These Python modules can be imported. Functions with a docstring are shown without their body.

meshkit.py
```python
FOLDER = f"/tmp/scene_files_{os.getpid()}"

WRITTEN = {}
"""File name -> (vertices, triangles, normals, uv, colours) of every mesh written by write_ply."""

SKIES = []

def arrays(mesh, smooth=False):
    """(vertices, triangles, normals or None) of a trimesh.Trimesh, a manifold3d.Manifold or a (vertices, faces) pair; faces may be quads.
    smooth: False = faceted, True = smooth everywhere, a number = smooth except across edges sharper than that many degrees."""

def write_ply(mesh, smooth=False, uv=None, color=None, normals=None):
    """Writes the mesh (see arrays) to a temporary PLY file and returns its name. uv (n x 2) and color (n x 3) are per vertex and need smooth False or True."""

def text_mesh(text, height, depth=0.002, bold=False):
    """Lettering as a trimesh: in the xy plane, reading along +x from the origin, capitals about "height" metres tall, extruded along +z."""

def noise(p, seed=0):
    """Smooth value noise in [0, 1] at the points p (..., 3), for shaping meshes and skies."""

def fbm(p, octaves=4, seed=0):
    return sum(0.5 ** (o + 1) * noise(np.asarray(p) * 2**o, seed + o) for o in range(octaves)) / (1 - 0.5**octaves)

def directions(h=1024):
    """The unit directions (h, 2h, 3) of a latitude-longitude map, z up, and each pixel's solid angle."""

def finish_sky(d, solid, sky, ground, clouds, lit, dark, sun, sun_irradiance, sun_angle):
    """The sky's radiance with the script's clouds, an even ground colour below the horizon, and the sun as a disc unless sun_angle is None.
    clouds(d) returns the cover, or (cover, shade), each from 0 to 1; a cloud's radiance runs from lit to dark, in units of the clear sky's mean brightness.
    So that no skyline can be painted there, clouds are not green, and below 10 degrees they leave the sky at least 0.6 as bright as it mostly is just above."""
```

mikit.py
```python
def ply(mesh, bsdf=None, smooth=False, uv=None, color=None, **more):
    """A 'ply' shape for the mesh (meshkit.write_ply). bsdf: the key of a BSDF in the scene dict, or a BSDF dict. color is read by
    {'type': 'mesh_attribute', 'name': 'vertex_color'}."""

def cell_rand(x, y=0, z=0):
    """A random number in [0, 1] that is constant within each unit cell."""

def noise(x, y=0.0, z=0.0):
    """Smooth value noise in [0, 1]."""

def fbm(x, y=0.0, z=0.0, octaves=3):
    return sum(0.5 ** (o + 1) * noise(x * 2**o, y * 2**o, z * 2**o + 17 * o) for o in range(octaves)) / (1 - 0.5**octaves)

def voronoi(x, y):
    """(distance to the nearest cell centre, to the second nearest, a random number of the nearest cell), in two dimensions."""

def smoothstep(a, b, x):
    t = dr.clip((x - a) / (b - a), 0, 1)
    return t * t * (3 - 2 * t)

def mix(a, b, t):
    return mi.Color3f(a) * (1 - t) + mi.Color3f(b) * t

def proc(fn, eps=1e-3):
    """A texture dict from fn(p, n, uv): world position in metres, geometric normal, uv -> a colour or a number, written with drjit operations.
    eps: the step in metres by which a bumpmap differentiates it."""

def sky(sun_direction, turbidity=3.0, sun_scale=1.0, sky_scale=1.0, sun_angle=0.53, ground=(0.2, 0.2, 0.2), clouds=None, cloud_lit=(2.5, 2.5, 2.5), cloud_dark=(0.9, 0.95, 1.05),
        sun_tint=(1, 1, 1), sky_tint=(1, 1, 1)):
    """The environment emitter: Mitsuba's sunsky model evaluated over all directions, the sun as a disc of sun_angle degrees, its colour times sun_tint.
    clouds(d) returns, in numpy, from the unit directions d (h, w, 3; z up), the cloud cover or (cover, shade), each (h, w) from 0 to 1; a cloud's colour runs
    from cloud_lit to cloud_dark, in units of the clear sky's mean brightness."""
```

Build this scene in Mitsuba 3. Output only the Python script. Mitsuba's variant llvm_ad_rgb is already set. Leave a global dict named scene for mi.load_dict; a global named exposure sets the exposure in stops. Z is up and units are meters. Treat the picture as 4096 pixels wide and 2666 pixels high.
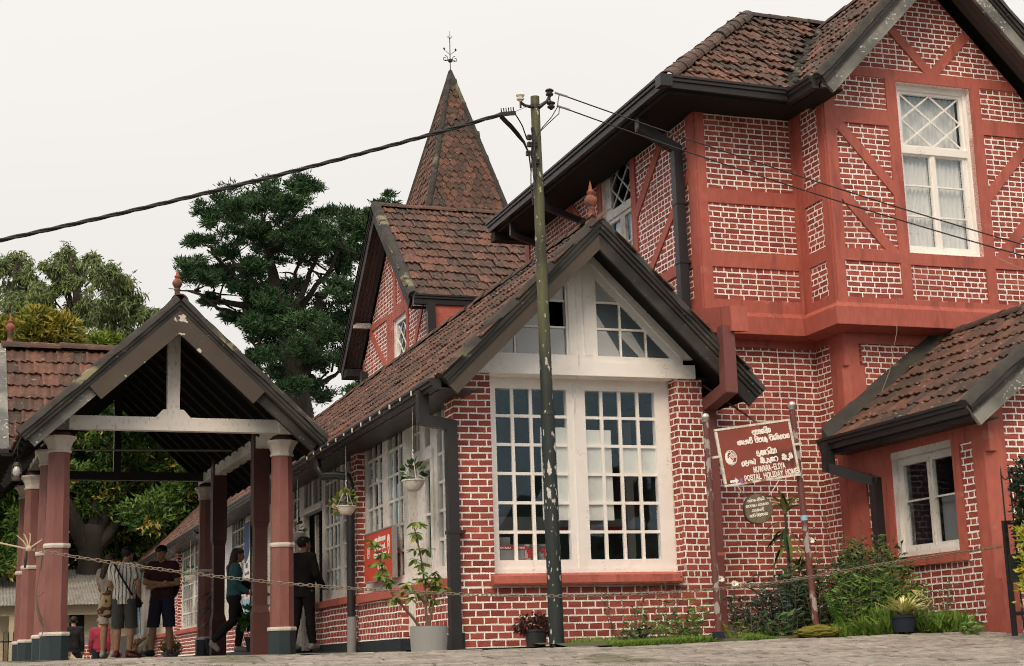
import math, numpy as np, trimesh, mitsuba as mi, drjit as dr, mikit, manifold3d as m3
from shapely.geometry import Polygon, box as sbox, LineString, MultiPolygon
from shapely.ops import unary_union
from shapely import affinity, prepared
from meshkit import noise as vnoise, fbm as vfbm, text_mesh

T = mi.ScalarTransform4f
scene, labels = {}, {}
# ---------------------------------------------------------------- camera, sky, exposure
# x runs along the front walls, y away from the camera, z up; metres; the lens is the origin
RIGHT = np.array([0.94516, -0.32518, -0.03034])
FWD = np.array([0.32438, 0.92391, 0.20289])
UP = np.array([-0.03795, -0.20160, 0.97873])
scene['camera'] = dict(type='perspective', fov=36.32, fov_axis='x', near_clip=0.1, far_clip=3000.0,
                       to_world=T().look_at(origin=[0, 0, 0], target=FWD.tolist(), up=UP.tolist()))


def overcast(d):                       # even cloud; an overcast sky is about three times as bright overhead as at the horizon
    z = np.clip(d[..., 2], 0, 1)
    n = vfbm(d * [3.0, 3.0, 6.0], 3, 5)
    return np.ones_like(z), np.clip(1 - 1.0 * z ** 1.5 + 0.11 * (n - 0.5), 0, 1)


scene['sky'] = mikit.sky([-0.45, -0.72, 0.80], turbidity=4, sun_scale=0.52, sun_angle=30, sun_tint=(1.0, 0.985, 0.965),
                         clouds=overcast, cloud_lit=(3.6, 3.5, 3.4), cloud_dark=(2.36, 2.27, 2.18), ground=(0.2, 0.19, 0.18))
exposure = 1.8

# ---------------------------------------------------------------- helpers
rng = np.random.default_rng(11)


def num(key):
    if key not in scene and key not in labels:
        return key
    i = _n.get(key, 0) + 1
    while f'{key}_{i:03d}' in scene or f'{key}_{i:03d}' in labels:
        i += 1
    _n[key] = i
    return f'{key}_{i:03d}'


_n = {}


def tag(key, label=None, cat=None, group=None, kind=None):
    d = labels.setdefault(key, {})
    for a, b in (('label', label), ('category', cat), ('group', group), ('kind', kind)):
        if b:
            d[a] = b
    return key


def thing(key, label, cat, group=None):
    key = num(key)
    return tag(key, label, cat, group)


def add(key, mesh, mat, smooth=False, label=None, cat=None, group=None, kind=None, **kw):
    key = num(key)
    if isinstance(mesh, MB):
        mesh = mesh.mesh()
    scene[key] = mikit.ply(mesh, 'm_' + mat, smooth=smooth, **kw)
    if label or cat or kind or group:
        tag(key, label, cat, group, kind)
    return key


def put(key, shape, m=None):
    key = num(key)
    scene[key] = dict(shape) if m is None else {**shape, 'to_world': T(m.tolist())}
    return key


def nrm(v):
    v = np.asarray(v, float)
    return v / np.linalg.norm(v)


class Fr:
    """a flat frame: u to the right, v up, n = u x v out of the face"""
    def __init__(s, o, u, v):
        s.o, s.u, s.v = np.asarray(o, float), nrm(u), nrm(v)
        s.n = np.cross(s.u, s.v)

    def p(s, a, b, c=0.0):
        return s.o + np.multiply.outer(np.asarray(a, float), s.u) + np.multiply.outer(np.asarray(b, float), s.v) + np.multiply.outer(np.asarray(c, float), s.n)

    def m(s, a=0, b=0, c=0):
        m = np.eye(4)
        m[:3, 0], m[:3, 1], m[:3, 2], m[:3, 3] = s.u, s.v, s.n, s.p(a, b, c)
        return m


def front(y):
    return Fr((0, y, 0), (1, 0, 0), (0, 0, 1))


def left(x):                            # faces -x; u is minus y
    return Fr((x, 0, 0), (0, -1, 0), (0, 0, 1))


QB = np.array([[0, 2, 1], [0, 3, 2], [4, 5, 6], [4, 6, 7], [0, 1, 5], [0, 5, 4], [1, 2, 6], [1, 6, 5], [2, 3, 7], [2, 7, 6], [3, 0, 4], [3, 4, 7]])


class MB:
    """collects pieces of one mesh"""
    def __init__(s):
        s.V, s.F, s.n = [], [], 0

    def raw(s, v, f):
        s.V.append(np.asarray(v, float)); s.F.append(np.asarray(f, int) + s.n); s.n += len(v)
        return s

    def box(s, x0, x1, y0, y1, z0, z1):
        v = [(x0, y0, z0), (x1, y0, z0), (x1, y1, z0), (x0, y1, z0), (x0, y0, z1), (x1, y0, z1), (x1, y1, z1), (x0, y1, z1)]
        return s.raw(v, QB)

    def fbox(s, fr, u0, u1, v0, v1, n0, n1):
        u = np.array([u0, u1, u1, u0] * 2); v = np.array([v0, v0, v1, v1] * 2); n = np.array([n0] * 4 + [n1] * 4)
        return s.raw(fr.p(u, v, n), QB)

    def bar(s, fr, a, b, w, n0, n1, sq=True):
        """a straight board between two points of a frame"""
        a, b = np.asarray(a, float), np.asarray(b, float)
        d = (b - a) / np.linalg.norm(b - a); q = np.array([-d[1], d[0]]) * w / 2
        c = np.array([a - q, b - q, b + q, a + q])
        return s.raw(np.vstack([fr.p(c[:, 0], c[:, 1], [n0] * 4), fr.p(c[:, 0], c[:, 1], [n1] * 4)]), QB)

    def beam(s, a, b, w, h, up=(0, 0, 1)):
        """a square timber from a to b, w wide and h high"""
        a, b = np.asarray(a, float), np.asarray(b, float)
        d = nrm(b - a); x = nrm(np.cross(d, up)); z = np.cross(x, d)
        c = [(-1, -1), (1, -1), (1, 1), (-1, 1)]
        v = [a + x * i * w / 2 + z * j * h / 2 for i, j in c] + [b + x * i * w / 2 + z * j * h / 2 for i, j in c]
        f = QB[:, ::-1] if np.dot(np.cross(v[1] - v[0], v[2] - v[0]), d) < 0 else QB
        return s.raw(v, f)

    def poly(s, fr, pg, n0, n1):
        if isinstance(pg, (list, np.ndarray)):
            pg = Polygon(pg)
        for g in getattr(pg, 'geoms', [pg]):
            if g.is_empty or g.geom_type != 'Polygon' or g.area < 1e-7:
                continue
            t = trimesh.creation.extrude_polygon(g.simplify(1e-5), n1 - n0, engine='earcut')
            s.raw(fr.p(t.vertices[:, 0], t.vertices[:, 1], t.vertices[:, 2] + n0), t.faces)
        return s

    def slab(s, p, t):
        """a quad sheet p (4 points, outer side) with thickness t behind it"""
        p = np.asarray(p, float); n = nrm(np.cross(p[1] - p[0], p[2] - p[0]))
        return s.raw(np.vstack([p - n * t, p]), QB)

    def tube(s, pts, r, k=8, caps=True):
        pts = np.asarray(pts, float); r = np.broadcast_to(r, len(pts))
        d = np.gradient(pts, axis=0); d /= np.maximum(np.linalg.norm(d, axis=1, keepdims=True), 1e-9)
        x = np.cross(d[0], [0, 0, 1] if abs(d[0][2]) < .9 else [1, 0, 0]); x /= np.linalg.norm(x)
        a = np.arange(k) * 2 * np.pi / k
        v = []
        for i in range(len(pts)):
            x = nrm(x - d[i] * np.dot(x, d[i])); y = np.cross(d[i], x)
            v.append(pts[i] + r[i] * (np.cos(a)[:, None] * x + np.sin(a)[:, None] * y))
        v = np.vstack(v); j = np.arange(k); jn = (j + 1) % k; f = []
        for i in range(len(pts) - 1):
            A, B = i * k, i * k + k
            f += [np.stack([A + j, A + jn, B + jn], 1), np.stack([A + j, B + jn, B + j], 1)]
        if caps:
            n = len(v); v = np.vstack([v, pts[:1], pts[-1:]])
            f += [np.stack([jn, j, j * 0 + n], 1), np.stack([n - k + j, n - k + jn, j * 0 + n + 1], 1)]
        return s.raw(v, np.vstack(f))

    def lathe(s, prof, c=(0, 0, 0), k=16, phase=0.0):
        a = np.arange(k) * 2 * np.pi / k + phase; j = np.arange(k); jn = (j + 1) % k
        v = np.vstack([np.stack([r * np.cos(a), r * np.sin(a), np.full(k, z)], 1) for r, z in prof]) + c; f = []
        for i in range(len(prof) - 1):
            A, B = i * k, i * k + k
            f += [np.stack([A + j, A + jn, B + jn], 1), np.stack([A + j, B + jn, B + j], 1)]
        return s.raw(v, np.vstack(f))

    def mesh(s):
        return trimesh.Trimesh(np.vstack(s.V), np.vstack(s.F), process=False)


def seen(p):
    """how large a piece at p shows in the photo (0 = outside the frame)"""
    p = np.asarray(p, float); w = p @ FWD
    x, y = (p @ RIGHT) / np.maximum(w, .1), (p @ UP) / np.maximum(w, .1)
    return np.where((w > 1) & (abs(x) < .345) & (abs(y) < .23), 1 / np.maximum(w, .1) ** 2, 0)


def wrap(x):
    return {'type': 'twosided', 'bsdf': x}


def mat(name, color, rough=.7, metallic=0., spec=.4, bump=None, scale=1., **kw):
    c = mikit.proc(color) if callable(color) else ({'type': 'mesh_attribute', 'name': 'vertex_color'} if color == 'vc' else {'type': 'rgb', 'value': list(color)})
    b = {'type': 'principled', 'base_color': c, 'roughness': rough, 'metallic': metallic, 'specular': spec, **kw}
    if bump:
        b = {'type': 'bumpmap', 'arbitrary': mikit.proc(bump, 2e-3), 'scale': scale, 'bsdf': b}
    scene['m_' + name] = wrap(b)


N, FB, SS, MX = mikit.noise, mikit.fbm, mikit.smoothstep, mikit.mix


def c3(*v):
    return mi.Color3f(*v)


# ---------------------------------------------------------------- materials
def f_brick(p, n, uv):
    a = FB(p.x * 9, p.y * 9, p.z * 9, 3)
    c = MX((.215, .044, .035), (.375, .086, .062), uv.x)
    return c * (.72 + .5 * a) * (1 - .55 * SS(.66, .8, FB(p.x * 2.3 + 7, p.y * 2.3, p.z * 2.3, 3)) * uv.y)


def f_mortar(p, n, uv):
    a = FB(p.x * 1.3 + 4, p.y * 1.3, p.z * 1.3, 4); b = N(p.x * 23, p.y * 23, p.z * 23)
    return MX((.89, .87, .855), (.66, .60, .57), SS(.5, .8, a)) * (.86 + .2 * b)


def f_red(p, n, uv):
    a = FB(p.x * 1.7, p.y * 1.7, p.z * .8, 4); b = N(p.x * 40, p.y * 40, p.z * 9)
    c = MX((.34, .082, .061), (.45, .125, .094), a)
    run = SS(.56, .74, FB(p.x * 9 + 5, p.y * 9, p.z * .9, 4)); scuff = SS(.72, .80, FB(p.x * 5, p.y * 5, p.z * 5 + 3, 4))
    return MX(c * (.88 + .20 * b) * (1 - .24 * run), (.50, .22, .17), .4 * scuff)


def f_white(p, n, uv):
    a = FB(p.x * 2.1, p.y * 2.1, p.z * 2.1, 3); cr = N(p.x * 60, p.y * 60, p.z * 60) * N(p.x * 11, p.y * 11, p.z * 3)
    return MX((.885, .87, .855), (.78, .75, .725), a) * (1 - .35 * SS(.5, .75, cr))


def f_oldwhite(p, n, uv):                  # cracked white timber
    g = SS(.6, .75, FB(p.x * 40, p.y * 40, p.z * 13, 3)); d = SS(.45, .75, FB(p.x * 1.3, p.y * 1.3, p.z * 1.6, 3))
    c = MX((.68, .655, .63), (.42, .405, .375), d)
    return c * (1 - .30 * g)


def f_barge(p, n, uv):                     # weathered dark board
    a = FB(p.x * 3, p.y * 3, p.z * 3, 4); k = SS(.74, .80, FB(p.x * 23, p.y * 23, p.z * 23, 3))
    return MX((.012, .011, .011), (.042, .037, .033), SS(.3, .75, a)) + c3(.08, .075, .068) * k


def f_bargebrown(p, n, uv):
    a = FB(p.x * 2.2, p.y * 2.2, p.z * 2.2, 4); k = SS(.715, .74, FB(p.x * 4.5 + 3, p.y * 4.5, p.z * 4.5, 4))
    return MX(MX((.040, .033, .029), (.085, .064, .050), a), (.55, .52, .48), k)


def f_bargegrey(p, n, uv):
    a = FB(p.x * 2.6, p.y * 2.6, p.z * 2.6, 4); k = SS(.66, .74, FB(p.x * 30, p.y * 30, p.z * 30, 2)) * SS(.4, .6, N(p.x * 3, p.y * 3, p.z * 3))
    return MX((.11, .112, .108), (.25, .248, .23), SS(.3, .7, a)) + c3(.35, .34, .32) * k


def f_verge(p, n, uv):                     # mortar verge with lichen
    a = FB(p.x * 7, p.y * 7, p.z * 7, 4); k = SS(.6, .75, FB(p.x * 2.1, p.y * 2.1, p.z * 2.1, 3))
    return MX(MX((.022, .022, .022), (.07, .066, .06), a), (.20, .185, .12), k * SS(.4, .6, a))


def f_tile(p, n, uv):
    a = FB(p.x * 13, p.y * 13, p.z * 13, 3); k = SS(.56, .74, FB(p.x * 1.6 + 9, p.y * 1.6, p.z * 1.6, 4))
    c = MX(MX((.066, .036, .028), (.152, .071, .050), uv.x), (.050, .037, .031), uv.y)
    w = SS(.84, .90, N(p.x * 31, p.y * 31, p.z * 31))
    return MX(c * (.55 + .85 * a), (.038, .03, .027), .75 * k) + c3(.16, .145, .13) * w


def f_pole(p, n, uv):
    w = SS(.585, .60, FB(p.x * 21 + 3, p.y * 21, p.z * 7.5, 4)) * SS(.56, .62, N(p.x * 7 + 2, p.y * 7 + 9, p.z * 1.1)) * SS(.8, 1.3, p.z) * SS(2.75, 2.6, p.z) + SS(.69, .71, FB(p.x * 30, p.y * 30, p.z * 12, 3)) * .8
    w = dr.minimum(w, 1)
    g = FB(p.x * 5, p.y * 5, p.z * 2, 3)
    lo = MX((.014, .021, .022), (.022, .032, .031), g); hi = MX((.05, .056, .025), (.098, .10, .047), g)
    c = MX(lo, hi, SS(2.5, 4.2, p.z + 1.2 * (g - .5)))
    c = MX(c, (.02, .022, .016), SS(.55, .7, FB(p.x * 3, p.y * 3, p.z * 1.1 + 4, 3)) * .7)
    return MX(c, (.52, .50, .47), w)


def f_post(p, n, uv):                      # sign posts, peeling
    w = SS(.54, .58, FB(p.x * 22, p.y * 22, p.z * 9, 3))
    return MX((.13, .05, .045), (.33, .29, .27), w * SS(.35, .55, N(p.x * 5, p.y * 5, p.z * 2.6)))


def f_sett(p, n, uv):
    a = FB(p.x * 14, p.y * 14, 0, 4); b = FB(p.x * .9, p.y * .9, 3, 3)
    c = MX((.155, .138, .122), (.335, .302, .268), a) * (.78 + .4 * uv.x)
    return MX(c, (.09, .095, .05), .7 * SS(.62, .76, b))


def f_ground(p, n, uv):
    a = FB(p.x * 9, p.y * 9, 0, 4); b = FB(p.x * .7, p.y * .7, 3, 3)
    c = MX(MX((.10, .09, .078), (.22, .195, .17), a), (.07, .085, .03), .6 * SS(.58, .72, b))
    return MX(c, MX((.012, .022, .010), (.04, .06, .022), FB(p.x * .5, p.y * .5, p.z * .5, 3)), SS(-22, -30, p.y))


def f_soil(p, n, uv):
    return MX((.035, .03, .022), (.075, .085, .03), FB(p.x * 6, p.y * 6, p.z * 6, 3))


def f_column(p, n, uv):
    a = FB(p.x * 4, p.y * 4, p.z * 1.1, 4); b = N(p.x * 30, p.y * 30, p.z * 5)
    return MX((.175, .070, .063), (.265, .112, .100), a) * (.88 + .2 * b)


def f_sign(p, n, uv):
    a = FB(p.x * 5, p.y * 5, p.z * 5, 4); r = SS(.6, .75, FB(p.x * 7, 2, p.z * 2.4, 4))
    return MX(MX((.20, .045, .030), (.265, .065, .045), a), (.045, .022, .018), .75 * r)


def f_signframe(p, n, uv):
    r = SS(.5, .62, FB(p.x * 12, 2, p.z * 12, 4)); e = SS(2.02, 1.72, p.z)
    return MX((.66, .62, .55), (.17, .075, .03), r * (.25 + .75 * e))


def f_wood(p, n, uv):
    d = dr.sqrt(dr.square(p.x - 7.98) + dr.square(p.z - 1.46)); g = N(d * 90, 1, 1)
    return MX((.10, .078, .05), (.17, .135, .09), g)


def f_curtain(p, n, uv):
    a = SS(.62, .75, FB(p.x * 17, p.y * 17, p.z * 17, 3)) * SS(.06, .0, dr.abs(p.z - 5.33) - .12)
    return MX((.72, .70, .69), (.58, .53, .55), a)


def f_paper(p, n, uv):
    return c3(.78, .76, .73) * (.9 + .12 * FB(p.x * 9, p.y * 9, p.z * 3, 3))


def f_corrug(p, n, uv):
    return MX((.10, .095, .088), (.26, .25, .235), FB(p.x * 4, p.y * 4, p.z * 9, 4))


def f_bark(p, n, uv):
    return MX((.022, .018, .015), (.06, .05, .042), FB(p.x * 5, p.y * 5, p.z * 1.4, 4))


def f_stripe(p, n, uv):                    # striped shirt: uv.x runs round the body
    s = dr.abs(uv.x * 9 - dr.floor(uv.x * 9) - .5)
    return MX(MX((.70, .66, .60), (.42, .39, .35), SS(.26, .30, s)), (.085, .085, .09), SS(.37, .41, s))


def f_bag(p, n, uv):
    return MX((.42, .32, .19), (.10, .045, .03), SS(.54, .60, N(p.x * 17, p.y * 17, p.z * 17)))


def f_terra(p, n, uv):
    a = FB(p.x * 8, p.y * 8, p.z * 8, 4)
    return MX((.26, .095, .062), (.075, .05, .042), SS(.42, .68, a))


def f_skindull(p, n, uv):
    return c3(.36, .19, .125) * (.9 + .2 * N(p.x * 30, p.y * 30, p.z * 30))


def bump_brick(p, n, uv):
    return FB(p.x * 28, p.y * 28, p.z * 60, 3)


def bump_fine(p, n, uv):
    return FB(p.x * 60, p.y * 60, p.z * 60, 3)


mat('brick', f_brick, .72, bump=bump_brick, scale=.012)
mat('mortar', f_mortar, .8)
mat('red', f_red, .62, bump=bump_fine, scale=.006)
mat('white', f_white, .55)
mat('oldwhite', f_oldwhite, .7)
mat('barge', f_barge, .6)
mat('bargebrown', f_bargebrown, .6)
mat('bargegrey', f_bargegrey, .75)
mat('verge', f_verge, .9, bump=bump_fine, scale=.01)
mat('tile', f_tile, .75, bump=bump_fine, scale=.005)
mat('pole', f_pole, .5)
mat('post', f_post, .6)
mat('sett', f_sett, .85, bump=bump_fine, scale=.03)
mat('ground', f_ground, .9)
mat('soil', f_soil, .95)
mat('column', f_column, .6)
mat('sign', f_sign, .5)
mat('signframe', f_signframe, .6)
mat('wood', f_wood, .7)
mat('curtain', f_curtain, .9)
mat('paper', f_paper, .8)
mat('corrug', f_corrug, .9)
mat('bark', f_bark, .9)
mat('stripe', f_stripe, .85)
mat('bag', f_bag, .85)
mat('terra', f_terra, .8)
mat('skin', f_skindull, .55)
mat('leaf', 'vc', .55, spec=.3)
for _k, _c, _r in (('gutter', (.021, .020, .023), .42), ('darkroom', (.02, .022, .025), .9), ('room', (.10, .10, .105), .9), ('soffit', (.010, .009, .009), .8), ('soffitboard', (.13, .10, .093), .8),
                   ('plinth', (.016, .024, .029), .6), ('colbase', (.022, .037, .046), .55), ('whitecol', (.58, .54, .50), .6), ('darkpost', (.085, .032, .030), .6), ('maroonpipe', (.16, .055, .052), .5),
                   ('lantern', (.06, .045, .035), .6), ('wire', (.02, .02, .021), .5), ('wirelight', (.30, .22, .17), .6), ('insulator', (.03, .025, .024), .35), ('porcelain', (.68, .64, .58), .3),
                   ('letter', (.80, .78, .74), .6), ('redboard', (.52, .052, .022), .5), ('boardback', (.24, .23, .23), .6), ('potgrey', (.025, .029, .031), .5), ('potconcrete', (.27, .275, .275), .7),
                   ('potwhite', (.62, .60, .56), .5), ('moss', (.14, .13, .02), .95), ('rock', (.30, .30, .29), .9), ('bluesign', (.030, .075, .22), .6), ('lightblue', (.25, .48, .62), .7), ('magenta', (.50, .12, .30), .7),
                   ('navy', (.012, .017, .034), .8), ('black', (.008, .008, .010), .8), ('maroon', (.045, .010, .014), .85), ('shortgrey', (.055, .058, .055), .85), ('teal', (.045, .135, .155), .85),
                   ('pink', (.33, .035, .07), .85), ('linen', (.42, .39, .35), .85), ('hairblack', (.010, .009, .008), .5), ('hairbrown', (.045, .027, .018), .5), ('hairgrey', (.16, .15, .145), .6), ('shoered', (.10, .012, .015), .7),
                   ('shoegrey', (.34, .32, .29), .7), ('shoenavy', (.02, .035, .055), .7), ('cream', (.48, .42, .30), .85), ('dogwhite', (.50, .42, .33), .9), ('dogbrown', (.20, .09, .04), .9), ('rope', (.48, .40, .28), .9),
                   ('stem', (.13, .10, .07), .8), ('boxgrey', (.22, .225, .235), .6), ('boxred', (.36, .03, .04), .6), ('stain', (.03, .016, .012), .9), ('yellowflower', (.7, .5, .03), .7), ('daisy', (.8, .78, .74), .7),
                   ('pinkflower', (.6, .16, .25), .7), ('pillow', (.40, .41, .43), .4), ('violet', (.3, .12, .35), .6), ('gateblack', (.012, .013, .014), .5), ('lady', (.30, .27, .24), .9), ('daub', (.30, .16, .10), .9)):
    mat(_k, _c, _r)
mat('chain', (.30, .24, .18), .4, .8)
mat('steel', (.62, .59, .54), .28, .9)
mat('frosted_reflection', (.36, .38, .40), .25, spec=.8)  # lantern glass; on the gable panes this grey holds a painted sky reflection
mat('blind', (.055, .075, .095), .5)
scene['m_glass'] = {'type': 'thindielectric', 'int_ior': 1.55, 'specular_transmittance': {'type': 'rgb', 'value': [.93, .96, .97]}, 'specular_reflectance': {'type': 'rgb', 'value': [.42, .60, .70]}}


# ---------------------------------------------------------------- brickwork, tiles, windows
class Bricks:
    """bricks of one building: the 300 that show largest become parts, the rest one joined part"""
    def __init__(s, root, holder):
        s.root, s.h, s.L = root, holder, []

    def panel(s, fr, pg, course=.0765, stretch=.2, mortar=.0175, bond='english', proud=.003, v0=0., u0=0., stain=0., dark=0., wav=.010, mu=None):
        mu = mu or mortar
        if isinstance(pg, list):
            pg = Polygon(pg)
        a0, b0, a1, b1 = pg.bounds
        pp = prepared.prep(pg)
        r0, r1 = math.floor((b0 - v0) / course), math.ceil((b1 - v0) / course)

        def warp(q, d=0.):
            q = np.array(q, float)
            k = np.stack([q[:, 0] * 2.6 + fr.o[0] * 1.7, q[:, 1] * 1.6 + fr.o[1], 0 * q[:, 0] + 3], 1)
            q[:, 1] += wav * (vnoise(k, 3) - .5) + .004 * (vnoise(k * [5, 3, 1], 5) - .5)
            return q
        for r in range(r0, r1 + 1):
            hd = bond == 'header' or (bond == 'english' and r % 2)
            L = stretch * .53 if hd else stretch
            off = (.5 if r % 2 else 0) * L if bond != 'english' else (L * .5 if hd else 0)
            for c in range(math.floor((a0 - u0 - off) / L) - 1, math.ceil((a1 - u0 - off) / L) + 1):
                j = lambda k: .10 * L * (float(vnoise([c * .73 + k * .73, r * 1.31, fr.o[0] + fr.o[1]], 9)) - .5)
                x0 = u0 + off + c * L + mu / 2 + j(0); x1 = u0 + off + (c + 1) * L - mu / 2 + j(1)
                y0 = v0 + r * course + mortar / 2; y1 = y0 + course - mortar
                b = sbox(x0, y0, x1, y1)
                if pp.contains(b):
                    gs = [b]
                elif pp.intersects(b):
                    g = pg.intersection(b); gs = list(getattr(g, 'geoms', [g]))
                else:
                    continue
                for g in gs:
                    if g.geom_type != 'Polygon' or g.area < 2e-4:
                        continue
                    q = np.array(g.exterior.coords)[:-1]
                    if not g.exterior.is_ccw:
                        q = q[::-1]
                    if g.area < .985 * g.convex_hull.area:
                        continue
                    m = len(q); w = warp(q) + rng.normal(0, .0012, (m, 2))
                    pr = max(proud + rng.normal(0, .0012), .0012)
                    V = np.vstack([fr.p(w[:, 0], w[:, 1], [pr] * m), fr.p(w[:, 0], w[:, 1], [-.012] * m)])
                    i = np.arange(m); n = (i + 1) % m
                    F = np.vstack([np.stack([np.zeros(m - 2, int), i[1:-1], i[2:]], 1), np.stack([i, i + m, n + m], 1), np.stack([i, n + m, n], 1)])
                    tone = np.clip(rng.normal(.5 - dark, .27), 0, 1)
                    s.L.append((g.area * float(seen(V.mean(0))), V, F, tone, stain))
        return s

    def emit(s, most=300):
        s.L.sort(key=lambda x: -x[0])
        for a, V, F, t, st in s.L[:most]:
            add(s.h + '__brick', (V, F), 'brick', uv=np.tile([t, st], (len(V), 1)))
        if s.L[most:]:
            b = MB(); uv = []
            for a, V, F, t, st in s.L[most:]:
                b.raw(V, F); uv.append(np.tile([t, st], (len(V), 1)))
            add(s.h + '__brickwork', b.mesh(), 'brick', uv=np.vstack(uv), kind='stuff')


def tile_mesh(w=.235, l=.36, t=.026, seed=0, plain=False):
    """an interlocking clay tile: u across, v up the slope, two rounded channels; its lower end shows its thickness"""
    r = np.random.default_rng(seed)
    x = np.linspace(0, 1, 10)
    prof = np.array([.55, 1.0, .55, .1, .0, .25, .75, .45, .05, .15]) * .03
    if plain:
        prof = prof * .2
    y = np.array([0, 1.0]); V = []
    for j, v in enumerate(y):
        for i in range(10):
            V.append(((x[i] - .5) * w, v * l + (r.normal(0, .003) if j == 0 else 0), prof[i] + (.034 if j == 0 else .004) + r.normal(0, .0015)))
    for i in range(10):                     # lower lip
        V.append(((x[i] - .5) * w, V[i][1] + .004, prof[i] + .034 - t))
    F = []
    for i in range(9):
        F += [(i, i + 1, i + 11), (i, i + 11, i + 10), (i + 20, i + 21, i + 1), (i + 20, i + 1, i)]
    F += [(0, 10, 20), (9, 29, 19)]
    return np.array(V), np.array(F)


def shingle_mesh(w=.15, l=.17, seed=0):
    """a small pointed shingle"""
    t = .016
    o = [(-.5 * w, 0, 0), (0, -.55 * w, .0), (.5 * w, 0, 0), (.5 * w, l, 0), (-.5 * w, l, 0)]
    V = [(a, b, .026 if b <= 0 else .004) for a, b, _ in o] + [(a, b, .026 - t) for a, b, _ in o[:3]]
    return np.array(V), np.array([(0, 1, 2), (0, 2, 3), (0, 3, 4), (5, 6, 1), (5, 1, 0), (6, 7, 2), (6, 2, 1)])


TILES = [(tile_mesh(seed=i), (t, k)) for i, (t, k) in enumerate(((.5, 0), (.7, .1), (.35, .2), (.9, 0), (.25, .7), (.6, .45)))]
TPLY = [mikit.ply(m, 'm_tile', uv=np.tile(c, (len(m[0]), 1))) for m, c in TILES]
SHINGLES = [(shingle_mesh(seed=i), c) for i, c in enumerate(((.5, .1), (.75, 0), (.3, .5), (.55, .6), (.9, .1)))]
SPLY = [mikit.ply(m, 'm_tile', uv=np.tile(c, (len(m[0]), 1))) for m, c in SHINGLES]


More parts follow.
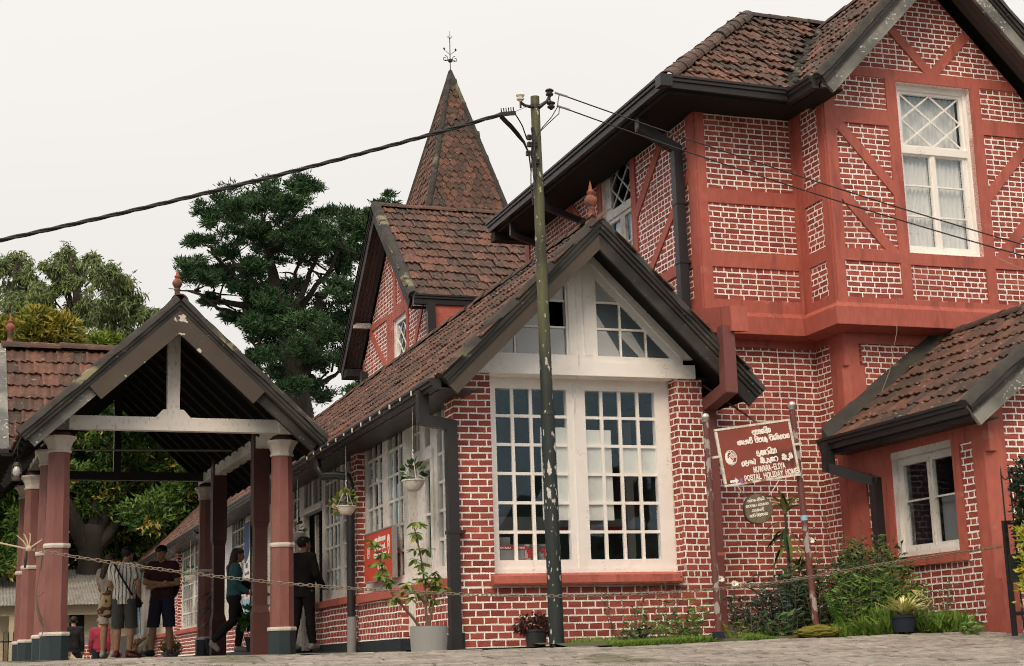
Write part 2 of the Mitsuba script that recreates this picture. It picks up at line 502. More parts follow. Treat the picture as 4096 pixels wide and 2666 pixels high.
class Tiles:
    def __init__(s, holder, kind='tile'):
        s.h, s.L, s.k = holder, [], kind
        s.bank, s.ply = (TILES, TPLY) if kind == 'tile' else (SHINGLES, SPLY)

    def field(s, fr, pg, tw=.235, te=.315, old=.0, u0=0., v0=0., stagger=.5, jit=1., inset=-.02):
        """fr: u along the eave, v up the slope, n outward; pg: the area in (u, v)"""
        if isinstance(pg, list):
            pg = Polygon(pg)
        a0, b0, a1, b1 = pg.bounds; pp = prepared.prep(pg.buffer(-inset))
        from shapely.geometry import Point
        for r in range(0, math.ceil((b1 - b0 - v0) / te)):
            for c in range(-1, math.ceil((a1 - a0) / tw) + 1):
                u = a0 + u0 + (c + .5 + stagger * (r % 2)) * tw; v = b0 + v0 + r * te
                if not pp.contains(Point(u, v + .3 * te)):
                    continue
                m = fr.m(u + rng.normal(0, .003 * jit), v + rng.normal(0, .009 * jit) - (.05 if rng.random() < .02 else 0), rng.normal(.006, .004 * jit))
                a = rng.normal(0, .016 * jit); ca, sa = math.cos(a), math.sin(a)
                m = m @ np.array([[ca, -sa, 0, 0], [sa, ca, 0, 0], [0, 0, 1, 0], [0, 0, 0, 1]])
                k = rng.choice(len(s.bank), p=None if not old else None)
                if old and rng.random() < old:
                    k = rng.choice([2, 4, 5] if s.k == 'tile' else [2, 3])
                s.L.append((float(seen(m[:3, 3])), m, k))
        return s

    def emit(s, most=300):
        s.L.sort(key=lambda x: -x[0])
        for a, m, k in s.L[:most]:
            put(s.h + '__' + s.k, s.ply[k], m)
        if s.L[most:]:
            b = MB(); uv = []
            for a, m, k in s.L[most:]:
                V, F = s.bank[k][0]
                b.raw(V @ m[:3, :3].T + m[:3, 3], F); uv.append(np.tile(s.bank[k][1], (len(V), 1)))
            add(s.h + '__' + s.k + '_cover', b.mesh(), 'tile', uv=np.vstack(uv), kind='stuff')


def ridge_caps(holder, a, b, r=.11, L=.40, key='ridge_tile', tone=(.45, .35)):
    a, b = np.asarray(a, float), np.asarray(b, float); n = max(1, round(np.linalg.norm(b - a) / L)); d = nrm(b - a)
    for i in range(n):
        p, q = a + (b - a) * i / n, a + (b - a) * (i + 1.06) / n
        x = nrm(np.cross(d, (0, 0, 1))); z = np.cross(x, d); t = np.linspace(.05, math.pi - .05, 9); V = []
        for o, rr in ((p, r * 1.0), (q, r * .9)):
            for s2 in (rr, rr - .02):
                V += [o + x * math.cos(k) * s2 + z * (math.sin(k) * s2 * .9 - .045) for k in t]
        F = []
        for k in range(8):
            F += [(k, k + 1, k + 19), (k, k + 19, k + 18), (9 + k, k, k + 1), (9 + k, k + 1, 10 + k), (18 + k, 19 + k, 28 + k), (18 + k, 28 + k, 27 + k)]
        add(holder + '__' + key, (np.array(V) + rng.normal(0, .006, 3), np.array(F)), 'tile', smooth=False,
            uv=np.tile([np.clip(tone[0] + rng.normal(0, .2), 0, 1), np.clip(tone[1] + rng.normal(0, .2), 0, 1)], (36, 1)))


def rect(u0, u1, v0, v1):
    return [(u0, v0), (u1, v0), (u1, v1), (u0, v1)]


def lights(root, fr, us, vs, n=-.03, bar=.026, mat_='white', glass=None, depth=.035):
    """a glazed field: us, vs are the edges of the glass columns and rows as (start, end) pairs; makes the bars one by one and every pane"""
    key = root
    U0, U1, V0, V1 = us[0][0], us[-1][1], vs[0][0], vs[-1][1]
    for i in range(len(us) - 1):
        add(key + '__glazing_bar', MB().fbox(fr, us[i][1], us[i + 1][0], V0, V1, n - .012, n - .012 + depth), mat_)
    for j in range(len(vs) - 1):
        b = MB()
        for u in us:
            b.fbox(fr, u[0], u[1], vs[j][1], vs[j + 1][0], n - .014, n - .016 + depth)
        add(key + '__glazing_bar', b, mat_)
    for u in us:
        for v in vs:
            t = rng.normal(0, .004, 4)
            g = glass(u, v) if glass else 'glass'
            if g:
                c = fr.p([u[0] - .004, u[1] + .004, u[1] + .004, u[0] - .004], [v[0] - .004, v[0] - .004, v[1] + .004, v[1] + .004], n + t * .5)
                add(key + '__pane', (c, np.array([[0, 1, 2], [0, 2, 3]])), g)


def surround(fr, outer, holes, n0, n1):
    pg = Polygon(outer)
    for h in holes:
        pg = pg.difference(sbox(*h))
    return MB().poly(fr, pg, n0, n1)


def split(a, b, k, gap):
    """k glass widths between a and b with bars of gap between them"""
    w = (b - a - gap * (k - 1)) / k
    return [(a + i * (w + gap), a + i * (w + gap) + w) for i in range(k)]


def gutter(key, a, b, out, mat_='gutter', h=.13, w=.12, label=None):
    """a stepped box gutter along a-b; out points away from the wall; a and b lie on its top inner edge"""
    a, b, out = np.asarray(a, float), np.asarray(b, float), nrm(out)
    pr = np.array([(0, 0), (w, 0), (w, -.03), (w - .02, -.04), (w - .02, -.075), (w - .045, -.085), (w - .05, -h), (0, -h)])
    z = np.array([0, 0, 1.]); m = len(pr)
    V = np.vstack([np.stack([q + out * x + z * y for x, y in pr]) for q in (a, b)]); i = np.arange(m); j = (i + 1) % m
    F = [np.stack([i, j, j + m], 1), np.stack([i, j + m, i + m], 1)]
    cap = np.array([(0, 1, 2), (0, 2, 3), (0, 3, 4), (0, 4, 5), (0, 5, 6), (0, 6, 7)])
    F += [cap[:, ::-1], cap + m]
    t = trimesh.Trimesh(V, np.vstack(F), process=False); trimesh.repair.fix_normals(t)
    return add(key, t, mat_, label=label)


def pipe(key, pts, w=.1, h=None, mat_='gutter', label=None):
    """a square downpipe along pts"""
    b = MB()
    for p, q in zip(pts[:-1], pts[1:]):
        p, q = np.asarray(p, float), np.asarray(q, float)
        d = nrm(q - p); up = (0, 1, 0) if abs(d[2]) > .7 else (0, 0, 1)
        b.beam(p - d * w * .35, q + d * w * .35, w, h or w, up)
    return add(key, b, mat_, label=label)


def finial(key, x, y, z, s=1., label=None):
    p = [(.0, 0), (.15, .0), (.15, .03), (.12, .09), (.085, .16), (.075, .30), (.095, .33), (.095, .36), (.075, .38), (.10, .42), (.145, .50), (.145, .57), (.09, .64), (.055, .66), (.085, .70), (.09, .73), (.05, .77), (.03, .88), (.0, 1.0)]
    return add(key, MB().lathe([(a * s * .95, b * s) for a, b in p], (x, y, z), 18), 'terra', smooth=40, label=label)


def barge(key, fr, foot, apex, h, n0, n1, mat_, cut=True, sub=True):
    """the raking board of a gable from its foot to its apex (top edge given), with a moulded strip and a mortar verge on top"""
    f, a = np.asarray(foot, float), np.asarray(apex, float)
    d = (a - f) / np.linalg.norm(a - f); q = np.array([d[1], -d[0]]) if d[0] > 0 else np.array([-d[1], d[0]])
    vh = h / abs(d[0])
    k = add(key, MB().poly(fr, [tuple(f), tuple(a), (a[0], a[1] - vh), tuple(f + q * h)], n0, n1), mat_)
    if sub:
        t = nrm(np.cross(fr.u * d[0] + fr.v * d[1], fr.n))
        sgn = 1 if t[2] > 0 else -1
        up = np.array([-q[0], -q[1]])
        add(k + '__moulding', MB().poly(fr, [tuple(f - q * .0), tuple(a + np.array([0, 0])), (a[0], a[1] - .09 / abs(d[0])), tuple(f + q * .09)], n1 + .002, n1 + .022)
            .poly(fr, [tuple(f), tuple(a), (a[0], a[1] - .045 / abs(d[0])), tuple(f + q * .045)], n1 + .022, n1 + .042), 'barge')
        pts = np.linspace(0, 1, 15); top = np.array([f + (a - f) * i + up * (.0 + .012 * (float(vnoise([i * 9, f[0], a[1]], 4)) - .5)) for i in pts])
        ring = [(-.03, .0), (.0, .075), (.07, .095), (.15, .075), (.17, .0)]
        V = np.vstack([fr.p(top[:, 0] + up[0] * y, top[:, 1] + up[1] * y, n1 + .03 - x) for x, y in ring]); m = len(pts); F = []
        for r in range(len(ring) - 1):
            for i in range(m - 1):
                A, B = r * m + i, (r + 1) * m + i
                F += [(A, A + 1, B + 1), (A, B + 1, B)]
        for e in (0, m - 1):
            F += [(e, m + e, 2 * m + e), (e, 2 * m + e, 3 * m + e), (e, 3 * m + e, 4 * m + e)]
        V += rng.normal(0, .005, V.shape)
        add(k + '__verge', (V, np.array(F)), 'verge', smooth=50)
    return k


def roof_frame(a, b, c):
    """frame on a roof plane: origin a, u from a to b along the eave, v up the slope towards c"""
    a, b, c = (np.asarray(i, float) for i in (a, b, c))
    u = nrm(b - a); v = c - a; v = nrm(v - u * np.dot(u, v))
    return Fr(a, u, v)


# ================================================================ the long gabled hall
H = thing('brick_hall', 'long single-storey red brick hall with white gabled window wall and tiled roof', 'building')
F17, FW, S53, S54 = front(17.2), front(17.4), left(5.3), left(5.42)
# walls: front, left base, pillars
b = MB()
fp = Polygon([(5.3, -.15), (8.5, -.15), (8.5, 3.28), (8.14, 3.28), (8.14, .80), (5.74, .80), (5.74, 3.28), (5.3, 3.28)])
b.poly(F17, fp, -.3, 0)
b.fbox(S53, -19.02, -17.5, -.2, .80, -.3, 0).fbox(S53, -22.1, -19.76, -.2, .80, -.3, 0).fbox(S53, -25.12, -22.46, -.2, .83, -.3, 0).fbox(S53, -56, -26.75, -.2, .83, -.3, 0)
b.fbox(S53, -17.62, -17.5, .80, 3.2, -.3, 0).fbox(S53, -22.46, -22.1, -.2, 3.2, -.3, 0).fbox(S53, -36.3, -35.4, -.2, 3.2, -.3, 0).fbox(S53, -43.15, -42.5, -.2, 3.2, -.3, 0).fbox(S53, -51.6, -50.6, -.2, 3.2, -.3, 0)
WALL = add(H + '__wall', b, 'mortar')
br = Bricks(H, WALL)
br.panel(F17, rect(5.3, 8.5, .11, .79), .084, .172, bond='stretcher', v0=.11, stain=.3)
br.panel(F17, rect(5.3, 5.74, .79, 3.28), .0772, .215, bond='stretcher', v0=.79, u0=5.3 + .06, stain=.5)
br.panel(F17, rect(8.14, 8.5, .79, 3.28), .0772, .16, v0=.79, stain=.3)
br.panel(left(8.14), rect(-17.4, -17.2, .80, 3.28), .0772, .2, bond='stretcher', v0=.79, proud=.002, mu=.022)
br.panel(S53, rect(-17.62, -17.2, .27, 3.2), .0772, .2, bond='stretcher', v0=.79, stain=1, proud=.002, mu=.024)
br.panel(S53, rect(-19.02, -17.62, .27, .80), .084, .16, bond='stretcher', v0=.11, proud=.002, mu=.024)
br.panel(S53, rect(-22.1, -19.76, .27, .80), .084, .16, bond='stretcher', v0=.11, proud=.002, mu=.024)
br.panel(front(19.76), rect(5.3, 5.58, .27, .80), .084, .19, bond='stretcher', v0=.11)
br.panel(front(22.1), rect(5.3, 5.42, .2, 3.15), .0772, .2, bond='stretcher', v0=.02, u0=5.2)
br.panel(S53, rect(-22.46, -22.1, .2, 3.15), .0772, .2, bond='stretcher', v0=.02, proud=.002, mu=.024)
br.panel(S53, rect(-25.12, -22.46, .27, .83), .084, .2, bond='stretcher', v0=.11, proud=.002, mu=.024)
br.panel(front(35.4), rect(5.3, 5.42, .2, 3.15), .0772, .2, bond='stretcher')
for y0, y1 in ((26.75, 35.4), (36.3, 42.5), (43.15, 50.6)):
    br.panel(S53, rect(-y1, -y0, .3, .83), .084, .2, bond='stretcher', v0=.11, proud=.002, mu=.024)
for y0, y1 in ((35.4, 36.3), (42.5, 43.15)):
    br.panel(S53, rect(-y1, -y0, .3, 3.15), .0772, .2, bond='stretcher', v0=.02, proud=.002, mu=.024)
br.panel(front(42.5), rect(5.3, 5.42, .3, 3.15), .0772, .2, bond='stretcher')
br.emit()
for y0, y1 in ((17.33, 19.03), (19.745, 25.13), (26.74, 56)):
    add(H + '__plinth', MB().fbox(S53, -y1, -y0, -.2, .27, -.31, .012), 'plinth')
add(H + '__plinth', MB().fbox(F17, 5.27, 5.36, -.2, .28, -.2, .014), 'plinth')
add(H + '__plinth', MB().fbox(F17, 5.36, 8.5, -.2, .105, -.2, .014), 'plinth')
for y0, y1 in ((17.62, 19.02), (19.74, 22.1)):
    add(H + '__sill', MB().fbox(S53, -y1, -y0, .80, .915, -.2, .06), 'red')
for y0, y1 in ((22.46, 25.16), (26.7, 35.4), (36.3, 42.5), (43.15, 50.6), (51.6, 56)):
    add(H + '__sill', MB().fbox(S53, -y1, -y0, .83, .93, -.2, .06), 'red')
add(H + '__sill', MB().raw(*(lambda y, z: (np.array([(x, yy, zz) for x in (5.69, 8.06) for yy, zz in zip(y, z)]), np.array([(0, 1, 6), (0, 6, 5), (1, 2, 7), (1, 7, 6), (2, 3, 8), (2, 8, 7), (3, 4, 9), (3, 9, 8), (4, 0, 5), (4, 5, 9), (0, 2, 1), (0, 3, 2), (0, 4, 3), (5, 6, 7), (5, 7, 8), (5, 8, 9)])))((17.42, 17.1, 17.085, 17.1, 17.42), (.795, .795, .82, .905, .955))), 'red')

# the big window
W = H + '__window'
tag(W, 'white framed double window of forty-eight small panes')
add(W + '__frame', surround(FW, rect(5.72, 8.13, .95, 3.28), [(5.872, 1.104, 6.777, 3.143), (7.02, 1.104, 7.94, 3.14)], -.09, 0).fbox(FW, 5.74, 8.13, .94, 1.0, 0, .02).fbox(FW, 6.86, 6.95, 1.0, 3.25, 0, .012), 'white')
lights(W, FW, split(5.872, 6.777, 4, .04), split(1.104, 3.143, 6, .036), n=-.045)
lights(W, FW, split(7.02, 7.94, 4, .04), split(1.104, 3.14, 6, .036), n=-.045)
# gable: beams, posts, triangular lights
b = MB().fbox(F17, 5.36, 8.40, 3.28, 3.45, -.2, .05).fbox(F17, 5.55, 8.25, 3.45, 3.53, -.2, .03)
gb = Polygon([(5.2, 3.28), (8.72, 3.28), (6.965, 5.03)])
triR = Polygon([(7.135, 3.53), (8.12, 3.53), (7.135, 4.515)]); triL = Polygon([(6.735, 3.53), (5.75, 3.53), (6.735, 4.515)])
b.poly(F17, gb.difference(triR).difference(triL).difference(sbox(5, 3.2, 9, 3.53)), -.10, 0)
b.fbox(F17, 6.76, 6.85, 3.54, 4.75, 0, .02).fbox(F17, 6.87, 6.93, 3.54, 4.8, 0, .012).fbox(F17, 6.96, 7.06, 3.54, 4.75, 0, .02)
b.bar(F17, (8.25, 3.56), (7.10, 4.71), .06, 0, .02).bar(F17, (5.62, 3.56), (6.77, 4.71), .06, 0, .02)
GA = add(H + '__gable_framing', b, 'white')
W2 = H + '__gable_window'
cut = lambda t, x0, x1, z0, z1: t.intersection(sbox(x0, z0, x1, z1))
bars = MB()
for s in (1, -1):
    X = lambda a: 6.935 + s * (a - 6.935)
    for x in (7.44, 7.775):
        bars.fbox(F17, min(X(x), X(x + .025)), max(X(x), X(x + .025)), 3.53, 4.515 - (x - 7.135), -.06, -.025)
    for z in (3.865, 4.195):
        bars.fbox(F17, min(X(7.135), X(7.135 + 4.515 - z)), max(X(7.135), X(7.135 + 4.515 - z)), z, z + .025, -.058, -.023)
add(W2 + '__glazing_bar', bars, 'white')
for t, full in ((triL, True), (triR, False)):
    for x0, x1 in ((7.145, 7.43), (7.47, 7.765), (7.805, 8.1)):
        for z0, z1 in ((3.54, 3.86), (3.895, 4.19), (4.225, 4.5)):
            a_, c_ = (x0, x1) if not full else (13.87 - x1, 13.87 - x0)
            g = cut(t, a_, c_, z0, z1)
            if g.area < .004 or (full and (round(a_, 2), z0) == (6.44, 3.895)):
                continue
            add(W2 + '__pane', MB().poly(F17, g, -.046, -.042), 'frosted_reflection' if full or (z0 > 4.2) else 'blind')  # pale sky and dark eave reflections put into the pane colours
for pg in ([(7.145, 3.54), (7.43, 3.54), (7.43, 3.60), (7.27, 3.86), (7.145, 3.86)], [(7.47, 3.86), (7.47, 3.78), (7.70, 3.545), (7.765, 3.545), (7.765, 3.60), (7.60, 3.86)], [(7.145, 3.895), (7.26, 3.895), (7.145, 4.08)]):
    add(W2 + '__painted_reflection', MB().poly(F17, pg, -.041, -.0395), 'frosted_reflection')  # diagonal sky reflections painted as pale pieces over the dark panes

# left side joinery
def side_sash(y0, y1, cols, key=H + '__window', z0=1.09, z1=3.14, rows=6, glass=None, m_='oldwhite'):
    k = num(key)
    tag(k, 'narrow many-paned white window in the side wall')
    lights(k, S54, [(-b_, -a_) for a_, b_ in split(y0, y1, cols, .045)][::-1], split(z0, z1, rows, .036), n=-.035, mat_=m_, glass=glass)
    return (-y1, z0, -y0, z1)


holes = []
holes += [side_sash(21.07, 21.94, 3), side_sash(19.98, 20.77, 3), side_sash(17.72, 18.36, 3)]
holes += [side_sash(18.66, 18.9, 1, z0=2.62, z1=2.95, rows=1), side_sash(19.14, 19.46, 2, z0=2.62, z1=3.10, rows=2)]
holes += [side_sash(22.62, 23.5, 3), side_sash(23.72, 24.78, 4)]
holes += [side_sash(25.05, 25.7, 2, z0=2.58, z1=3.05, rows=1), side_sash(25.85, 26.45, 2, z0=2.58, z1=3.05, rows=1), side_sash(26.88, 27.75, 3)]
holes += [side_sash(31.2, 31.55, 1), side_sash(32.5, 34.2, 5), side_sash(38.4, 40.0, 5, z0=1.0), side_sash(40.3, 42.3, 6, z0=1.0), side_sash(52, 54.8, 5)]
doors = [(-19.6, .2, -18.62, 2.45), (-26.5, .2, -25.02, 2.46)]
jp = Polygon([(-56, .2), (-17.5, .2), (-17.5, 3.28), (-56, 3.28)])
for h in holes + doors:
    jp = jp.difference(sbox(*h))
add(H + '__joinery', MB().poly(S54, jp, -.10, 0).fbox(S54, -19.72, -19.6, .3, 2.55, 0, .02).fbox(S54, -18.62, -18.5, .9, 2.55, 0, .02).fbox(S54, -19.7, -18.5, 2.45, 2.56, 0, .03)
    .fbox(S54, -22.1, -17.6, .915, 1.0, 0, .02).fbox(S54, -26.6, -25.0, 2.46, 2.54, 0, .03), 'oldwhite')
# the white door of the shop and the dark doorway
D = H + '__door'
tag(D, 'white panelled shop door with pink curtains behind its glass')
dh = [(-19.2, 1.25, -18.95, 2.36), (-18.83, 1.25, -18.70, 2.36)]
add(D + '__leaf', surround(left(5.50), rect(-19.6, -18.62, .2, 2.45), dh, -.05, 0).fbox(left(5.50), -18.92, -18.87, .3, 2.45, 0, .015).fbox(left(5.5), -19.25, -18.98, .98, 1.0, 0, .02), 'oldwhite')
for h in dh:
    q = left(5.5).p([h[0], h[2], h[2], h[0]], [h[1], h[1], h[3], h[3]], -.03)
    add(D + '__pane', (q, np.array([[0, 1, 2], [0, 2, 3]])), 'glass')
    add(D + '__glazing_bar', MB().fbox(left(5.5), h[0], h[2], 1.78, 1.81, -.04, 0), 'oldwhite')
    add(D + '__curtain', MB().fbox(left(5.5), h[0] - .03, h[2] + .03, 1.2, 2.4, -.12, -.10), 'daub')
add(D + '__handle', MB().lathe([(.0, -.02), (.02, -.015), (.025, 0), (.02, .015), (0, .02)], (5.47, 18.9, 1.15), 8), 'steel', smooth=True)
add(H + '__doorway', MB().fbox(left(5.55), -25.35, -25.28, .25, 2.45, -.5, 0).fbox(left(5.55), -26.2, -26.14, .25, 2.45, -.06, 0), 'oldwhite')
# closed dark rooms behind
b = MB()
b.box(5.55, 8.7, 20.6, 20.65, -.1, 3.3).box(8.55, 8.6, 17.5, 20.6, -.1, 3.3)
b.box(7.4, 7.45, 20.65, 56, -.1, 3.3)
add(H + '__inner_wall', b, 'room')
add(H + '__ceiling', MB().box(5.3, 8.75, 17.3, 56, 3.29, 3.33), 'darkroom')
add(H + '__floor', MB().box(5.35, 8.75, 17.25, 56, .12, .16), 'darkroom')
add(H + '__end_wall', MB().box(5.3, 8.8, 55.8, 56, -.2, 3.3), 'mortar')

# posters pasted inside the side panes
pc = ['boxgrey', 'paper', 'teal', 'pink', 'lightblue', 'paper', 'yellowflower', 'cream', 'bluesign', 'paper']
for (y0, y1, n) in ((21.07, 21.94, 3), (19.98, 20.77, 3)):
    for u in split(y0, y1, n, .045):
        for j, v in enumerate(split(1.09, 3.14, 6, .036)):
            if j > 4 or rng.random() < .2:
                continue
            a = rng.uniform(.0, .05, 4)
            k = add(H + '__poster', MB().box(5.475, 5.478, u[0] + a[0], u[1] - a[1], v[0] + a[2], v[1] - a[3]).box(5.471, 5.4745, u[0] + .07, u[1] - .07, v[0] + .06, v[0] + .20), 'paper')
            add(k + '__print', MB().box(5.468, 5.4705, u[0] + .06, u[1] - .06, v[0] + .08 + a[0], v[0] + .22), pc[rng.integers(len(pc))])

# roof
e0, e1, r0, r1 = (4.96, 16.62, 3.10), (4.96, 56, 3.10), (6.965, 16.62, 5.06), (6.965, 56, 5.06)
add(H + '__roof', MB().slab([e0, r0, r1, e1], .09).slab([(9.02, 16.62, 3.05), (9.02, 17.75, 3.05), (6.965, 17.75, 5.06), r0], .09).slab([(8.95, 17.75, 3.1), (8.95, 27, 3.1), (6.965, 27, 5.06), (6.965, 17.75, 5.06)], .09), 'soffit')
RF = roof_frame(e1, e0, r1)
hl = math.hypot(2.005, 1.96)
Tiles(H + '__roof').field(RF, rect(0, 39.4, 0, hl - .05), te=.33).field(roof_frame((9.03, 16.62, 3.04), (9.03, 17.5, 3.04), (6.965, 16.62, 5.06)), rect(0, .9, 0, hl), te=.33).emit()
ridge_caps(H + '__roof', (6.965, 17.0, 5.10), (6.965, 56, 5.10), r=.12, L=.42)
Bg = front(16.6)
k = barge(H + '__bargeboard', Bg, (4.99, 3.09), (6.965, 5.035), .235, -.05, 0, 'bargebrown')
k = barge(H + '__bargeboard', Bg, (9.0, 3.035), (6.965, 5.035), .235, -.05, 0, 'barge')
finial(H + '__finial', 6.98, 16.85, 5.08, .56)
gutter(H + '__gutter', (4.97, 16.66, 3.10), (4.97, 56, 3.10), (-1, 0, 0), h=.12, w=.13)
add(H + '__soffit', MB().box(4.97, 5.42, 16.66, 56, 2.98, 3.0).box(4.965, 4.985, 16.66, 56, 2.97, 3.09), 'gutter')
pipe(H + '__downpipe', [(4.90, 17.16, 3.0), (4.90, 17.16, 2.70), (5.23, 17.14, 2.64), (5.23, 17.14, -.1)], .125)
add(H + '__pipe_strap', MB().box(5.155, 5.36, 17.07, 17.21, 1.39, 1.43), 'gutter')
add(H + '__downpipe', MB().tube([(4.9, 23.0, 3.0), (4.92, 23.0, 2.85), (4.98, 22.9, 2.72), (5.06, 22.4, 2.68), (5.15, 22.05, 2.62), (5.18, 22.0, 2.5), (5.18, 22.0, .62)], .06, 10), 'gutter', smooth=40)
add(H + '__pipe_shoe', MB().tube([(5.18, 22.0, .62), (5.18, 22.0, .0)], .068, 10), 'boxgrey', smooth=40)
pipe(H + '__downpipe', [(4.9, 36.2, 3.05), (4.9, 36.0, 2.9), (5.2, 35.2, 2.75)], .1)
# pale clips of a string of bulbs along the gutter
for i, y in enumerate(np.linspace(17.4, 23.4, 13)):
    add(H + '__gutter_clip', MB().box(4.83, 4.842, y - .012, y + .02, 3.02 + .03 * rng.random(), 3.08), 'porcelain')
# wiring and stains on the corner
add(H + '__wire', MB().tube([(6.86, 17.14, 3.52), (6.86, 17.14, 3.42), (6.865, 17.33, 3.1), (6.87, 17.37, 2.85)], .006, 5), 'oldwhite')
# things that lean inside the big window
b = MB().box(6.45, 6.79, 17.46, 17.465, 1.575, 2.69); add('paper_blind', b, 'paper', label='white paper taped inside the left half of the big window', cat='paper')
b = MB().box(7.0, 7.365, 17.46, 17.465, 1.572, 2.668); add('paper_blind', b, 'paper', label='white paper taped inside the right half of the big window beside the mullion', cat='paper')
for x0, x1, t in ((7.50, 7.71, 'square white paper in the third pane column of the right sash'), (7.735, 7.95, 'square white paper at the right edge of the right sash')):
    add('paper_sheet', MB().box(x0, x1, 17.462, 17.466, 2.14, 2.45), 'paper', label=t, cat='paper')
bx = thing('stationery_box', 'grey and red stationery box standing in the lower left window corner', 'box')
add(bx + '__body', MB().box(5.90, 6.215, 17.50, 17.60, 1.105, 1.235).box(5.90, 6.08, 17.62, 17.66, 1.235, 1.39), 'boxgrey')
add(bx + '__band', MB().box(5.895, 6.24, 17.49, 17.61, 1.235, 1.275).box(6.215, 6.24, 17.49, 17.61, 1.10, 1.235), 'boxred')
for t_, x, z, h in (('NATARAJ', 5.905, 1.243, .021), ('NATARAJ', 6.085, 1.243, .021)):
    m = text_mesh(t_, h, .002, True); v = m.vertices
    add(bx + '__lettering', (np.stack([x + v[:, 0], 17.488 - v[:, 2], z + v[:, 1]], 1), m.faces), 'letter')
m = text_mesh('NATARAJ', .017, .002, True); v = m.vertices
add(bx + '__lettering', (np.stack([6.219 + v[:, 1], 17.488 - v[:, 2], 1.225 - v[:, 0]], 1), m.faces), 'letter')
m = text_mesh('NG', .022, .002, True); v = m.vertices
add(bx + '__label', MB().box(5.90, 5.95, 17.612, 17.616, 1.285, 1.325), 'cream')
add(bx + '__lettering', (np.stack([5.905 + v[:, 0], 17.611 - v[:, 2], 1.294 + v[:, 1]], 1), m.faces), 'black')
for i, (x, t) in enumerate(((6.27, 'wrapped gift with red bow beside the stationery box in the window'), (6.47, 'dark wrapped gift behind the left sash next to the pole'))):
    g = thing('wrapped_gift', t, 'gift')
    add(g + '__bag', MB().lathe([(.0, 0), (.065, 0), (.07, .05), (.055, .10), (.02, .125), (.05, .17), (.03, .19)], (x, 17.56, 1.106), 9), 'pillow' if i == 0 else 'boxgrey', smooth=False)
    add(g + '__bow', MB().box(x - .05, x + .05, 17.49, 17.51, 1.21, 1.245).box(x - .015, x + .06, 17.488, 17.50, 1.13, 1.225), 'boxred')
tb = thing('shop_counter', 'dim counter and shelves inside the shop behind the big window', 'counter')
add(tb + '__shelf', MB().box(6.2, 6.95, 18.6, 19.0, 1.5, 1.72).box(7.1, 8.2, 18.9, 19.2, 1.58, 1.72).box(5.95, 6.8, 18.2, 18.5, 1.1, 1.35).box(7.9, 8.0, 18.3, 18.35, 1.0, 2.9), 'boxgrey')
add(tb + '__trim', MB().box(6.2, 6.95, 18.585, 18.6, 1.5, 1.53).box(7.1, 8.2, 18.885, 18.9, 1.58, 1.62).box(7.28, 7.42, 18.2, 18.25, 2.2, 2.3), 'boxred')


# ================================================================ the two-storey house
M = thing('timbered_house', 'tall two-storey red house with painted brick panels, gabled bay and slate-grey gutters', 'building')
BAY, FRW, SDW, LFW = front(16.8), front(17.6), left(10.27), left(8.8)
UW, LW = M + '__wall', M + '__lower_wall'
ub, lb_ = MB(), MB()
mb = Bricks(M, UW)


def strip(a, b, w):
    return LineString([a, b]).buffer(w / 2, cap_style=2)


def timbered(root, holder, fr, outline, panels, openings, wallmesh, bricks, n1=.022, dark=0., **kw):
    o = Polygon(outline)
    hole = unary_union([sbox(*h) for h in openings]) if openings else Polygon()
    wallmesh.poly(fr, o.difference(hole), -.25, 0)
    pu = unary_union([p if not isinstance(p, list) else Polygon(p) for p in panels]).difference(hole).intersection(o)
    add(root + '__timber_frame', MB().poly(fr, o.difference(hole).difference(pu), -.14, n1), 'red')
    for g in getattr(pu, 'geoms', [pu]):
        if g.area > .003:
            bricks.panel(fr, g, dark=dark, **kw)


cx = 11.955
mir = lambda pg: affinity.scale(pg, -1, 1, origin=(cx, 0))
zone = Polygon(rect(10.43, 11.22, 4.975, 6.67)).difference(strip((10.30, 6.82), (11.40, 5.625), .135)).difference(strip((10.30, 5.87), (11.30, 4.78), .14))
small = Polygon(rect(10.43, 11.22, 6.88, 7.33))
gable = Polygon([(10.3, 7.465), (13.6, 7.465), (cx, 9.2)]).difference(strip((11.20, 8.23), (12.02, 7.37), .13)).difference(strip((12.71, 8.23), (11.89, 7.37), .13))
low = [Polygon(rect(10.41, 11.23, 4.335, 4.815)), Polygon(rect(11.38, 12.53, 4.335, 4.80))]
bay_o = [(10.27, 4.2), (13.64, 4.2), (13.64, 6.98), (cx, 8.74), (10.27, 6.98)]
timbered(M, UW, BAY, bay_o, [zone, mir(zone), small, mir(small), gable, low[0], mir(low[0]), low[1]], [(11.38, 4.96, 12.53, 7.31)], ub, mb, course=.0715, stretch=.2, v0=4.33, u0=10.43)
timbered(M, UW, FRW, [(8.8, 4.2), (10.3, 4.2), (10.3, 7.3), (8.8, 7.3)], [Polygon(rect(8.93, 10.2, 5.90, 7.22)), Polygon(rect(8.93, 10.2, 5.06, 5.71)), Polygon(rect(8.94, 10.2, 4.42, 4.85))], [], ub, mb, course=.0735, stretch=.215, v0=4.42, u0=8.94)
timbered(M, UW, SDW, [(-17.6, 4.2), (-16.80, 4.2), (-16.80, 7.2), (-17.6, 7.2)], [Polygon(rect(-17.40, -16.96, 5.87, 7.1)), Polygon(rect(-17.40, -16.96, 5.02, 5.66)), Polygon(rect(-17.40, -16.96, 4.38, 4.84))], [], ub, mb, course=.0735, stretch=.2, v0=4.38, u0=-17.40, proud=.002, mu=.022)
pl = Polygon(rect(-19.53, -17.83, 5.03, 7.3)).difference(strip((-20.0, 5.72), (-18.3, 7.12), .16)).difference(strip((-19.6, 4.86), (-17.6, 6.31), .13))
pr = Polygon(rect(-24.0, -20.95, 4.9, 7.3)).difference(strip((-22.9, 7.72), (-20.9, 5.80), .16))
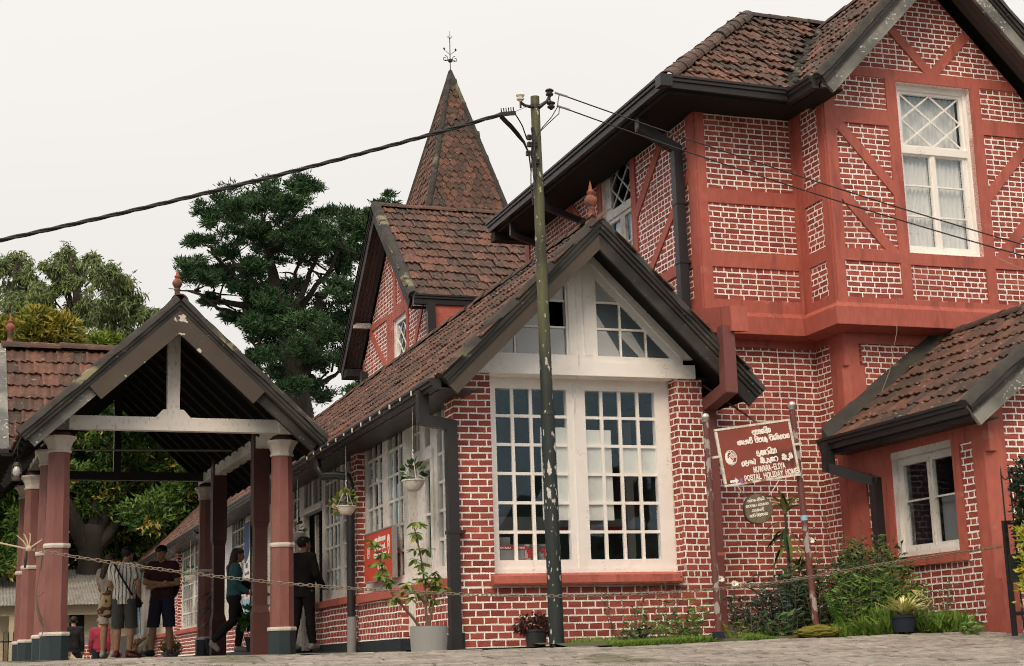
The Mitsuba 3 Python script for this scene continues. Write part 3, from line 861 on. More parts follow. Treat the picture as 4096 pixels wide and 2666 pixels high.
timbered(M, UW, LFW, [(-24.2, 4.2), (-17.6, 4.2), (-17.6, 7.3), (-24.2, 7.3)], [pl, pr, Polygon(rect(-18.9, -17.83, 4.42, 4.89))], [(-20.80, 4.7, -19.70, 7.27)], ub, mb, course=.0735, stretch=.2, v0=4.42, u0=-17.83, proud=.002, mu=.022)
# ground storey
LF, LS, LB = front(17.8), left(10.48), front(17.07)
lb_.fbox(LF, 8.5, 10.48, -.1, 3.95, -.25, 0).fbox(LS, -17.8, -17.15, -.1, 3.95, -.25, 0).poly(LB, rect(10.73, 13.64, -.1, 3.95), -.25, 0)
mb2 = Bricks(M, LW)
mb.panel(LF, rect(8.5, 10.48, .05, 3.84), .0765, .232, v0=.05, u0=9.0, stain=.15)
mb.panel(LS, rect(-17.8, -17.40, .05, 3.84), .0765, .2, bond='english', v0=.05, u0=-17.8, proud=.002, mu=.02)
mb.panel(LB, rect(10.62, 12.4, .3, 3.79), .0715, .19, v0=.05, u0=10.62)
add(UW, ub, 'mortar'); add(LW, lb_, 'mortar')
mb.h = UW
mb.emit()
b = MB().fbox(LF, 8.5, 10.48, 3.84, 3.95, 0, .02).fbox(LS, -17.8, -17.40, 3.84, 3.95, 0, .02).fbox(LS, -17.40, -17.05, 3.50, 3.95, -.2, .02).fbox(LB, 10.46, 10.62, 3.50, 3.95, -.2, .02).fbox(LB, 10.62, 13.64, 3.79, 3.95, -.2, .02)
b.fbox(LS, -17.40, -17.05, -.1, 2.85, -.2, .02).fbox(LB, 10.46, 10.62, -.1, 2.85, -.2, .02)
b.poly(Fr((0, 0, 0), (1, 0, 0), (0, 1, 0)), [(10.46, 17.4), (10.46, 17.13), (10.53, 17.05), (10.75, 17.05), (10.75, 17.3), (10.62, 17.4)], 2.85, 3.50)
add(M + '__quoin', b, 'red')
# jetty ledge round the three faces: path in plan, outwards profile
path = np.array([(8.72, 24.2), (8.8, 17.6), (10.27, 17.6), (10.27, 16.8), (13.64, 16.8)])
prof = [(0, 4.285), (.075, 4.195), (.075, 3.965), (-.22, 3.925), (-.22, 4.285)]
nor = [np.array([-1, 0]), np.array([-1, -1]), np.array([-1, -1]), np.array([-1, -1]), np.array([0, -1])]
path[0, 0] = 8.8
V = np.vstack([[(p[0] + n[0] * o, p[1] + n[1] * o, z) for o, z in prof] for p, n in zip(path, nor)]); F = []
for i in range(4):
    for k in range(5):
        A, B = i * 5 + k, i * 5 + (k + 1) % 5
        F += [(A, B, B + 5), (A, B + 5, A + 5)]
add(M + '__ledge', (V, np.array(F)), 'red')


def lattice(key, fr, u0, u1, v0, v1, n, m_='white', w=.022):
    um, vm = (u0 + u1) / 2, (v0 + v1) / 2
    for a, b_ in (((u0, v1), (u1, v0)), ((u1, v1), (u0, v0)), ((um, v1), (u0, vm)), ((um, v1), (u1, vm)), ((u0, vm), (um, v0)), ((u1, vm), (um, v0))):
        add(key + '__glazing_bar', MB().bar(fr, a, b_, w, n + .005, n + .02), m_)
    c = fr.p([u0 - .01, u1 + .01, u1 + .01, u0 - .01], [v0 - .01, v0 - .01, v1 + .01, v1 + .01], n)
    add(key + '__pane', (c, np.array([[0, 1, 2], [0, 2, 3]])), 'glass')


def drape(key, fr, u0, u1, v0, v1, n, folds=9, amp=.02, m_='curtain'):
    u = np.linspace(u0, u1, folds * 8); w = amp * np.sin(np.linspace(0, folds * 2 * np.pi, len(u)) + .6 * np.sin(np.arange(len(u)) * .21))
    V = np.vstack([fr.p(u, np.full(len(u), v), n + w) for v in (v0, v1)]); k = len(u); F = []
    for i in range(k - 1):
        F += [(i, i + 1, k + i + 1), (i, k + i + 1, k + i)]
    add(key, (V, np.array(F)), m_, smooth=True)


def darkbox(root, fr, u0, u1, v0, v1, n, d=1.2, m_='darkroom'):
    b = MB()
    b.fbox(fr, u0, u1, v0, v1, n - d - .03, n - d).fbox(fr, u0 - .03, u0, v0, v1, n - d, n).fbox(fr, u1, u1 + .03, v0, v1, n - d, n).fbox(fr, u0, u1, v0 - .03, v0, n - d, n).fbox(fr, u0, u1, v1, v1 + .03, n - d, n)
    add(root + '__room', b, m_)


w = M + '__window'
tag(w, 'tall white window with diamond lights over net-curtained casements')
BW = front(16.92)
add(w + '__frame', surround(BW, rect(11.36, 12.55, 4.94, 7.33), [(11.52, 6.485, 12.44, 7.20), (11.49, 5.10, 11.90, 6.34), (11.99, 5.10, 12.41, 6.34)], -.05, 0)
    .fbox(BW, 11.36, 11.46, 4.94, 7.33, 0, .035).fbox(BW, 12.48, 12.55, 4.94, 7.33, 0, .035).fbox(BW, 11.46, 12.48, 7.24, 7.33, 0, .035).fbox(BW, 11.46, 12.48, 4.94, 5.03, 0, .045).fbox(BW, 11.46, 12.48, 6.36, 6.46, 0, .03).fbox(BW, 11.925, 11.965, 5.03, 6.36, 0, .012), 'white')
lattice(w, BW, 11.52, 12.44, 6.485, 7.20, -.03)
for u in ((11.49, 11.90), (11.99, 12.41)):
    lights(w, BW, [u], split(5.10, 6.34, 3, .022), n=-.03)
drape(w + '__curtain', BW, 11.50, 12.46, 6.40, 7.22, -.14, 12, .012)
drape(w + '__curtain', BW, 11.47, 11.93, 5.05, 6.36, -.10, 7, .016)
drape(w + '__curtain', BW, 11.95, 12.44, 5.05, 6.36, -.10, 7, .016)
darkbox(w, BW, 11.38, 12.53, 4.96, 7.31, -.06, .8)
w = num(M + '__window')
tag(w, 'shaded white side window with diamond top light')
LL = left(8.86)
add(w + '__frame', surround(LL, rect(-20.82, -19.68, 4.68, 7.29), [(-20.60, 6.44, -19.78, 7.12), (-20.66, 5.0, -20.29, 6.24), (-20.12, 5.0, -19.75, 6.24)], -.05, 0).fbox(LL, -20.8, -19.7, 6.30, 6.38, 0, .025), 'oldwhite')
lattice(w, LL, -20.60, -19.78, 6.44, 7.12, -.03, 'oldwhite')
for u in ((-20.66, -20.29), (-20.12, -19.75)):
    lights(w, LL, [u], split(5.0, 6.24, 3, .022), n=-.03, mat_='oldwhite')
    drape(w + '__curtain', LL, u[0] - .02, u[1] + .02, 4.98, 6.26, -.10, 5, .012)
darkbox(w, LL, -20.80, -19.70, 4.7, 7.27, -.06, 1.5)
add(M + '__inner_wall', MB().box(9.05, 13.6, 24.0, 24.1, 4, 7.3).box(8.9, 13.6, 17.9, 24.0, 7.28, 7.32).box(8.82, 9.1, 17.9, 24, 0, 4.2), 'darkroom')
add(M + '__rear_wall', MB().box(8.8, 13.64, 24.0, 24.2, 0, 7.3).box(13.5, 13.64, 17.07, 24.0, 0, 4.2).box(13.5, 13.64, 16.82, 24.0, 4.2, 7.0), 'red')

# roofs
ez, ps = 7.10, .837
zf = lambda y: ez + ps * (y - 17.0)
zl = lambda x: ez + ps * (x - 8.15)
zb = lambda x: 7.03 + 1.04 * (x - 9.92)
RX, RY = 10.815, 19.665
fx = [(8.15, 17.0), (9.87, 17.0), (cx, 19.45), (cx, RY), (RX, RY)]
b = MB()


def sheet(b, xy, z, t=.07):
    P3 = np.array([(x, y, z(x, y)) for x, y in xy]); n = len(P3)
    V = np.vstack([P3, P3 - [0, 0, t]]); f = [(0, i, i + 1) for i in range(1, n - 1)] + [(n, n + i + 1, n + i) for i in range(1, n - 1)]
    for i in range(n):
        j = (i + 1) % n
        f += [(i, n + i, n + j), (i, n + j, j)]
    return b.raw(V, f)


sheet(b, fx, lambda x, y: zf(y)); sheet(b, [(8.15, 24.0), (8.15, 17.0), (RX, RY), (RX, 21.3)], lambda x, y: zl(x))
sheet(b, [(9.90, 16.27), (cx, 16.27), (cx, 19.45), (9.87, 17.0)], lambda x, y: zb(x))
sheet(b, [(cx, 16.27), (14.0, 16.27), (14.0, 17.0), (cx, 19.45)], lambda x, y: zb(2 * cx - x))
sheet(b, [(cx, 19.45), (14.0, 17.0), (16, 17.0), (16, RY), (cx, RY)], lambda x, y: zf(y))
sheet(b, [(8.15, 24.0), (RX, 21.3), (16, 21.3), (16, 24)], lambda x, y: ez + ps * (24 - y)); sheet(b, [(RX, RY), (16, RY), (16, 21.3), (RX, 21.3)], lambda x, y: zf(RY))
RO = add(M + '__roof', b, 'soffit')
t = Tiles(RO)
f1 = roof_frame((8.15, 17.0, ez), (9.87, 17.0, ez), (RX, RY, zf(RY)))
k = math.sqrt(1 + ps * ps)
t.field(f1, [(x - 8.15, (y - 17.0) * k) for x, y in fx], te=.30, tw=.225, old=.55, jit=1.8, inset=.07)
f2 = roof_frame((9.92, 17.4, 7.03), (9.92, 16.27, 7.03), (cx, 16.27, zb(cx)))
k = math.sqrt(1 + 1.04 ** 2)
t.field(f2, [(17.4 - y, (x - 9.92) * k) for x, y in ((9.92, 17.05), (9.92, 16.36), (cx, 16.36), (cx, 19.45))], te=.30, tw=.225, old=.35, jit=1.8)
t.emit()
ridge_caps(RO, (8.13, 16.98, ez + .04), (RX, RY, zf(RY) + .06), r=.13, L=.30, key='hip_tile', tone=(.8, .75))
ridge_caps(RO, (RX, RY, zf(RY) + .04), (13.2, RY, zf(RY) + .04), r=.12, L=.36, tone=(.6, .7))
ridge_caps(RO, (cx, 16.4, zb(cx) + .03), (cx, 19.4, zb(cx) + .03), r=.12, L=.36)
v0, v1 = np.array((9.87, 17.0, ez)), np.array((cx, 19.45, zb(cx)))
b = MB()
for i in range(22):
    p = v0 + (v1 - v0) * (i + .3) / 22 + rng.normal(0, .02, 3)
    b.lathe([(0, -.05), (.09 + .03 * rng.random(), -.03), (.05, .05), (0, .07)], p, 6, rng.random() * 3)
add(RO + '__valley', b, 'verge', smooth=True, kind='stuff')
BR = front(16.25)
barge(M + '__bargeboard', BR, (9.93, 7.02), (cx, 9.13), .25, -.05, 0, 'bargegrey')
barge(M + '__bargeboard', BR, (2 * cx - 9.93, 7.02), (cx, 9.13), .25, -.05, 0, 'bargegrey')
b = MB()
for i in range(5):                          # soffit boards under the bay overhang
    y0 = 16.30 + i * .10
    for s in (1, -1):
        X = lambda x: cx + s * (x - cx)
        c = [(X(10.0), y0, zb(10.0) - .10), (X(10.0), y0 + .092, zb(10.0) - .10), (X(cx - .02), y0 + .092, zb(cx) - .12), (X(cx - .02), y0, zb(cx) - .12)]
        b.slab(c if s < 0 else c[::-1], .02)
add(M + '__soffit_board', b, 'soffitboard', kind='stuff')
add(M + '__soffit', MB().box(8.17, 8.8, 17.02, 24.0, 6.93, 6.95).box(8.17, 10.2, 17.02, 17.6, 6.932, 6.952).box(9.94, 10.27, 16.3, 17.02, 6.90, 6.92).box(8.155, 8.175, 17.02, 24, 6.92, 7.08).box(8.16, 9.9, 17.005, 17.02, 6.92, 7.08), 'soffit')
gutter(M + '__gutter', (8.16, 16.90, 7.13), (8.16, 24.0, 7.13), (-1, 0, 0), h=.16, w=.15)
gutter(M + '__gutter', (8.02, 17.01, 7.13), (9.90, 17.01, 7.10), (0, -1, 0), h=.16, w=.14)
gutter(M + '__gutter', (9.93, 17.0, 7.08), (9.93, 16.31, 7.06), (-1, 0, 0), h=.16, w=.14)
add(M + '__gutter', MB().box(8.0, 8.17, 16.865, 17.02, 6.97, 7.128), 'gutter')
add(M + '__soffit', MB().box(8.1, 8.9, 23.8, 24.0, 6.80, 6.94), 'soffit')
for y in (23.2, 21.6):
    add(M + '__bracket', MB().beam((8.2, y, 6.95), (8.2, y, 6.72), .07, .07, (1, 0, 0)).beam((8.2, y, 6.74), (8.8, y, 6.55), .07, .09), 'gutter')
pipe(M + '__downpipe', [(8.22, 18.0, 7.02), (8.22, 18.0, 6.80), (8.68, 17.93, 6.52), (8.68, 17.93, 4.18)], .125)
for z in (5.75, 4.95):
    add(M + '__pipe_strap', MB().box(8.61, 8.78, 17.855, 18.005, z, z + .03), 'gutter')
# red trough over the hall roof and the maroon pipe it feeds
hp = Fr((8.55, 0, 0), (0, -1, 0), (0, 0, 1))
add(M + '__hopper', MB().poly(hp, [(-17.95, 4.30), (-17.95, 4.22), (-17.5, 4.18), (-16.62, 3.77), (-16.40, 3.74), (-16.42, 4.05)], -.22, 0), 'red', label='red gutter trough carried over the eave of the gabled hall')
pipe(M + '__downpipe', [(8.53, 16.53, 3.76), (8.53, 16.53, 3.06), (8.585, 17.24, 2.96), (8.59, 17.27, -.1)], .16, .15, mat_='maroonpipe', label='maroon downpipe beside the hall gable')
add(M + '__pipe_strap', MB().box(8.50, 8.685, 17.18, 17.36, 1.12, 1.16), 'red')
add(M + '__stay', MB().tube([(8.55, 17.25, 3.22), (9.06, 16.7, 2.62)], .014, 6), 'maroonpipe')
add(M + '__wire', MB().tube([(11.1, 16.75, 4.3), (11.05, 16.72, 3.9), (10.95, 16.8, 3.4), (10.75, 16.9, 2.9)], .004, 4), 'wirelight')


# ================================================================ the gabled rear wing and its spire
G = thing('gabled_wing', 'red gabled rear wing with clay tile roof and one small diamond window', 'building')
G8, G76 = left(8.0), left(7.6)
gw = MB(); gbk = Bricks(G, G + '__wall')
ap = (-29.98, 8.75)
go = [(-32.6, 4.6), (-27.2, 4.6), (-27.2, 6.38), ap, (-32.6, 6.3)]
gs = lambda u: 6.6 + (u + 27.25) * -.945
pans = [Polygon([(-32.55, 7.10), (-30.05, 6.93), (-29.93, 7.0), (-29.93, 8.9), (-32.55, 8.0)]).difference(strip((-30.6, 8.45), (-29.4, 6.9), .001)),
        Polygon([(-29.75, 7.0), (-27.2, 6.95), (-27.2, 9), (-29.75, 9)]).difference(strip((-29.9, 8.2), (-29.2, 6.9), .14)),
        Polygon(rect(-32.5, -30.5, 4.9, 6.88)).difference(strip((-32.2, 7.1), (-30.4, 5.75), .16)),
        Polygon(rect(-28.85, -27.35, 4.9, 6.80)).difference(strip((-27.75, 6.7), (-28.75, 5.6), .16))]
timbered(G, G + '__wall', G8, go, pans, [(-29.99, 5.83, -29.0, 6.74)], gw, gbk, course=.082, stretch=.23, proud=.002, mu=.026)
gw.box(8.0, 14, 27.2, 27.4, 4.6, 6.4)
add(G + '__wall', gw, 'mortar'); gbk.emit()
add(G + '__front_wall', MB().box(8.0, 14, 27.15, 27.2, 4.0, 6.5), 'red')
w = G + '__window'
GW = left(8.06)
add(w + '__frame', surround(GW, rect(-29.99, -29.0, 5.83, 6.74), [(-29.87, 5.98, -29.14, 6.64)], -.05, .03), 'white')
lattice(w, GW, -29.87, -29.14, 5.98, 6.64, -.02)
darkbox(w, GW, -29.99, -29.0, 5.83, 6.74, -.06, .8)
rz = 9.12
b = MB().slab([(7.6, 27.22, 6.6), (14.5, 27.22, 6.6), (14.5, 29.98, rz), (7.6, 29.98, rz)], .08)
b.slab([(7.6, 29.98, rz), (14.5, 29.98, rz), (14.5, 33.16, 6.28), (7.6, 33.16, 6.28)], .08)
GR = add(G + '__roof', b, 'soffit')
Tiles(GR).field(roof_frame((7.66, 27.2, 6.6), (14, 27.2, 6.6), (7.66, 29.98, rz)), rect(0, 6.4, 0, 3.68), te=.315, tw=.24, old=.2, jit=1.5).emit()
ridge_caps(GR, (7.7, 29.98, rz + .03), (14, 29.98, rz + .03), r=.12, L=.42)
barge(G + '__bargeboard', G76, (-33.16, 6.28), (-29.98, 9.14), .27, -.05, 0, 'barge')
barge(G + '__bargeboard', G76, (-27.25, 6.62), (-29.98, 9.14), .27, -.05, 0, 'barge')
for i in range(4):
    x0 = 7.66 + i * .088
    add(G + '__soffit_plank', MB().slab([(x0, 30.02, 8.92), (x0, 32.95, 6.30), (x0 + .08, 32.95, 6.30), (x0 + .08, 30.02, 8.92)], .02), 'soffitboard')
add(G + '__purlin', MB().box(7.62, 8.0, 31.9, 32.0, 6.98, 7.09), 'oldwhite')
add(G + '__soffit', MB().box(7.62, 8.02, 32.6, 33.1, 6.06, 6.22).box(7.62, 14, 27.22, 27.4, 6.40, 6.42), 'soffit')
gutter(G + '__gutter', (7.62, 27.22, 6.62), (12, 27.22, 6.62), (0, -1, 0), h=.18, w=.16)
add(G + '__post', MB().box(7.85, 8.0, 27.0, 27.12, 4.5, 6.45), 'gutter')
add(G + '__post', MB().box(7.85, 7.98, 32.2, 32.35, 4.5, 6.1), 'gutter')

S = thing('shingled_spire', 'tall pointed spire covered in brown pointed shingles with an iron weathervane', 'spire')
sc, sz, sk, yaw = np.array((10.26, 33.0)), 13.42, .2643, .065
cr, sr = math.cos(yaw), math.sin(yaw)
cor = lambda a, b_, z: np.array([sc[0] + (sz - z) * sk * (a * cr - b_ * sr), sc[1] + (sz - z) * sk * (a * sr + b_ * cr), z])
zb0 = 7.6
q = [cor(-1, -1, zb0), cor(1, -1, zb0), cor(1, 1, zb0), cor(-1, 1, zb0)]; tip = np.array([sc[0], sc[1], sz])
SR = add(S + '__roof', (np.array(q + [tip]), np.array([(0, 1, 4), (1, 2, 4), (2, 3, 4), (3, 0, 4)])), 'soffit')
t = Tiles(SR, 'shingle')
for a, c in ((q[0], q[1]), (q[3], q[0])):
    fr = roof_frame(a, c, tip); L = np.linalg.norm(c - a); hgt = np.dot(tip - a, fr.v)
    t.field(fr, [(0, 0), (L, 0), (L / 2 + .05, hgt - .25), (L / 2 - .05, hgt - .25)], tw=.152, te=.158, jit=1.2)
t.L = [x for x in t.L if x[1][2, 3] > 8.9]
t.emit()
for c in q:
    add(S + '__hip', MB().tube([c + (tip - c) * i for i in np.linspace(0, .99, 12)], np.linspace(.085, .06, 12), 7), 'verge', smooth=True)
add(S + '__cap', MB().lathe([(.17, -.45), (.10, -.12), (.05, .04), (0, .09)], tip, 8), 'verge', smooth=True)
vn = S + '__weathervane'
b = MB().tube([tip + (0, 0, .0), tip + (0, 0, .85)], .011, 6)
sp = [(.03 + .09 * (1 - math.cos(0)) * 0 + (.095 - .010 * i / 2) * math.cos(i * .5 + 1.6), (.095 - .010 * i / 2) * math.sin(i * .5 + 1.6)) for i in range(15)]
for s in (1, -1):
    b.tube([tip + (s * (.10 + x * .85), 0, .34 + z * .85) for x, z in sp], .009, 5)
    b.tube([tip + (0, 0, .25), tip + (s * .06, 0, .30), tip + (s * .12, 0, .31)], .012, 5)
    b.tube([tip + (0, 0, .45), tip + (s * .13, 0, .55)], .006, 4)
    b.lathe([(0, -.04), (.03, 0), (0, .045)], tip + (s * .14, 0, .58), 4)
b.lathe([(0, -.05), (.05, -.03), (.05, .03), (0, .05)], tip + (0, 0, .30), 6)
for k in range(5):
    b.tube([tip + (0, 0, .84), tip + (.07 * math.cos(k * 1.3), .05 * math.sin(k * 1.3), .91)], .005, 4)
b.tube([tip + (0, 0, .8), tip + (0, 0, 1.04)], .005, 4)
add(vn, b, 'gateblack')

# ================================================================ the brick annex at the right
A = thing('brick_annex', 'low red brick annex at the far right with tiled gable roof and grey casement window', 'building')
AL, AF = left(10.4), front(14.15)
aw = MB(); ab = Bricks(A, A + '__wall')
win = (-16.07, 1.0, -14.83, 2.24)
ap = [Polygon(rect(-14.69, -14.45, .2, 2.17)), Polygon(rect(-15.98, -14.69, .2, .885)), Polygon(rect(-16.64, -16.49, .2, 2.05))]
timbered(A, A + '__wall', AL, [(-17.05, -.1), (-14.45, -.1), (-14.45, 2.45), (-17.05, 2.45)], ap, [win], aw, ab, course=.0745, stretch=.2, bond='english', v0=.14, u0=-14.45, proud=.002, mu=.021)
aw.poly(AF, [(10.6, -.1), (14, -.1), (14, 2.3), (12.0, 3.75), (10.6, 2.72)], -.25, 0)
ab.panel(AF, [(10.58, .2), (12.2, .2), (12.2, 3.6), (12.0, 3.75), (10.58, 2.72)], .0715, .2, v0=.14, u0=10.58)
add(A + '__wall', aw, 'mortar'); ab.emit()
flat = Fr((0, 0, 0), (1, 0, 0), (0, 1, 0))
sq = [(10.38, 14.45), (10.38, 14.13), (10.58, 14.13), (10.58, 14.45)]
ch = [(10.38, 14.45), (10.38, 14.24), (10.47, 14.13), (10.58, 14.13), (10.58, 14.45)]
add(A + '__corner_post', MB().poly(flat, sq, -.1, .66).poly(flat, ch, .66, 2.02).poly(flat, sq, 2.02, 2.6), 'red')
add(A + '__window_apron', MB().fbox(AL, -16.2, -14.69, .885, 1.0, 0, .05), 'red')
w = A + '__window'
tag(w, 'weathered grey-white two-leaf casement window')
AW = left(10.44)
add(w + '__frame', surround(AW, rect(-16.07, -14.83, 1.0, 2.24), [(-15.90, 1.13, -15.42, 2.07), (-15.31, 1.13, -14.91, 2.07)], -.05, 0).fbox(AW, -16.07, -14.83, 2.16, 2.24, 0, .05).fbox(AW, -16.07, -15.99, 1.0, 2.16, 0, .045).fbox(AW, -16.07, -14.83, 1.0, 1.06, 0, .05).fbox(AW, -15.37, -15.35, 1.1, 2.1, 0, .012), 'oldwhite')
for u in ((-15.90, -15.42), (-15.31, -14.91)):
    lights(w, AW, [u], [(1.13, 1.635), (1.655, 2.07)], n=-.03, mat_='oldwhite')
add(w + '__blind', MB().fbox(AW, -15.32, -14.9, 1.12, 1.64, -.12, -.10), 'boxgrey')
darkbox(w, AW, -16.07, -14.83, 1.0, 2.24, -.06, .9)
az = lambda x: 2.50 + .735 * (x - 10.08)
AR = add(A + '__roof', sheet(sheet(MB(), [(10.08, 13.92), (12.0, 13.92), (12.0, 17.07), (10.08, 17.07)], lambda x, y: az(x)), [(12.0, 13.92), (14, 13.92), (14, 17.07), (12.0, 17.07)], lambda x, y: az(24 - x)), 'soffit')
k = math.sqrt(1 + .735 ** 2)
Tiles(AR).field(roof_frame((10.08, 17.0, 2.5), (10.08, 13.95, 2.5), (12.0, 13.95, az(12))), rect(0.02, 3.0, 0, 1.9 * k), te=.31, tw=.225, old=.4, jit=1.8).emit()
ridge_caps(AR, (12.0, 14.1, az(12) + .03), (12.0, 17.0, az(12) + .03), r=.12, L=.40, tone=(.4, .7))
add(AR + '__flashing', MB().raw(np.array([(10.06, 17.06, 2.56), (10.06, 16.90, 2.53), (12, 16.90, az(12) + .05), (12, 17.06, az(12) + .22), (10.06, 17.06, 2.70)]), np.array([(0, 1, 4), (1, 2, 3), (1, 3, 4)])), 'verge')
barge(A + '__bargeboard', front(13.9), (9.98, 2.46), (12.0, az(12) + .05), .25, -.05, 0, 'bargegrey')
barge(A + '__bargeboard', front(13.9), (14.02, 2.46), (12.0, az(12) + .05), .25, -.05, 0, 'bargegrey')
gutter(A + '__gutter', (10.09, 13.93, 2.53), (10.09, 17.04, 2.53), (-1, 0, 0), h=.15, w=.14)
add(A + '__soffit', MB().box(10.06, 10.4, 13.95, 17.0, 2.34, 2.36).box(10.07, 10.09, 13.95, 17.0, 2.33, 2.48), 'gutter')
pipe(A + '__downpipe', [(10.0, 16.85, 2.42), (10.0, 16.85, 2.16), (10.33, 16.35, 1.94), (10.33, 16.33, -.1)], .12)


# ================================================================ entrance porch on octagonal columns
PO = thing('entrance_porch', 'open timber porch with cross-gabled tile roof and white king-post gable', 'porch')
pa = math.radians(1.7)
PR = np.array([[math.cos(pa), -math.sin(pa), 0], [math.sin(pa), math.cos(pa), 0], [0, 0, 1]]); PC = np.array([4.187, 22.0, 0])
pw = lambda x, y, z: PC + PR @ np.array([x, y, z])
pF = lambda y: Fr(pw(0, y, 0), PR[:, 0], (0, 0, 1))


def pbeam(b, a, c, w, h, up=(0, 0, 1)):
    return b.beam(pw(*a), pw(*c), w, h, up)


for x, y, t in ((-3.06, 0, 'front left octagonal porch column'), (0, 0, 'front right octagonal porch column'), (-3.06, 1.45, ''), (-3.06, 4.6, ''), (-3.06, 6.05, ''), (0, 6.05, '')):
    c = PO + '__column'; c = num(c)
    if t:
        tag(c, t)
    else:
        tag(c, 'shaded octagonal column further back in the porch')
    o = pw(x, y, 0); k8 = dict(k=8, phase=math.pi / 8 + pa)
    s8 = 1 / math.cos(math.pi / 8)
    L = lambda pr: MB().lathe([(r * s8, z) for r, z in pr], o, **k8)
    add(c + '__base', L([(.18, -.2), (.18, .45), (.0, .45)]), 'colbase')
    add(c + '__collar', L([(.10, .445), (.19, .45), (.195, .475), (.185, .50), (.10, .50)]), 'whitecol')
    add(c + '__shaft', L([(.158, .495), (.150, 1.6), (.138, 2.91)]), 'column')
    add(c + '__collar', L([(.10, 1.60), (.165, 1.605), (.175, 1.635), (.168, 1.665), (.10, 1.67)]), 'whitecol')
    add(c + '__capital', L([(.10, 2.885), (.155, 2.89), (.160, 2.91), (.145, 2.93), (.150, 2.97), (.175, 3.03), (.205, 3.07), (.218, 3.085), (.218, 3.11), (.12, 3.112)]), 'whitecol')
    add(c + '__dome', MB().lathe([(.185, 3.108), (.165, 3.15), (.12, 3.185), (.0, 3.20)], o, 12), 'darkpost', smooth=True)
for y in (1.5, 4.95):
    k = num(PO + '__post')
    q0, q1 = pw(.0, y, 0), pw(.0, y, 0)
    b = MB()
    for z0, z1, w in ((-.2, .75, .24), (.85, 2.0, .19), (2.1, 3.55, .24)):
        b.beam(q0 + (0, 0, z0), q0 + (0, 0, z1), w, w, PR[:, 1])
    sq_ = lambda w, z: [q0 + PR[:, 0] * i * w / 2 + PR[:, 1] * j * w / 2 + (0, 0, z) for i, j in ((-1, -1), (1, -1), (1, 1), (-1, 1))]
    for z0, z1, w0, w1 in ((.75, .85, .24, .19), (2.0, 2.1, .19, .24)):
        b.raw(np.array(sq_(w0, z0) + sq_(w1, z1)), QB)
    add(k, b, 'darkpost')
# timbers
for x in (0, -3.06):
    add(PO + '__plate_beam', pbeam(pbeam(MB(), (x, -.28, 3.28), (x, 1.3, 3.28), .19, .18), (x, 1.3, 3.281), (x, 6.5, 3.281), .188, .178), 'bargegrey' if x else 'oldwhite')
add(PO + '__tie_beam', pbeam(pbeam(pbeam(MB(), (-3.02, -.13, 3.295), (-.04, -.13, 3.295), .15, .185), (-3.22, -.15, 3.30), (-2.98, -.15, 3.30), .2, .2), (-.08, -.15, 3.30), (.16, -.15, 3.30), .2, .2), 'oldwhite')
kf = pF(-.2)
add(PO + '__king_post', MB().fbox(kf, -1.65, -1.48, 3.385, 4.62, -.13, 0), 'oldwhite')
for s in (1, -1):
    add(PO + '__gusset', MB().poly(kf, [(-1.565 + s * .087, 3.388), (-1.565 + s * .24, 3.388), (-1.565 + s * .14, 3.50), (-1.565 + s * .087, 3.50)], -.12, -.01), 'oldwhite')
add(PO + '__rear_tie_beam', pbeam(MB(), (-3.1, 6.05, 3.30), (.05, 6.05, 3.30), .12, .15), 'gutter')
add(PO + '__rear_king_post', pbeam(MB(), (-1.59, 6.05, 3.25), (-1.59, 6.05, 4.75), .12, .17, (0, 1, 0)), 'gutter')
add(PO + '__tie_rod', MB().tube([pw(-3.05, 3.2, 3.36), pw(-.1, 3.2, 3.40)], .016, 6), 'boxgrey')
# roof
ex, pz, ps2, rz2, rx = 2.02, 3.03, .925, 4.90, -1.59
zm = lambda x: rz2 - ps2 * abs(x - rx)
W3 = lambda pts: [tuple(pw(*p)) for p in pts]


def psheet(b, pts, t=.06):
    P3 = np.array(W3(pts)); n = len(P3); V = np.vstack([P3, P3 - [0, 0, t]])
    f = [(0, i, i + 1) for i in range(1, n - 1)] + [(n, n + i + 1, n + i) for i in range(1, n - 1)]
    for i in range(n):
        j = (i + 1) % n
        f += [(i, n + i, n + j), (i, n + j, j)]
    return b.raw(V, f)


y0, y1, cy = -.8, 7.0, 3.05
b = MB()
psheet(b, [(rx + ex, y0, zm(rx + ex)), (rx + ex, y1, zm(rx + ex)), (rx, y1, rz2), (rx, y0, rz2)])
lz = zm(rx - ex)
psheet(b, [(rx - ex, y0, lz), (rx, y0, rz2), (rx, cy, rz2), (rx - ex, cy - ex, lz)])
psheet(b, [(rx - ex, y1, lz), (rx - ex, cy + ex, lz), (rx, cy, rz2), (rx, y1, rz2)])
psheet(b, [(-3.76, cy - ex, lz), (rx - ex, cy - ex, lz), (rx, cy, rz2), (-3.76, cy, rz2)])
psheet(b, [(-3.76, cy, rz2), (rx, cy, rz2), (rx - ex, cy + ex, lz), (-3.76, cy + ex, lz)])
PRF = add(PO + '__roof', b, 'soffit')
for i in range(14):                         # rafters under both slopes
    y = y0 + .25 + i * .56
    for s in (1, -1):
        add(PO + '__rafter', pbeam(MB(), (rx + s * .03, y, rz2 - .13), (rx + s * 1.98, y, zm(rx + 1.98) - .13), .06, .10), 'soffit')
kk = math.sqrt(1 + ps2 * ps2)
fr = roof_frame(pw(-3.70, cy - ex, lz), pw(rx, cy - ex, lz), pw(-3.70, cy, rz2))
t = Tiles(PRF)
t.field(fr, [(0, 0), (-3.61 + 3.70, 0), (2.11, ex * kk), (0, ex * kk)], tw=.225, te=.335)
for i in range(len(t.L)):
    t.L[i] = (9.0, *t.L[i][1:])
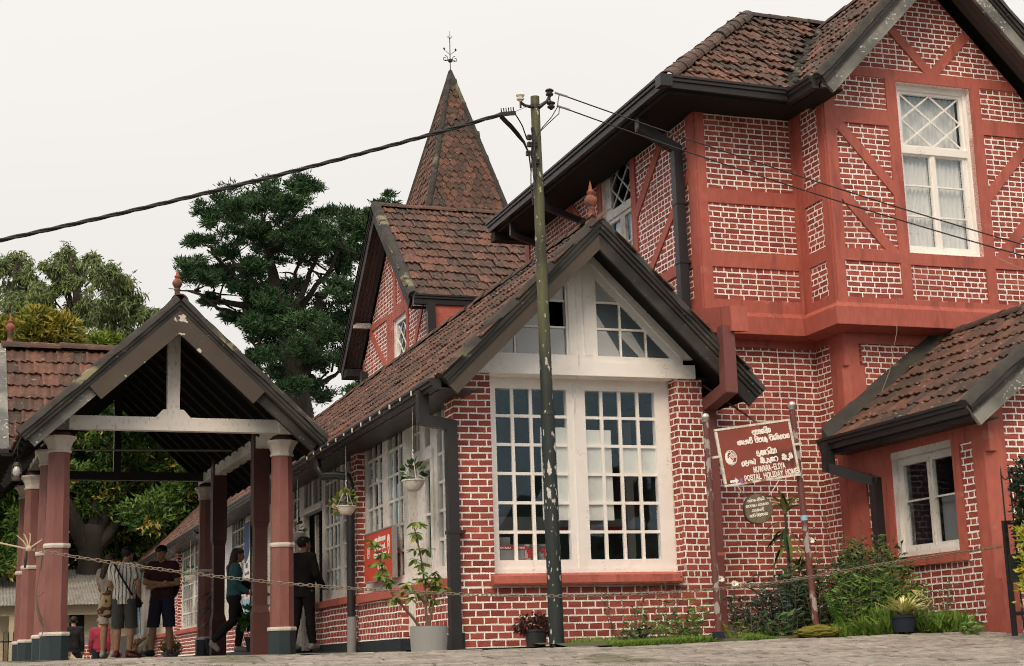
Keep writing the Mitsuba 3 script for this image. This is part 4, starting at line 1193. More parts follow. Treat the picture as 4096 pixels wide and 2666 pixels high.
t.field(roof_frame(pw(rx + ex, y0 + .1, lz), pw(rx + ex, y1, lz), pw(rx, y0 + .1, rz2)), rect(0, 7.5, 0, ex * kk), te=.335)
t.field(roof_frame(pw(rx - ex, cy - ex, lz), pw(rx - ex, y0 + .1, lz), pw(rx, y0 + .1, rz2)), [(0, 0), (cy - ex - y0 - .1, 0), (cy - ex - y0 - .1, ex * kk), (-ex, ex * kk)], te=.335)
t.emit(120)
ridge_caps(PRF, pw(-3.72, cy, rz2 + .06), pw(rx, cy, rz2 + .06), r=.13, L=.45)
ridge_caps(PRF, pw(rx, y0, rz2 + .05), pw(rx, y1, rz2 + .05), r=.12, L=.45)
F8 = pF(-.8)
for s in (1, -1):
    k = barge(PO + '__bargeboard', F8, (rx + s * 2.03, 3.02), (rx, 4.905), .105, -.04, 0, 'barge')
    d = np.array([-s * 2.03, 1.885]); d /= np.linalg.norm(d); q = np.array([s * -d[1] * -1, 0])
    nn = np.array([-d[1], d[0]]) * (1 if s < 0 else 1); nn = nn if nn[1] < 0 else -nn
    f0 = np.array([rx + s * 1.24, 3.02 + (2.03 - 1.24) / 2.03 * 1.885]); a0 = np.array([rx, 4.905])
    add(PO + '__face_board', MB().poly(F8, [tuple(f0 + nn * .09), (a0[0], a0[1] - .123), (a0[0], a0[1] - .455), tuple(f0 + nn * .325)], -.03, .012), 'bargebrown', label='brown weathered board of the porch gable')
    f1 = np.array([rx + s * 2.0, 3.05])
    add(PO + '__verge_rafter', MB().poly(pF(-.74), [tuple(f1 + nn * .085), (a0[0], a0[1] - .12), (a0[0], a0[1] - .33), tuple(f1 + nn * .235)], -.08, 0), 'bargegrey' if s < 0 else 'barge')
finial(PO + '__finial', *pw(rx, -.55, 4.95), .5)
finial(PO + '__finial', *pw(-3.60, cy, 4.98), .5)
# left end of the cross gable: mortar verge and dark board
e = [pw(-3.80, cy - ex - .05, lz - .03), pw(-3.66, cy - ex - .05, lz - .03), pw(-3.66, cy, rz2 + .02), pw(-3.80, cy, rz2 + .02)]
add(PO + '__verge', MB().slab(np.array(e) + [0, 0, .07], .10), 'bargegrey')
e2 = [pw(-3.80, cy + ex, lz), pw(-3.80, cy, rz2), pw(-3.66, cy, rz2), pw(-3.66, cy + ex, lz)]
add(PO + '__verge', MB().slab(np.array(e2) + [0, 0, .07], .10), 'bargegrey')
for s in (1, -1):
    e = [pw(-3.82, cy - s * ex, lz - .24), pw(-3.82, cy - s * ex, lz), pw(-3.82, cy, rz2), pw(-3.82, cy, rz2 - .32)]
    add(PO + '__end_board', MB().slab(e if s > 0 else e[::-1], .04), 'barge')
pl_ = thing('hanging_lantern', 'old kerosene lantern hanging from the left eave of the porch', 'lantern')
o = pw(-3.62, -.25, 2.48)
add(pl_ + '__tank', MB().lathe([(0, 0), (.055, 0), (.06, .02), (.055, .05), (.02, .06)], o, 12), 'lantern', smooth=40)
add(pl_ + '__chimney', MB().lathe([(.03, .06), (.055, .10), (.05, .15), (.03, .19)], o, 12), 'frosted_reflection', smooth=True)
add(pl_ + '__cap', MB().lathe([(.035, .19), (.045, .20), (.035, .24), (0, .25)], o, 12), 'lantern', smooth=40)
for s in (1, -1):
    add(pl_ + '__frame', MB().tube([o + (s * .055, 0, .03), o + (s * .065, 0, .13), o + (s * .045, 0, .22)], .006, 5), 'lantern')
add(pl_ + '__bail', MB().tube([o + (-.045, 0, .22), o + (0, 0, .34), o + (.045, 0, .22)], .004, 4).tube([o + (0, 0, .34), o + (.02, .05, .62)], .004, 4), 'wire')
add('dry_vine', MB().tube([pw(-3.27, -.25, 1.45), pw(-3.30, -.27, 1.2), pw(-3.33, -.26, 1.0), pw(-3.30, -.26, .8), pw(-3.26, -.26, .66), pw(-3.22, -.26, .55)], [.012, .006, .005, .02, .022, .008], 5)
    .tube([pw(-3.27, -.25, 1.48), pw(-3.28, -.27, 1.30)], [.022, .014], 5).tube([pw(-3.30, -.27, .95), pw(-3.22, -.28, 1.02)], .006, 4).tube([pw(-3.26, -.27, .72), pw(-3.20, -.27, .60), pw(-3.24, -.27, .45)], .005, 4), 'stem', label='dry dark vine hanging down the front left porch column', cat='vine')

# ================================================================ ground, paving and planting bed
def gz(x, y):
    x, y = np.asarray(x, float), np.asarray(y, float)
    top = .088 + .0105 * np.clip(y - 16, 0, 11) + .012 * np.clip(x - 6, 0, 6) - .045 * np.clip(1.2 - x, 0, 3) * np.clip((20 - y) / 3, 0, 1)
    ramp = top - .105 * np.clip(14.6 - y, 0, 40) - .02 * np.exp(-((y - 14.6) / .5) ** 2)
    sm = lambda a, b_, t: np.clip((t - a) / (b_ - a), 0, 1) ** 2 * (3 - 2 * np.clip((t - a) / (b_ - a), 0, 1))
    drop = .58 * sm(30, 39, y) * (1 - sm(3.3, 4.6, x))
    hump = .03 * np.exp(-((x - 1.0) / 1.6) ** 2 - ((y - 17.5) / 3) ** 2)
    return np.maximum(ramp, -1.6) - drop + hump


gx = np.concatenate([np.linspace(-900, -130, 12), np.linspace(-120, -12, 36), np.linspace(-11, 16, 82), np.linspace(18, 126, 36), np.linspace(140, 900, 12)])
gy = np.concatenate([np.linspace(-400, -110, 8), np.linspace(-105, 0, 36), np.linspace(1, 45, 132), np.linspace(48, 1500, 24)])
XX, YY = np.meshgrid(gx, gy); ZZ = gz(XX, YY) - .03
hb_ = np.clip((-YY - 25) / 60, 0, 1) ** 1.5 * (9 + 9 * vfbm(np.stack([XX / 22, YY / 22, 0 * XX], -1), 4, 6)) * (np.abs(XX) < 320)   # unseen wooded slope, added for dark reflections in the window panes
ZZ = ZZ + hb_
n_ = len(gx); i, j = np.meshgrid(np.arange(n_ - 1), np.arange(len(gy) - 1)); a = (j * n_ + i).ravel()
add('ground', (np.stack([XX.ravel(), YY.ravel(), ZZ.ravel()], 1), np.vstack([np.stack([a, a + 1, a + n_ + 1], 1), np.stack([a, a + n_ + 1, a + n_], 1)])), 'ground', smooth=True, kind='structure')
tag('paved_road', kind='structure')
L = []
course = .17
for r in range(45):
    y = 9.2 + r * course
    x = -1.5 + rng.random() * .2
    while x < 12.5:
        w = rng.uniform(.2, .48)
        if y < 14.9 and not (y > 14.5 and x > 5.85):
            L.append((float(seen((x, y, float(gz(x, y))))) , x, y, w))
        x += w
L.sort(key=lambda q: -q[0])


def sett(x, y, w):
    h = rng.normal(0, .0042) - .004; tl = rng.normal(0, .007, 2)
    c = np.array([(x + .006, y + .006), (x + w - .006, y + .006 + rng.normal(0, .005)), (x + w - .006, y + course - .006), (x + .006, y + course - .006 + rng.normal(0, .005))]) + rng.normal(0, .005, (4, 2))
    m = c.mean(0); z = gz(c[:, 0], c[:, 1]) + h + (c - m) @ tl
    inn = m + (c - m) * .86; zi = gz(inn[:, 0], inn[:, 1]) + h + .003 + (inn - m) @ tl + rng.normal(0, .002, 4)
    V = np.vstack([np.c_[inn, zi], np.c_[c, z - .006], np.c_[c, z - .05]]); F = [(0, 1, 2), (0, 2, 3)]
    for o in (0, 4):
        for i in range(4):
            j = (i + 1) % 4
            F += [(o + i, o + 4 + i, o + 4 + j), (o + i, o + 4 + j, o + j)]
    return V, np.array(F)


b = MB(); uv = []
for n, (s_, x, y, w) in enumerate(L):
    V, F = sett(x, y, w); t = [np.clip(rng.normal(.5, .25), 0, 1), 0]
    if n < 300 and s_ > 0:
        add('paved_road__paver', (V, F), 'sett', uv=np.tile(t, (len(V), 1)))
    else:
        b.raw(V, F); uv.append(np.tile(t, (len(V), 1)))
add('paved_road__paving', b.mesh(), 'sett', uv=np.vstack(uv), kind='stuff')
add('porch_floor', (lambda P3: (np.array(P3), np.array([(0, 1, 2), (0, 2, 3)])))([(x, y, float(gz(x, y)) - .018) for x, y in ((.6, 19), (5.2, 19), (5.2, 29.5), (.6, 29.5))]), 'ground', kind='structure')
# planting bed
bx_ = np.linspace(5.9, 10.5, 47); by_ = np.linspace(0, 1, 9); V = []
for u in by_:
    for x in bx_:
        y_f = 15.28 - .02 * (x - 6) if x < 9 else 15.22 - (x - 9) * .62
        y_b = 17.15 if x < 8.8 else (17.75 if x < 10.40 else 17)
        y = y_f + (y_b - y_f) * u; h = .30 * np.clip((x - 8.3) / 1.2, 0, 1) * min(1, u * 1.6) + .06 * min(1, u * 3)
        V.append((x, y, float(gz(x, y)) - .02 + h * .8 + .02 * float(vnoise([x * 5, y * 5, 0], 2))))
m_ = len(bx_); F = []
for r in range(8):
    for c in range(m_ - 1):
        a = r * m_ + c; F += [(a, a + 1, a + m_ + 1), (a, a + m_ + 1, a + m_)]
add('planting_bed', (np.array(V), np.array(F)), 'soil', smooth=True, kind='structure')
BED = trimesh.Trimesh(np.array(V), np.array(F), process=False)


def bz(x, y):
    h = .30 * np.clip((x - 8.3) / 1.2, 0, 1) * .6 + .05
    return float(gz(x, y)) - .02 + h * .8 * np.clip((y - 15.3) / .9 + .15, 0, 1)


# ================================================================ pole, wires, chain, sign
P_ = thing('utility_pole', 'tall peeling green and black steel utility pole in front of the big window', 'pole')
ax = np.array([6.094, 16.2, 0]); tp = np.array([6.060, 16.2, 6.39]); at_ = lambda z: ax + (tp - ax) * z / 6.39
add(P_ + '__shaft', MB().tube([at_(z) for z in (-.1, 1.3, 2.655)], [.083, .081, .078], 20).tube([at_(z) for z in (2.655, 4.5, 6.39)], [.070, .062, .052], 20), 'pole', smooth=40)
add(P_ + '__collar', MB().tube([at_(2.63), at_(2.68)], [.084, .080], 20), 'pole', smooth=40)
add(P_ + '__band', MB().tube([at_(6.24), at_(6.29)], .058, 14), 'insulator', smooth=40)


def insulator(key, o, m_, s=1.):
    return add(key, MB().lathe([(0, -.055 * s), (.018, -.05 * s), (.02, -.035 * s), (.042 * s, -.03 * s), (.046 * s, -.012 * s), (.030 * s, -.006 * s), (.030 * s, .010 * s), (.048 * s, .018 * s), (.052 * s, .03 * s), (.03 * s, .048 * s), (0, .055 * s)], o, 14), m_, smooth=40)


add(P_ + '__arm', MB().tube([(6.02, 16.16, 6.26), (5.97, 16.15, 6.245), (5.91, 16.15, 6.255), (5.87, 16.15, 6.285), (5.862, 16.15, 6.32)], [.022, .02, .018, .018, .016], 8).tube([(5.862, 16.15, 6.32), (5.862, 16.15, 6.22)], .012, 6), 'insulator', smooth=True)
add(P_ + '__arm', MB().tube([(6.09, 16.16, 6.25), (6.14, 16.15, 6.29), (6.19, 16.15, 6.33), (6.22, 16.15, 6.385)], [.026, .022, .018, .016], 8).tube([(6.225, 16.15, 6.40), (6.238, 16.15, 6.25)], .010, 6), 'insulator', smooth=True)
insulator(P_ + '__insulator', (5.862, 16.15, 6.345), 'porcelain'); insulator(P_ + '__insulator', (6.226, 16.15, 6.435), 'insulator'); insulator(P_ + '__insulator', (6.240, 16.15, 6.282), 'insulator')
for o in ((5.947, 5.86), (5.947, 5.775), (6.016, 5.783), (5.930, 5.667), (5.987, 5.644), (6.036, 5.574)):
    add(P_ + '__connector', MB().box(o[0] - .024, o[0] + .024, 16.10, 16.15, o[1] - .028, o[1] + .026).box(o[0] - .008, o[0] + .010, 16.085, 16.10, o[1] + .0, o[1] + .016), 'wire')
for k, (x0, x1) in enumerate(((5.975, 5.955), (5.985, 5.965), (5.99, 6.0), (6.0, 5.98))):
    z1 = 5.05 + .1 * k
    t = np.linspace(0, 1, 9)
    add(P_ + '__cable', MB().tube([(x0 + (x1 - x0) * i + .014 * math.sin(i * 7 + k * 2), 16.125 - .008 * k, 5.98 + (z1 - 5.98) * i) for i in t], .0075, 5), 'wire')
for pts in ([(6.335, 16.12, 6.41), (6.31, 16.1, 6.33), (6.30, 16.1, 6.25), (6.22, 16.09, 6.12), (6.10, 16.09, 5.98), (6.01, 16.1, 5.84), (5.99, 16.11, 5.6)], [(6.33, 16.12, 6.25), (6.315, 16.1, 6.17), (6.20, 16.09, 6.06), (6.07, 16.09, 5.93), (6.0, 16.1, 5.8), (5.985, 16.11, 5.5)], [(6.02, 16.1, 5.4), (6.05, 16.09, 5.36), (6.11, 16.1, 5.31)]):
    add(P_ + '__cable', MB().tube(pts, .006, 5), 'wire')


def hang(a, c, sag, n=40):
    t = np.linspace(0, 1, n)[:, None]; a, c = np.asarray(a, float), np.asarray(c, float)
    p = a + (c - a) * t; p[:, 2] -= 4 * sag * (t * (1 - t))[:, 0]
    return p


cb = thing('power_cable', 'thick twisted black power cable running from the pole to the upper left', 'cable')
ys = 15.6
p0 = np.array([5.43, ys, 5.91]); pts = hang((-3.9, 14.8, 2.85), p0, .16, 160)
for k in range(3):
    t = np.arange(160) * .55 + k * 2.094
    add(cb + '__strand', MB().tube(pts + np.stack([0 * t, .013 * np.cos(t), .013 * np.sin(t)], 1), .0125, 6), 'wire', smooth=True)
for k in range(3):
    o = np.array([0, .02 * k, -.012 * k])
    add(cb + '__strand', MB().tube([p0 + o, (5.55, 15.8, 5.935) + o, (5.68, 15.95, 5.92) + o, (5.78, 16.02, 5.86) + o, (5.86, 16.06, 5.78) + o * .5, (5.925, 16.1, 5.66), (5.95, 16.11, 5.45)], .010, 6), 'wire', smooth=True)
d = nrm(np.array([.19, .0, .075])); b = MB().beam((5.46, 15.72, 5.955), (5.68, 15.85, 6.035), .035, .045)
for i in range(6):
    o = np.array([5.48 + .036 * i, 15.73 + .02 * i, 5.98 + .0135 * i]); b.beam(o, o + (-.004, 0, .05), .010, .010, (0, 1, 0))
add(cb + '__clamp', b, 'wire')
add(cb + '__lead', MB().tube([(5.68, 15.85, 6.03), (5.75, 15.95, 6.02), (5.83, 16.02, 5.95), (5.90, 16.08, 5.82)], .008, 5).tube([(5.68, 15.85, 6.05), (5.98, 16.14, 6.26)], .003, 4), 'wire')
for nm, a, c, sg in (('upper', (6.34, 16.12, 6.42), (13.2, 14.9, 4.30), .08), ('lower', (6.36, 16.12, 6.26), (13.2, 14.9, 4.18), .10)):
    w_ = thing('service_wire', f'{nm} of the two black wires sagging from the pole across the house front', 'wire')
    add(w_ + '__strand', MB().tube(hang(a, c, sg), .0085, 5), 'wire', smooth=True)
    d = nrm(np.array(c) - a); add(w_ + '__grip', MB().tube([np.array(a) - d * .06, np.array(a) + d * .10], .013, 6), 'boxgrey')
add('cable_end', MB().tube(hang((12.55, 16.6, 4.93), (13.6, 15.2, 4.05), .10, 14), .006, 5), 'wirelight', label='thin pale wire drooping from the corner of the bay window', cat='wire')

# chain strung low in front of everything
t = np.array([(.521, 1.017), (1.10, .915), (1.772, .813), (2.5, .722), (3.232, .654), (4.2, .588), (5.308, .546), (6.2, .556), (7.122, .60), (7.9, .676), (8.593, .777), (9.6, .898), (10.604, 1.018), (11.6, 1.15)])
from scipy.interpolate import CubicSpline
cs = CubicSpline(t[:, 0], t[:, 1]); xs = np.linspace(.521, 11.3, 6000); zs = cs(xs)
sl = np.concatenate([[0], np.cumsum(np.hypot(np.diff(xs), np.diff(zs)))]); pitch = .0445
CH = thing('chain', 'low sagging metal chain strung across the whole front', 'chain')
ang = np.linspace(0, 2 * np.pi, 13)[:-1]
oval = np.stack([.0200 * np.sign(np.cos(ang)) * np.abs(np.cos(ang)) ** .5 + .0085 * np.cos(ang), 0 * ang, .0145 * np.sin(ang)], 1)
lk = MB().tube(np.vstack([oval, oval[:1]]), .0042, 5, caps=False).mesh()
LPLY = mikit.ply(lk, 'm_chain', smooth=True)
for k in range(int(sl[-1] / pitch)):
    s_ = (k + .5) * pitch; x = np.interp(s_, sl, xs); z = np.interp(s_, sl, zs); g_ = float(cs(x, 1))
    dx = nrm(np.array([1, 0, g_])); roll = (math.pi / 2 if k % 2 else 0) + .6 + rng.normal(0, .12)
    a1 = np.array([0, 1, 0.]); a2 = np.cross(dx, a1); A1 = a1 * math.cos(roll) + a2 * math.sin(roll); A2 = np.cross(dx, A1)
    m = np.eye(4); m[:3, 0], m[:3, 1], m[:3, 2], m[:3, 3] = dx, A1, A2, (x, 14.0, z)
    put(CH + '__link', LPLY, m)
rp = thing('tied_rope', 'pale rope tying the chain off at the left with a frayed bow', 'rope')
add(rp + '__rope', MB().tube([(-1.2, 14.0, 1.20), (.25, 14.0, 1.076), (.47, 14.0, 1.025), (.54, 14.0, 1.01)], .008, 6), 'rope', smooth=True)
add(rp + '__knot', MB().lathe([(0, -.03), (.022, -.015), (.025, .01), (.012, .03), (0, .035)], (.49, 13.98, 1.02), 8), 'rope', smooth=True)
for a_ in ((.40, 1.13), (.455, 1.14), (.50, 1.15), (.60, 1.10)):
    add(rp + '__frayed_end', MB().tube([(.485, 13.98, 1.02), ((.485 + a_[0]) / 2 + .008, 13.97, (1.03 + a_[1]) / 2), (a_[0], 13.98, a_[1]), (a_[0] - .012, 13.98, a_[1] + .008)], [.007, .006, .004, .002], 5), 'rope')
add(rp + '__tape', MB().tube([(.475, 13.97, 1.0), (.47, 13.97, .93), (.465, 13.97, .86)], [.010, .016, .008], 6), 'wire')

# signs
SG = thing('road_sign', 'rusty brown sign with white lettering for the postal holiday home hung between two posts', 'sign')
for nm, a, c, r in (('left', (7.655, 15.4, .12), (7.632, 15.4, 2.46), .036), ('right', (8.845, 15.4, .12), (8.722, 15.4, 2.62), .036)):
    k = thing('sign_post', f'{nm} peeling pipe post of the brown sign, with a silver ball on top', 'post')
    a, c = np.array(a), np.array(c)
    add(k + '__pipe', MB().tube([a, a + (c - a) * .5, c], [r * 1.02, r, r * .94], 12), 'post', smooth=40)
    add(k + '__ball', MB().lathe([(.026, .0), (.040, .005), (.042, .012), (.030, .018), (.044, .035), (.049, .058), (.044, .082), (.028, .10), (0, .106)], c, 16), 'steel', smooth=40)
    if nm == 'right':
        add(k + '__sticker', MB().tube([a + (c - a) * .505, a + (c - a) * .528], r * 1.06, 12), 'lightblue', smooth=40)
# corners of the panel, hung askew
sO = np.array([7.703, 15.33, 2.372]); sU = np.array([8.641, 15.33, 2.509]) - sO; sV = np.array([7.708, 15.33, 1.755]) - sO
SF = Fr(sO, sU, np.cross((0, -1, 0), nrm(sU)))
wS, hS = .945, .635
add(SG + '__panel', MB().fbox(SF, .0, wS, -hS, 0, -.012, 0), 'sign')
add(SG + '__frame', MB().fbox(SF, -.004, wS + .004, -.020, .004, -.016, .006).fbox(SF, -.004, wS + .004, -hS - .004, -hS + .020, -.016, .006).fbox(SF, -.004, .024, -hS + .026, -.026, -.016, .006).fbox(SF, wS - .024, wS + .004, -hS + .026, -.026, -.016, .006), 'signframe')
for u, v in ((-.05, -.30), (wS + .03, -.29)):
    add(SG + '__bracket', MB().fbox(SF, u - .03, u + .06, v - .012, v + .012, -.03, .012), 'signframe')


def ink(fr, text, u, v, h, wid=None, bold=True, key=SG, m_='letter', n=.001):
    t = text_mesh(text, h, .002, bold)
    if bold:                                # heavy sign-writer's strokes
        t = trimesh.util.concatenate([t.copy().apply_translation((a * h * .035, b_ * h * .03, .0003 * k_)) for k_, (a, b_) in enumerate(((0, 0), (1.6, 0), (.8, 1.5)))])
    q = t.vertices.copy()
    if wid:
        q[:, 0] *= wid / np.ptp(q[:, 0])
    return add(key + '__lettering', (fr.p(u + q[:, 0], v + q[:, 1], q[:, 2] + n), t.faces), m_)


def scribe(fr, glyphs, u, v, h, wid, w=.011, key=SG, m_='letter', n=.001):
    """curly script: each glyph is a list of strokes in a unit box, laid side by side over the width"""
    tot = sum(g[0] for g in glyphs); x = 0; out = []
    for gw, strokes in glyphs:
        for st in strokes:
            q = np.array(st, float); k = CubicSpline(np.arange(len(q)), q) if len(q) > 2 else None
            p = k(np.linspace(0, len(q) - 1, 6 * len(q))) if k else q
            out.append(LineString(np.c_[u + (x + p[:, 0] * gw) * wid / tot, v + p[:, 1] * h]).buffer(w / 2, 3))
        x += gw
    g = unary_union(out).simplify(.0008)
    return add(key + '__lettering', MB().poly(fr, g, n, n + .002), m_)


# Sinhala letters as pen strokes
na = [[(.05, .55), (.15, .8), (.32, .72), (.3, .5), (.12, .48)], [(.3, .5), (.45, .85), (.75, .85), (.92, .5), (.8, .1), (.45, .02), (.2, .15)]]
va = [[(.15, .75), (.35, .9), (.45, .7), (.25, .55), (.12, .3), (.3, .05), (.7, .05), (.92, .4), (.8, .8), (.6, .9), (.55, .7)]]
ra = [[(.2, .6), (.3, .85), (.6, .9), (.75, .7), (.5, .55)], [(.5, .55), (.85, .45), (.85, .12), (.5, 0), (.15, .15), (.2, .4)]]
e_ = [[(.1, .5), (.2, .85), (.45, .8), (.4, .55), (.15, .5)], [(.4, .55), (.6, .9), (.9, .7), (.85, .2), (.5, 0), (.15, .1), (.2, .3), (.5, .3)]]
la = [[(.1, .4), (.25, .1), (.5, .3), (.4, .6), (.6, .9), (.9, .7), (.8, .35), (.6, .45), (.65, .05), (.9, .0)]]
ya = [[(.1, .8), (.05, .4), (.25, .1), (.45, .3), (.4, .7), (.55, .9)], [(.45, .3), (.65, .02), (.9, .3), (.85, .8), (.7, .85)]]
ta = [[(.3, .55), (.15, .7), (.05, .4), (.25, .05), (.5, .2), (.5, .6), (.75, .9), (.95, .55), (.8, .1), (.6, .05)]]
pa_ = [[(.15, .85), (.05, .4), (.3, .02), (.7, .02), (.95, .4), (.8, .85), (.65, .6), (.4, .6)]]
da = [[(.2, .85), (.6, .85), (.5, .6), (.2, .5), (.3, .2), (.6, .3), (.8, .6), (.95, .2), (.6, -.05), (.2, 0)]]
ka = [[(.05, .3), (.2, .05), (.4, .3), (.3, .6), (.5, .9), (.8, .85), (.95, .5), (.8, .05), (.55, .1), (.55, .4), (.75, .45)]]
ii = [[(.05, 1.1), (.3, 1.3), (.8, 1.25), (.95, 1.05)]]
uu = [[(.6, 0), (.7, -.3), (.95, -.2)]]
aa = [[(.2, .8), (.5, .85), (.5, .2), (.9, .05)]]
ae = [[(.2, .6), (.4, .8), (.4, .3), (.1, .3)], [(.4, .5), (.7, .5), (.7, .0)]]
ee = [[(.8, .9), (.2, .7), (.2, .2), (.6, 0), (.8, .25), (.5, .4)]]
hl_ = [[(.2, 1.05), (.5, 1.35), (.9, 1.2)]]
sp_ = (.6, [])
G1 = [(1, na + uu), (1, va), (.8, ra), (1, e_), (1.1, la + ii), (1, ya)]
scribe(SF, G1, .45, -.115, .050, .235, .014)
scribe(SF, [(1, ta), (.6, ae), (1, pa_), (.6, ae), (1, va + hl_), sp_, (1, na + ii), (1, va), (.5, aa), (.9, da + uu), sp_, (1, na + ii), (.6, ee), (1, ka + hl_), (1, ta), (1, na), (1, ya)], .245, -.205, .048, .66, .014)
# Tamil letters as pen strokes
tn = [[(.1, .8), (.1, 0)], [(.1, .4), (.5, .4), (.5, .8), (.1, .8)], [(.5, .4), (.9, .3), (.8, -.1), (.3, -.15)]]
tv = [[(.3, .4), (.1, .3), (.15, .05), (.4, .05), (.4, .5), (.3, .8), (.65, .8), (.65, 0), (.95, 0), (.95, .8)]]
tr = [[(.1, 0), (.1, .8), (.8, .8), (.8, 0)], [(.8, 0), (.6, -.15)]]
tl_ = [[(.1, .4), (.3, .6), (.4, .3), (.2, .05), (.1, .3)], [(.4, .3), (.6, 0), (.8, .1), (.8, .8), (.95, .8)]]
ty = [[(.1, .8), (.1, 0), (.9, 0), (.9, .8)], [(.5, 0), (.5, .8), (.3, .8)]]
tt = [[(.15, .8), (.15, 0), (.9, 0)]]
ts = [[(.1, .8), (.9, .8)], [(.2, .8), (.2, .4), (.6, .4), (.6, .1)], [(.8, .4), (.8, .8)]]
tm = [[(.1, .8), (.1, .05), (.5, .05), (.5, .5), (.3, .5)], [(.5, .05), (.9, .05), (.9, .8)]]
tk = [[(.1, .8), (.9, .8)], [(.5, .8), (.5, 0)], [(.5, .4), (.15, .45), (.15, .15), (.5, .2), (.9, .5), (.9, .1)]]
ta2 = [[(.1, .4), (.3, .55), (.35, .2), (.1, .2)], [(.35, .4), (.6, .8), (.9, .5), (.7, 0), (.2, -.1)]]
taa = [[(.15, 0), (.15, .8), (.7, .8), (.7, 0)]]
tee = [[(.2, .3), (.5, .5), (.5, .05), (.2, .1), (.1, .6), (.4, .85), (.8, .7), (.8, 0)]]
thk = [[(.2, .9), (.6, 1.2), (.9, .9), (.8, .4)]]
scribe(SF, [(1.2, tn + uu), (1.2, tv), (.9, tee), (1, tr), (1.1, tl_ + ii), (1, ty), (.8, taa)], .455, -.348, .052, .255, .013)
scribe(SF, [(1.1, ta2), (1.1, tn), (1, ts), (1.2, tl_ + [[(.5, 1.1), (.55, 1.12)]]), sp_, sp_, (1.2, tv + thk), (1, tt + uu), (1.1, tm + uu), (1.1, tee), (1, tr), sp_, sp_, (1.2, tv + thk), (1, tt + uu), (1.1, tk + thk)], .245, -.435, .050, .65, .013)
ink(SF, 'NUWARA-ELIYA', .375, -.532, .062, .40)
ink(SF, 'POSTAL  HOLIDAY  HOME', .245, -.610, .059, .675)
add(SG + '__arrow', MB().poly(SF, [(.07, -.603), (.07, -.575), (.135, -.575), (.135, -.55), (.178, -.589), (.135, -.628), (.135, -.603)], .001, .003), 'letter')
b = MB(); c0 = np.array([.135, -.33])
th = np.linspace(0, 2 * np.pi, 40)
ring = Polygon(c0 + .077 * np.c_[np.cos(th), np.sin(th)] * [.95, 1.1]).difference(Polygon(c0 + .071 * np.c_[np.cos(th), np.sin(th)] * [.95, 1.1]))
b.poly(SF, ring, .001, .003)
cres = Polygon(c0 + .072 * np.c_[np.cos(th), np.sin(th)]).difference(Polygon(c0 + np.array([.026, .012]) + .066 * np.c_[np.cos(th), np.sin(th)])).intersection(Polygon(c0 + .073 * np.c_[np.cos(th), np.sin(th)]))
b.poly(SF, cres.union(Polygon([c0 + (-.05, -.02), c0 + (-.02, .01), c0 + (.01, -.03), c0 + (.035, -.02), c0 + (.0, -.055), c0 + (-.03, -.05)])), .001, .003)
for k in range(5):
    a0 = 1.9 - k * .42
    b.poly(SF, LineString([c0 + (-.02 + .008 * k, .022 - .008 * k), c0 + (.02 + .01 * k, .045 - .012 * k), c0 + .068 * np.array([math.cos(a0), math.sin(a0)])]).buffer(.0035), .001, .003)
add(SG + '__emblem', b, 'letter')
add(SG + '__sticker', MB().fbox(SF, .185, .225, -.615, -.572, .001, .003), 'violet'); add(SG + '__sticker', MB().poly(SF, Polygon(np.array([.045, -.545]) + .013 * np.c_[np.cos(th), np.sin(th)]), .001, .003), 'boxred')
DS = thing('wooden_disc', 'round wooden slice with pale script hanging by chains under the brown sign', 'sign')
dc = np.array([8.182, 15.33, 1.505]); DF = Fr(dc, sU, np.cross((0, -1, 0), nrm(sU)))
r_ = .165 * (1 + .03 * np.cos(th * 3 + 1) + .015 * np.cos(th * 5)); dp_ = Polygon(np.c_[np.cos(th), np.sin(th)] * r_[:, None] * [1.04, .97])
add(DS + '__slice', MB().poly(DF, dp_, -.035, 0), 'wood')
add(DS + '__bark', MB().poly(DF, dp_.buffer(.006).difference(dp_.buffer(-.002)), -.036, -.003), 'bark')
for v, u0, wd, gl in ((.085, -.115, .21, [(1, pa_), (1, ta + ii), (1, na), (1, ka), sp_, (1, la), (1, va + ii), (1, ya), (1, la + ii)]), (.03, -.145, .28, [(1, e_), (1, na), (1, va), (1, da), (1, pa_), sp_, (1, ka), (1, ra), (1, la), (1, ta), (1, ya)]),
                      (-.025, -.085, .15, [(1, ka), (1, ya), (1, ka), (1, ta), (1, la + ii)]), (-.08, -.125, .23, [(1, e_), (1, ra), (1, na + hl_), sp_, (1, pa_ + ii), (1, ta + uu), (1, va), (1, na), (1, la), (1, ya)])):
    scribe(DF, gl, u0, v, .028, wd, .005, DS)
for a_, c_ in (((7.93, 15.33, 1.775), (8.05, 15.33, 1.622)), ((8.47, 15.33, 1.84), (8.325, 15.33, 1.655))):
    add(DS + '__hanging_chain', MB().tube(hang(a_, c_, .01, 12), [.004, .006] * 6, 5), 'signframe')

